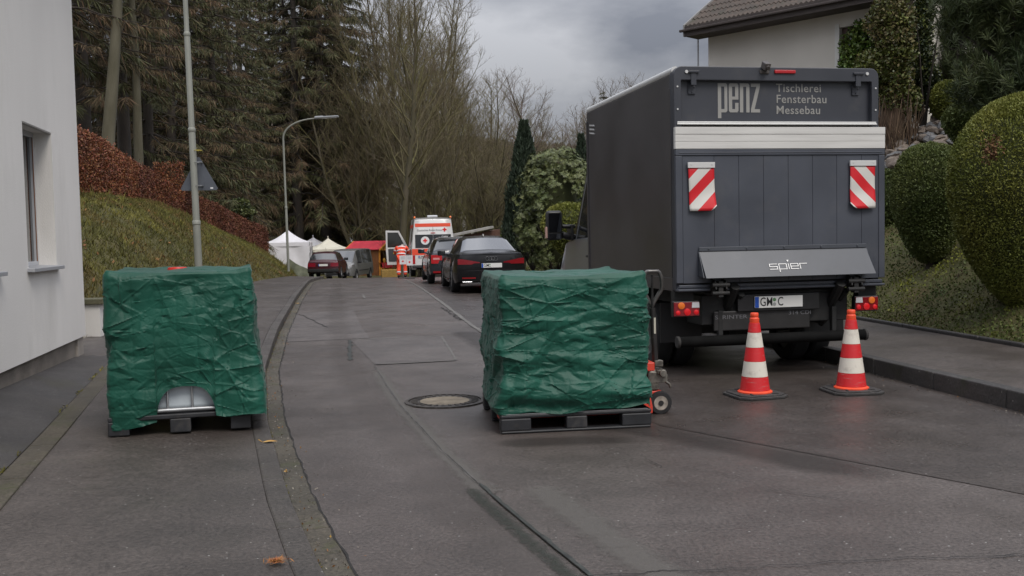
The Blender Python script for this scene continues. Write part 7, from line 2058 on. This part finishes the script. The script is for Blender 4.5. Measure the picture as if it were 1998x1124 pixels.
def cypress(px, py0, py1, Y, rpx, label, n, lean=0):
    a, b = atY(px, py0, Y), atY(px, py1, Y); h = b.z - a.z; r = rpx * Y / FPX
    t = thing('cypress_tree', label, 'tree', (a.x, Y, a.z)); t.rotation_euler.y = lean
    v = rg.uniform(0, 1, n) ** .85; an = rg.uniform(0, 6.28, n)
    prof = np.minimum(1, v / .18 + .45) * (1 - np.clip(v - .35, 0, 1) ** 1.5 * 1.55); prof = np.clip(prof, .06, 1)
    lump = np.array([noise.noise(Vector((math.cos(q) * 1.5, math.sin(q) * 1.5, w_ * 5))) for q, w_ in zip(an, v)])
    rr = r * prof * (1 + .25 * lump) * rg.uniform(.7, 1.06, n)
    P = np.stack([rr * np.cos(an), rr * np.sin(an), h * v], 1); D = np.stack([np.cos(an) * .35, np.sin(an) * .35, np.ones(n)], 1) + rg.normal(0, .3, (n, 3)); D = unit(D) * rg.uniform(.06, .16, n)[:, None]
    X = unit(np.cross(D, rg.normal(0, 1, (n, 3)))) * rg.uniform(.018, .034, n)[:, None]
    link('crown', cards_mesh('crown', P, X, D, m_cyp), t); T = Tubes(); T.seg([Vector((0, 0, -.6)), Vector((0, 0, h * .5)), Vector((0, 0, h * .95))], [.13, .09, .03], 8); link('trunk', T.mesh('trunk', m_barkd), t)
cypress(1020, 505, 236, 38, 33, 'dark columnar cypress ahead of the lorry', 11000, R(1.5))
cypress(1000, 505, 360, 40, 16, 'lower dark conifer beside the foot of the columnar cypress', 4000)
cypress(1137, 480, 262, 44, 22, 'bluish conifer just left of the lorry box, above the rhododendron', 5000)
bush('hedge_bush', 988, 500, 440, 46, 22, 'small leafy bush between the wooden shed and the cypress', 'bush', 3500, .07, [m_ivyd, m_ivy])
bush('hedge_bush', 468, 432, 388, 50, 40, 'pale leaved bush behind the dark hedge left of the far lamp post', 'bush', 3500, .08, [m_rho, m_ivyd])
bush('shrub', 201, 662, 615, 14.3, 20, 'small dark heather shrub at the foot of the low garden wall', 'bush', 5000, .018, [m_moss, m_dead])
# ---- shed with a single pitched roof
Ysh = 52; c = atY(930, 470, Ysh); zr = lambda px, py: atY(px, py, Ysh).z
sh = thing('wooden_shed', 'reddish brown wooden shed with a sloping pale roof right of the ambulance', 'shed', (c.x, Ysh, 0), R(6)); f = Ysh / FPX
xl_, xr__ = (886 - 930) * f, (972 - 930) * f; z0_, z1_ = zr(886, 459), zr(962, 443)
m_shed = M('red_brown_boards', (.115, .055, .035), .8, col2=(.075, .038, .027), vs=5, stretch=(8, 8, .6), bump=.4, bs=12)
mb = MB(); mb.prism([(xl_, -1.2), (xr__ + .1, -1.2), (xr__ + .1, z1_ - .12), (xl_, z0_ - .12)], 1, 0, 2.4); mb.build('wall', m_shed, sh)
mb = MB(); mb.prism([(xl_ - .25, z0_ - .10), (xr__ - .25, z1_ - .06), (xr__ - .25, z1_ + .06), (xl_ - .25, z0_ + .02)], 1, -.35, 2.7); mb.build('roof', M('pale_bitumen_roof', (.30, .29, .27), .8, var=.2, vs=3), sh)
# ---- house on the right
m_wallr = M('cream_render', (.60, .565, .51), .85, var=.06, vs=.9, bump=.2, bs=100, dirt=((.42, .38, .33), .8, .58, .35))
m_fasc = M('dark_brown_fascia', (.052, .040, .036), .7, var=.25, vs=5, stretch=(.4, 1, 8), bump=.3, bs=20)
H1, H2 = atY(1382, 100, 24.0), atY(1640, 80, 21.6)
D_ = Vector((H2.x - H1.x, H2.y - H1.y, 0)); D_ = D_.normalized(); ang_h = math.atan2(D_.y, D_.x)
hr = thing('cream_house', 'cream rendered house with a dark tiled roof rising behind the lorry', 'house', (H1.x, H1.y, 0), ang_h)
zev = atY(1382, 68, 24.0).z + .02; Wl = 4.95; Wd = 8.0
# local: x along the eaves wall towards the camera side, y away from the viewer
xw0 = onwall(1638, 90, (H1.x, H1.y), (D_.x, D_.y))[0]; zw0, zw1 = 3.6, onwall(1650, 52, (H1.x, H1.y), (D_.x, D_.y))[1]
mb = MB(); mb.span((0, 0, 1.0), (xw0, .3, zev)); mb.span((xw0, 0, zw1), (xw0 + 1.3, .3, zev)); mb.span((xw0, 0, 1.0), (xw0 + 1.3, .3, zw0)); mb.span((xw0 + 1.3, 0, 1.0), (Wl, .3, zev)); mb.span((0, .3, 1.0), (.3, Wd, zev)); mb.span((Wl - .3, .3, 1), (Wl, Wd, zev)); mb.span((.3, Wd - .3, 1), (Wl - .3, Wd, zev))
mb.build('wall', m_wallr, hr)
mb = MB()
for q in ((xw0, xw0 + .09, zw0, zw1), (xw0 + 1.21, xw0 + 1.3, zw0, zw1), (xw0 + .09, xw0 + 1.21, zw1 - .09, zw1), (xw0 + .09, xw0 + 1.21, zw0, zw0 + .09)): mb.span((q[0], .12, q[2]), (q[1], .2, q[3]))
wn_ = mb.build('window', M('brown_window_frame', (.09, .05, .04), .5), hr); MB().span((xw0 + .09, .15, zw0 + .09), (xw0 + 1.21, .17, zw1 - .09)).build('pane', GLASS, wn_)
MB().span((xw0 - .10, -.015, zw0 - .1), (xw0 - .001, .0, zw1 + .08)).build('window_surround', M('white_surround', (.62, .61, .58), .7), hr)
ro = .55; pit = math.tan(R(33)); ov = .28
rows = []; rf = MB()
ncol = 46; nrow = 15
for r_ in range(nrow):                         # courses of tiles, each lapping over the one below, with a rolled profile
    y0_, y1_ = -ro + (Wd / 2 + ro) * r_ / nrow, -ro + (Wd / 2 + ro) * (r_ + 1) / nrow + .05
    ra, rb, rc = [], [], []
    for k in range(ncol * 4 + 1):
        x = -ov + (Wl + 2 * ov) * k / (ncol * 4); wv = .022 * math.sin(k * math.pi / 2) + .004 * noise.noise(Vector((k, r_, 0)))
        ra.append((x, y0_, zev + .12 + (y0_ + ro) * pit + .045 + wv)); rb.append((x, y1_, zev + .12 + (y1_ + ro) * pit + .012 + wv)); rc.append((x, y0_, zev + .12 + (y0_ + ro) * pit - .01))
    rf.grid([rc, ra, rb])
rf.grid([[(-ov, Wd / 2, zev + .12 + (Wd / 2 + ro) * pit), (Wl + ov, Wd / 2, zev + .12 + (Wd / 2 + ro) * pit)], [(-ov, Wd + ro, zev + .12), (Wl + ov, Wd + ro, zev + .12)]])
rf.build('roof', M('brown_concrete_tile', (.085, .064, .052), .85, col2=(.052, .044, .038), vs=5, bump=.4, bs=40, dirt=((.055, .062, .03), 2.5, .56, .6)), hr, smooth=35, fix=False)
mb = MB(); mb.span((-ov, -ro - .03, zev - .10), (Wl + ov, -ro, zev + .04)); mb.span((-ov, -ro - .015, zev + .044), (Wl + ov, -ro + .01, zev + .14)); mb.span((-ov, -ro, zev - .09), (Wl + ov, -.002, zev - .05)); mb.build('fascia', m_fasc, hr)
mb = MB()
zr0 = zev + .12
mb.prism([(-ro - .03, zev - .09), (-ro - .03, zr0 + .06), (Wd / 2, zr0 + (Wd / 2 + ro) * pit + .10), (Wd / 2, zr0 + (Wd / 2 + ro) * pit - .12), (-.1, zev - .05)], 0, -ov - .03, -ov); mb.build('verge_board', M('pale_grey_verge', (.24, .235, .23), .6), hr)
MB().span((-ov - .10, -ro - .10, zev + .01), (Wl + ov, -ro - .032, zev + .07)).build('gutter', m_fasc, hr, bevel=.015)
mb = MB(); mb.prism([(0.05, zev), (Wd - .05, zev), (Wd / 2, zev + (Wd / 2) * pit)], 0, .02, .3); mb.build('gable', m_wallr, hr)
# thin pole at the corner of the house
a, b = atY(1363, 200, 24.3), atY(1363, 40, 24.3)
o = MB().tube([(a.x, 24.3, 1.5), (a.x, 24.3, b.z)], .022, 10).lathe([(.035, b.z - .02), (.045, b.z + .03), (.02, b.z + .05)], 12, (a.x, 24.3, 0)).build('flag_pole', M('pale_pole', (.42, .43, .45), .4, .4), smooth=40)
tag(o, 'thin pale pole beside the left corner of the cream house', 'pole')
# ================================================================== GRIT, WEEDS AND LITTER ALONG THE KERBS
n = 1200; y = 3.2 + 26 * rg.uniform(0, 1, n) ** 1.6
side = rg.uniform(0, 1, n) < .6
x = np.array([KL(b) + abs(rg.normal(.02, .10)) if s else KR(b) - abs(rg.normal(0, .14)) for b, s in zip(y, side)])
P = np.stack([x, y, np.array([road_z(b) for b in y]) + .013], 1)
X, Y = leaf_axes(n, .0075, up=np.array([0, 0, 1.5]), aspect=.7)
tag(link('grit', cards_mesh('grit', P, X, Y, [M('grit_pale', (.20, .18, .15), .9, island=.5), M('grit_leaf', (.22, .11, .03), .9, island=.5)], (rg.uniform(0, 1, n) < .3).astype(int))), 'grit and leaf crumbs lying along the kerbs', 'grit', kind='stuff')
pts = []
for i in range(5200):
    y = 3.5 + 32 * random.random() ** 1.5; w_ = random.random(); k = noise.noise(Vector((y * 2.2, w_ > .5, 3)))
    if k < .05: continue
    if w_ < .4: pts.append((KL(y) - .002 + random.gauss(0, .006), y, road_z(y) + .005))
    elif w_ < .7: pts.append((SR(y) + .05 + abs(random.gauss(0, .03)), y, road_z(y) + .2))
    elif y < 13: pts.append((EDG(y) - .01 + random.gauss(0, .008), y, walk_z(y, .55) + .008))
tag(link('kerb_weeds', bank_cards(0, pts, .022, .006, m_grass2, 1.0)), 'tiny weeds and moss in the kerb joints', 'weeds', kind='stuff')
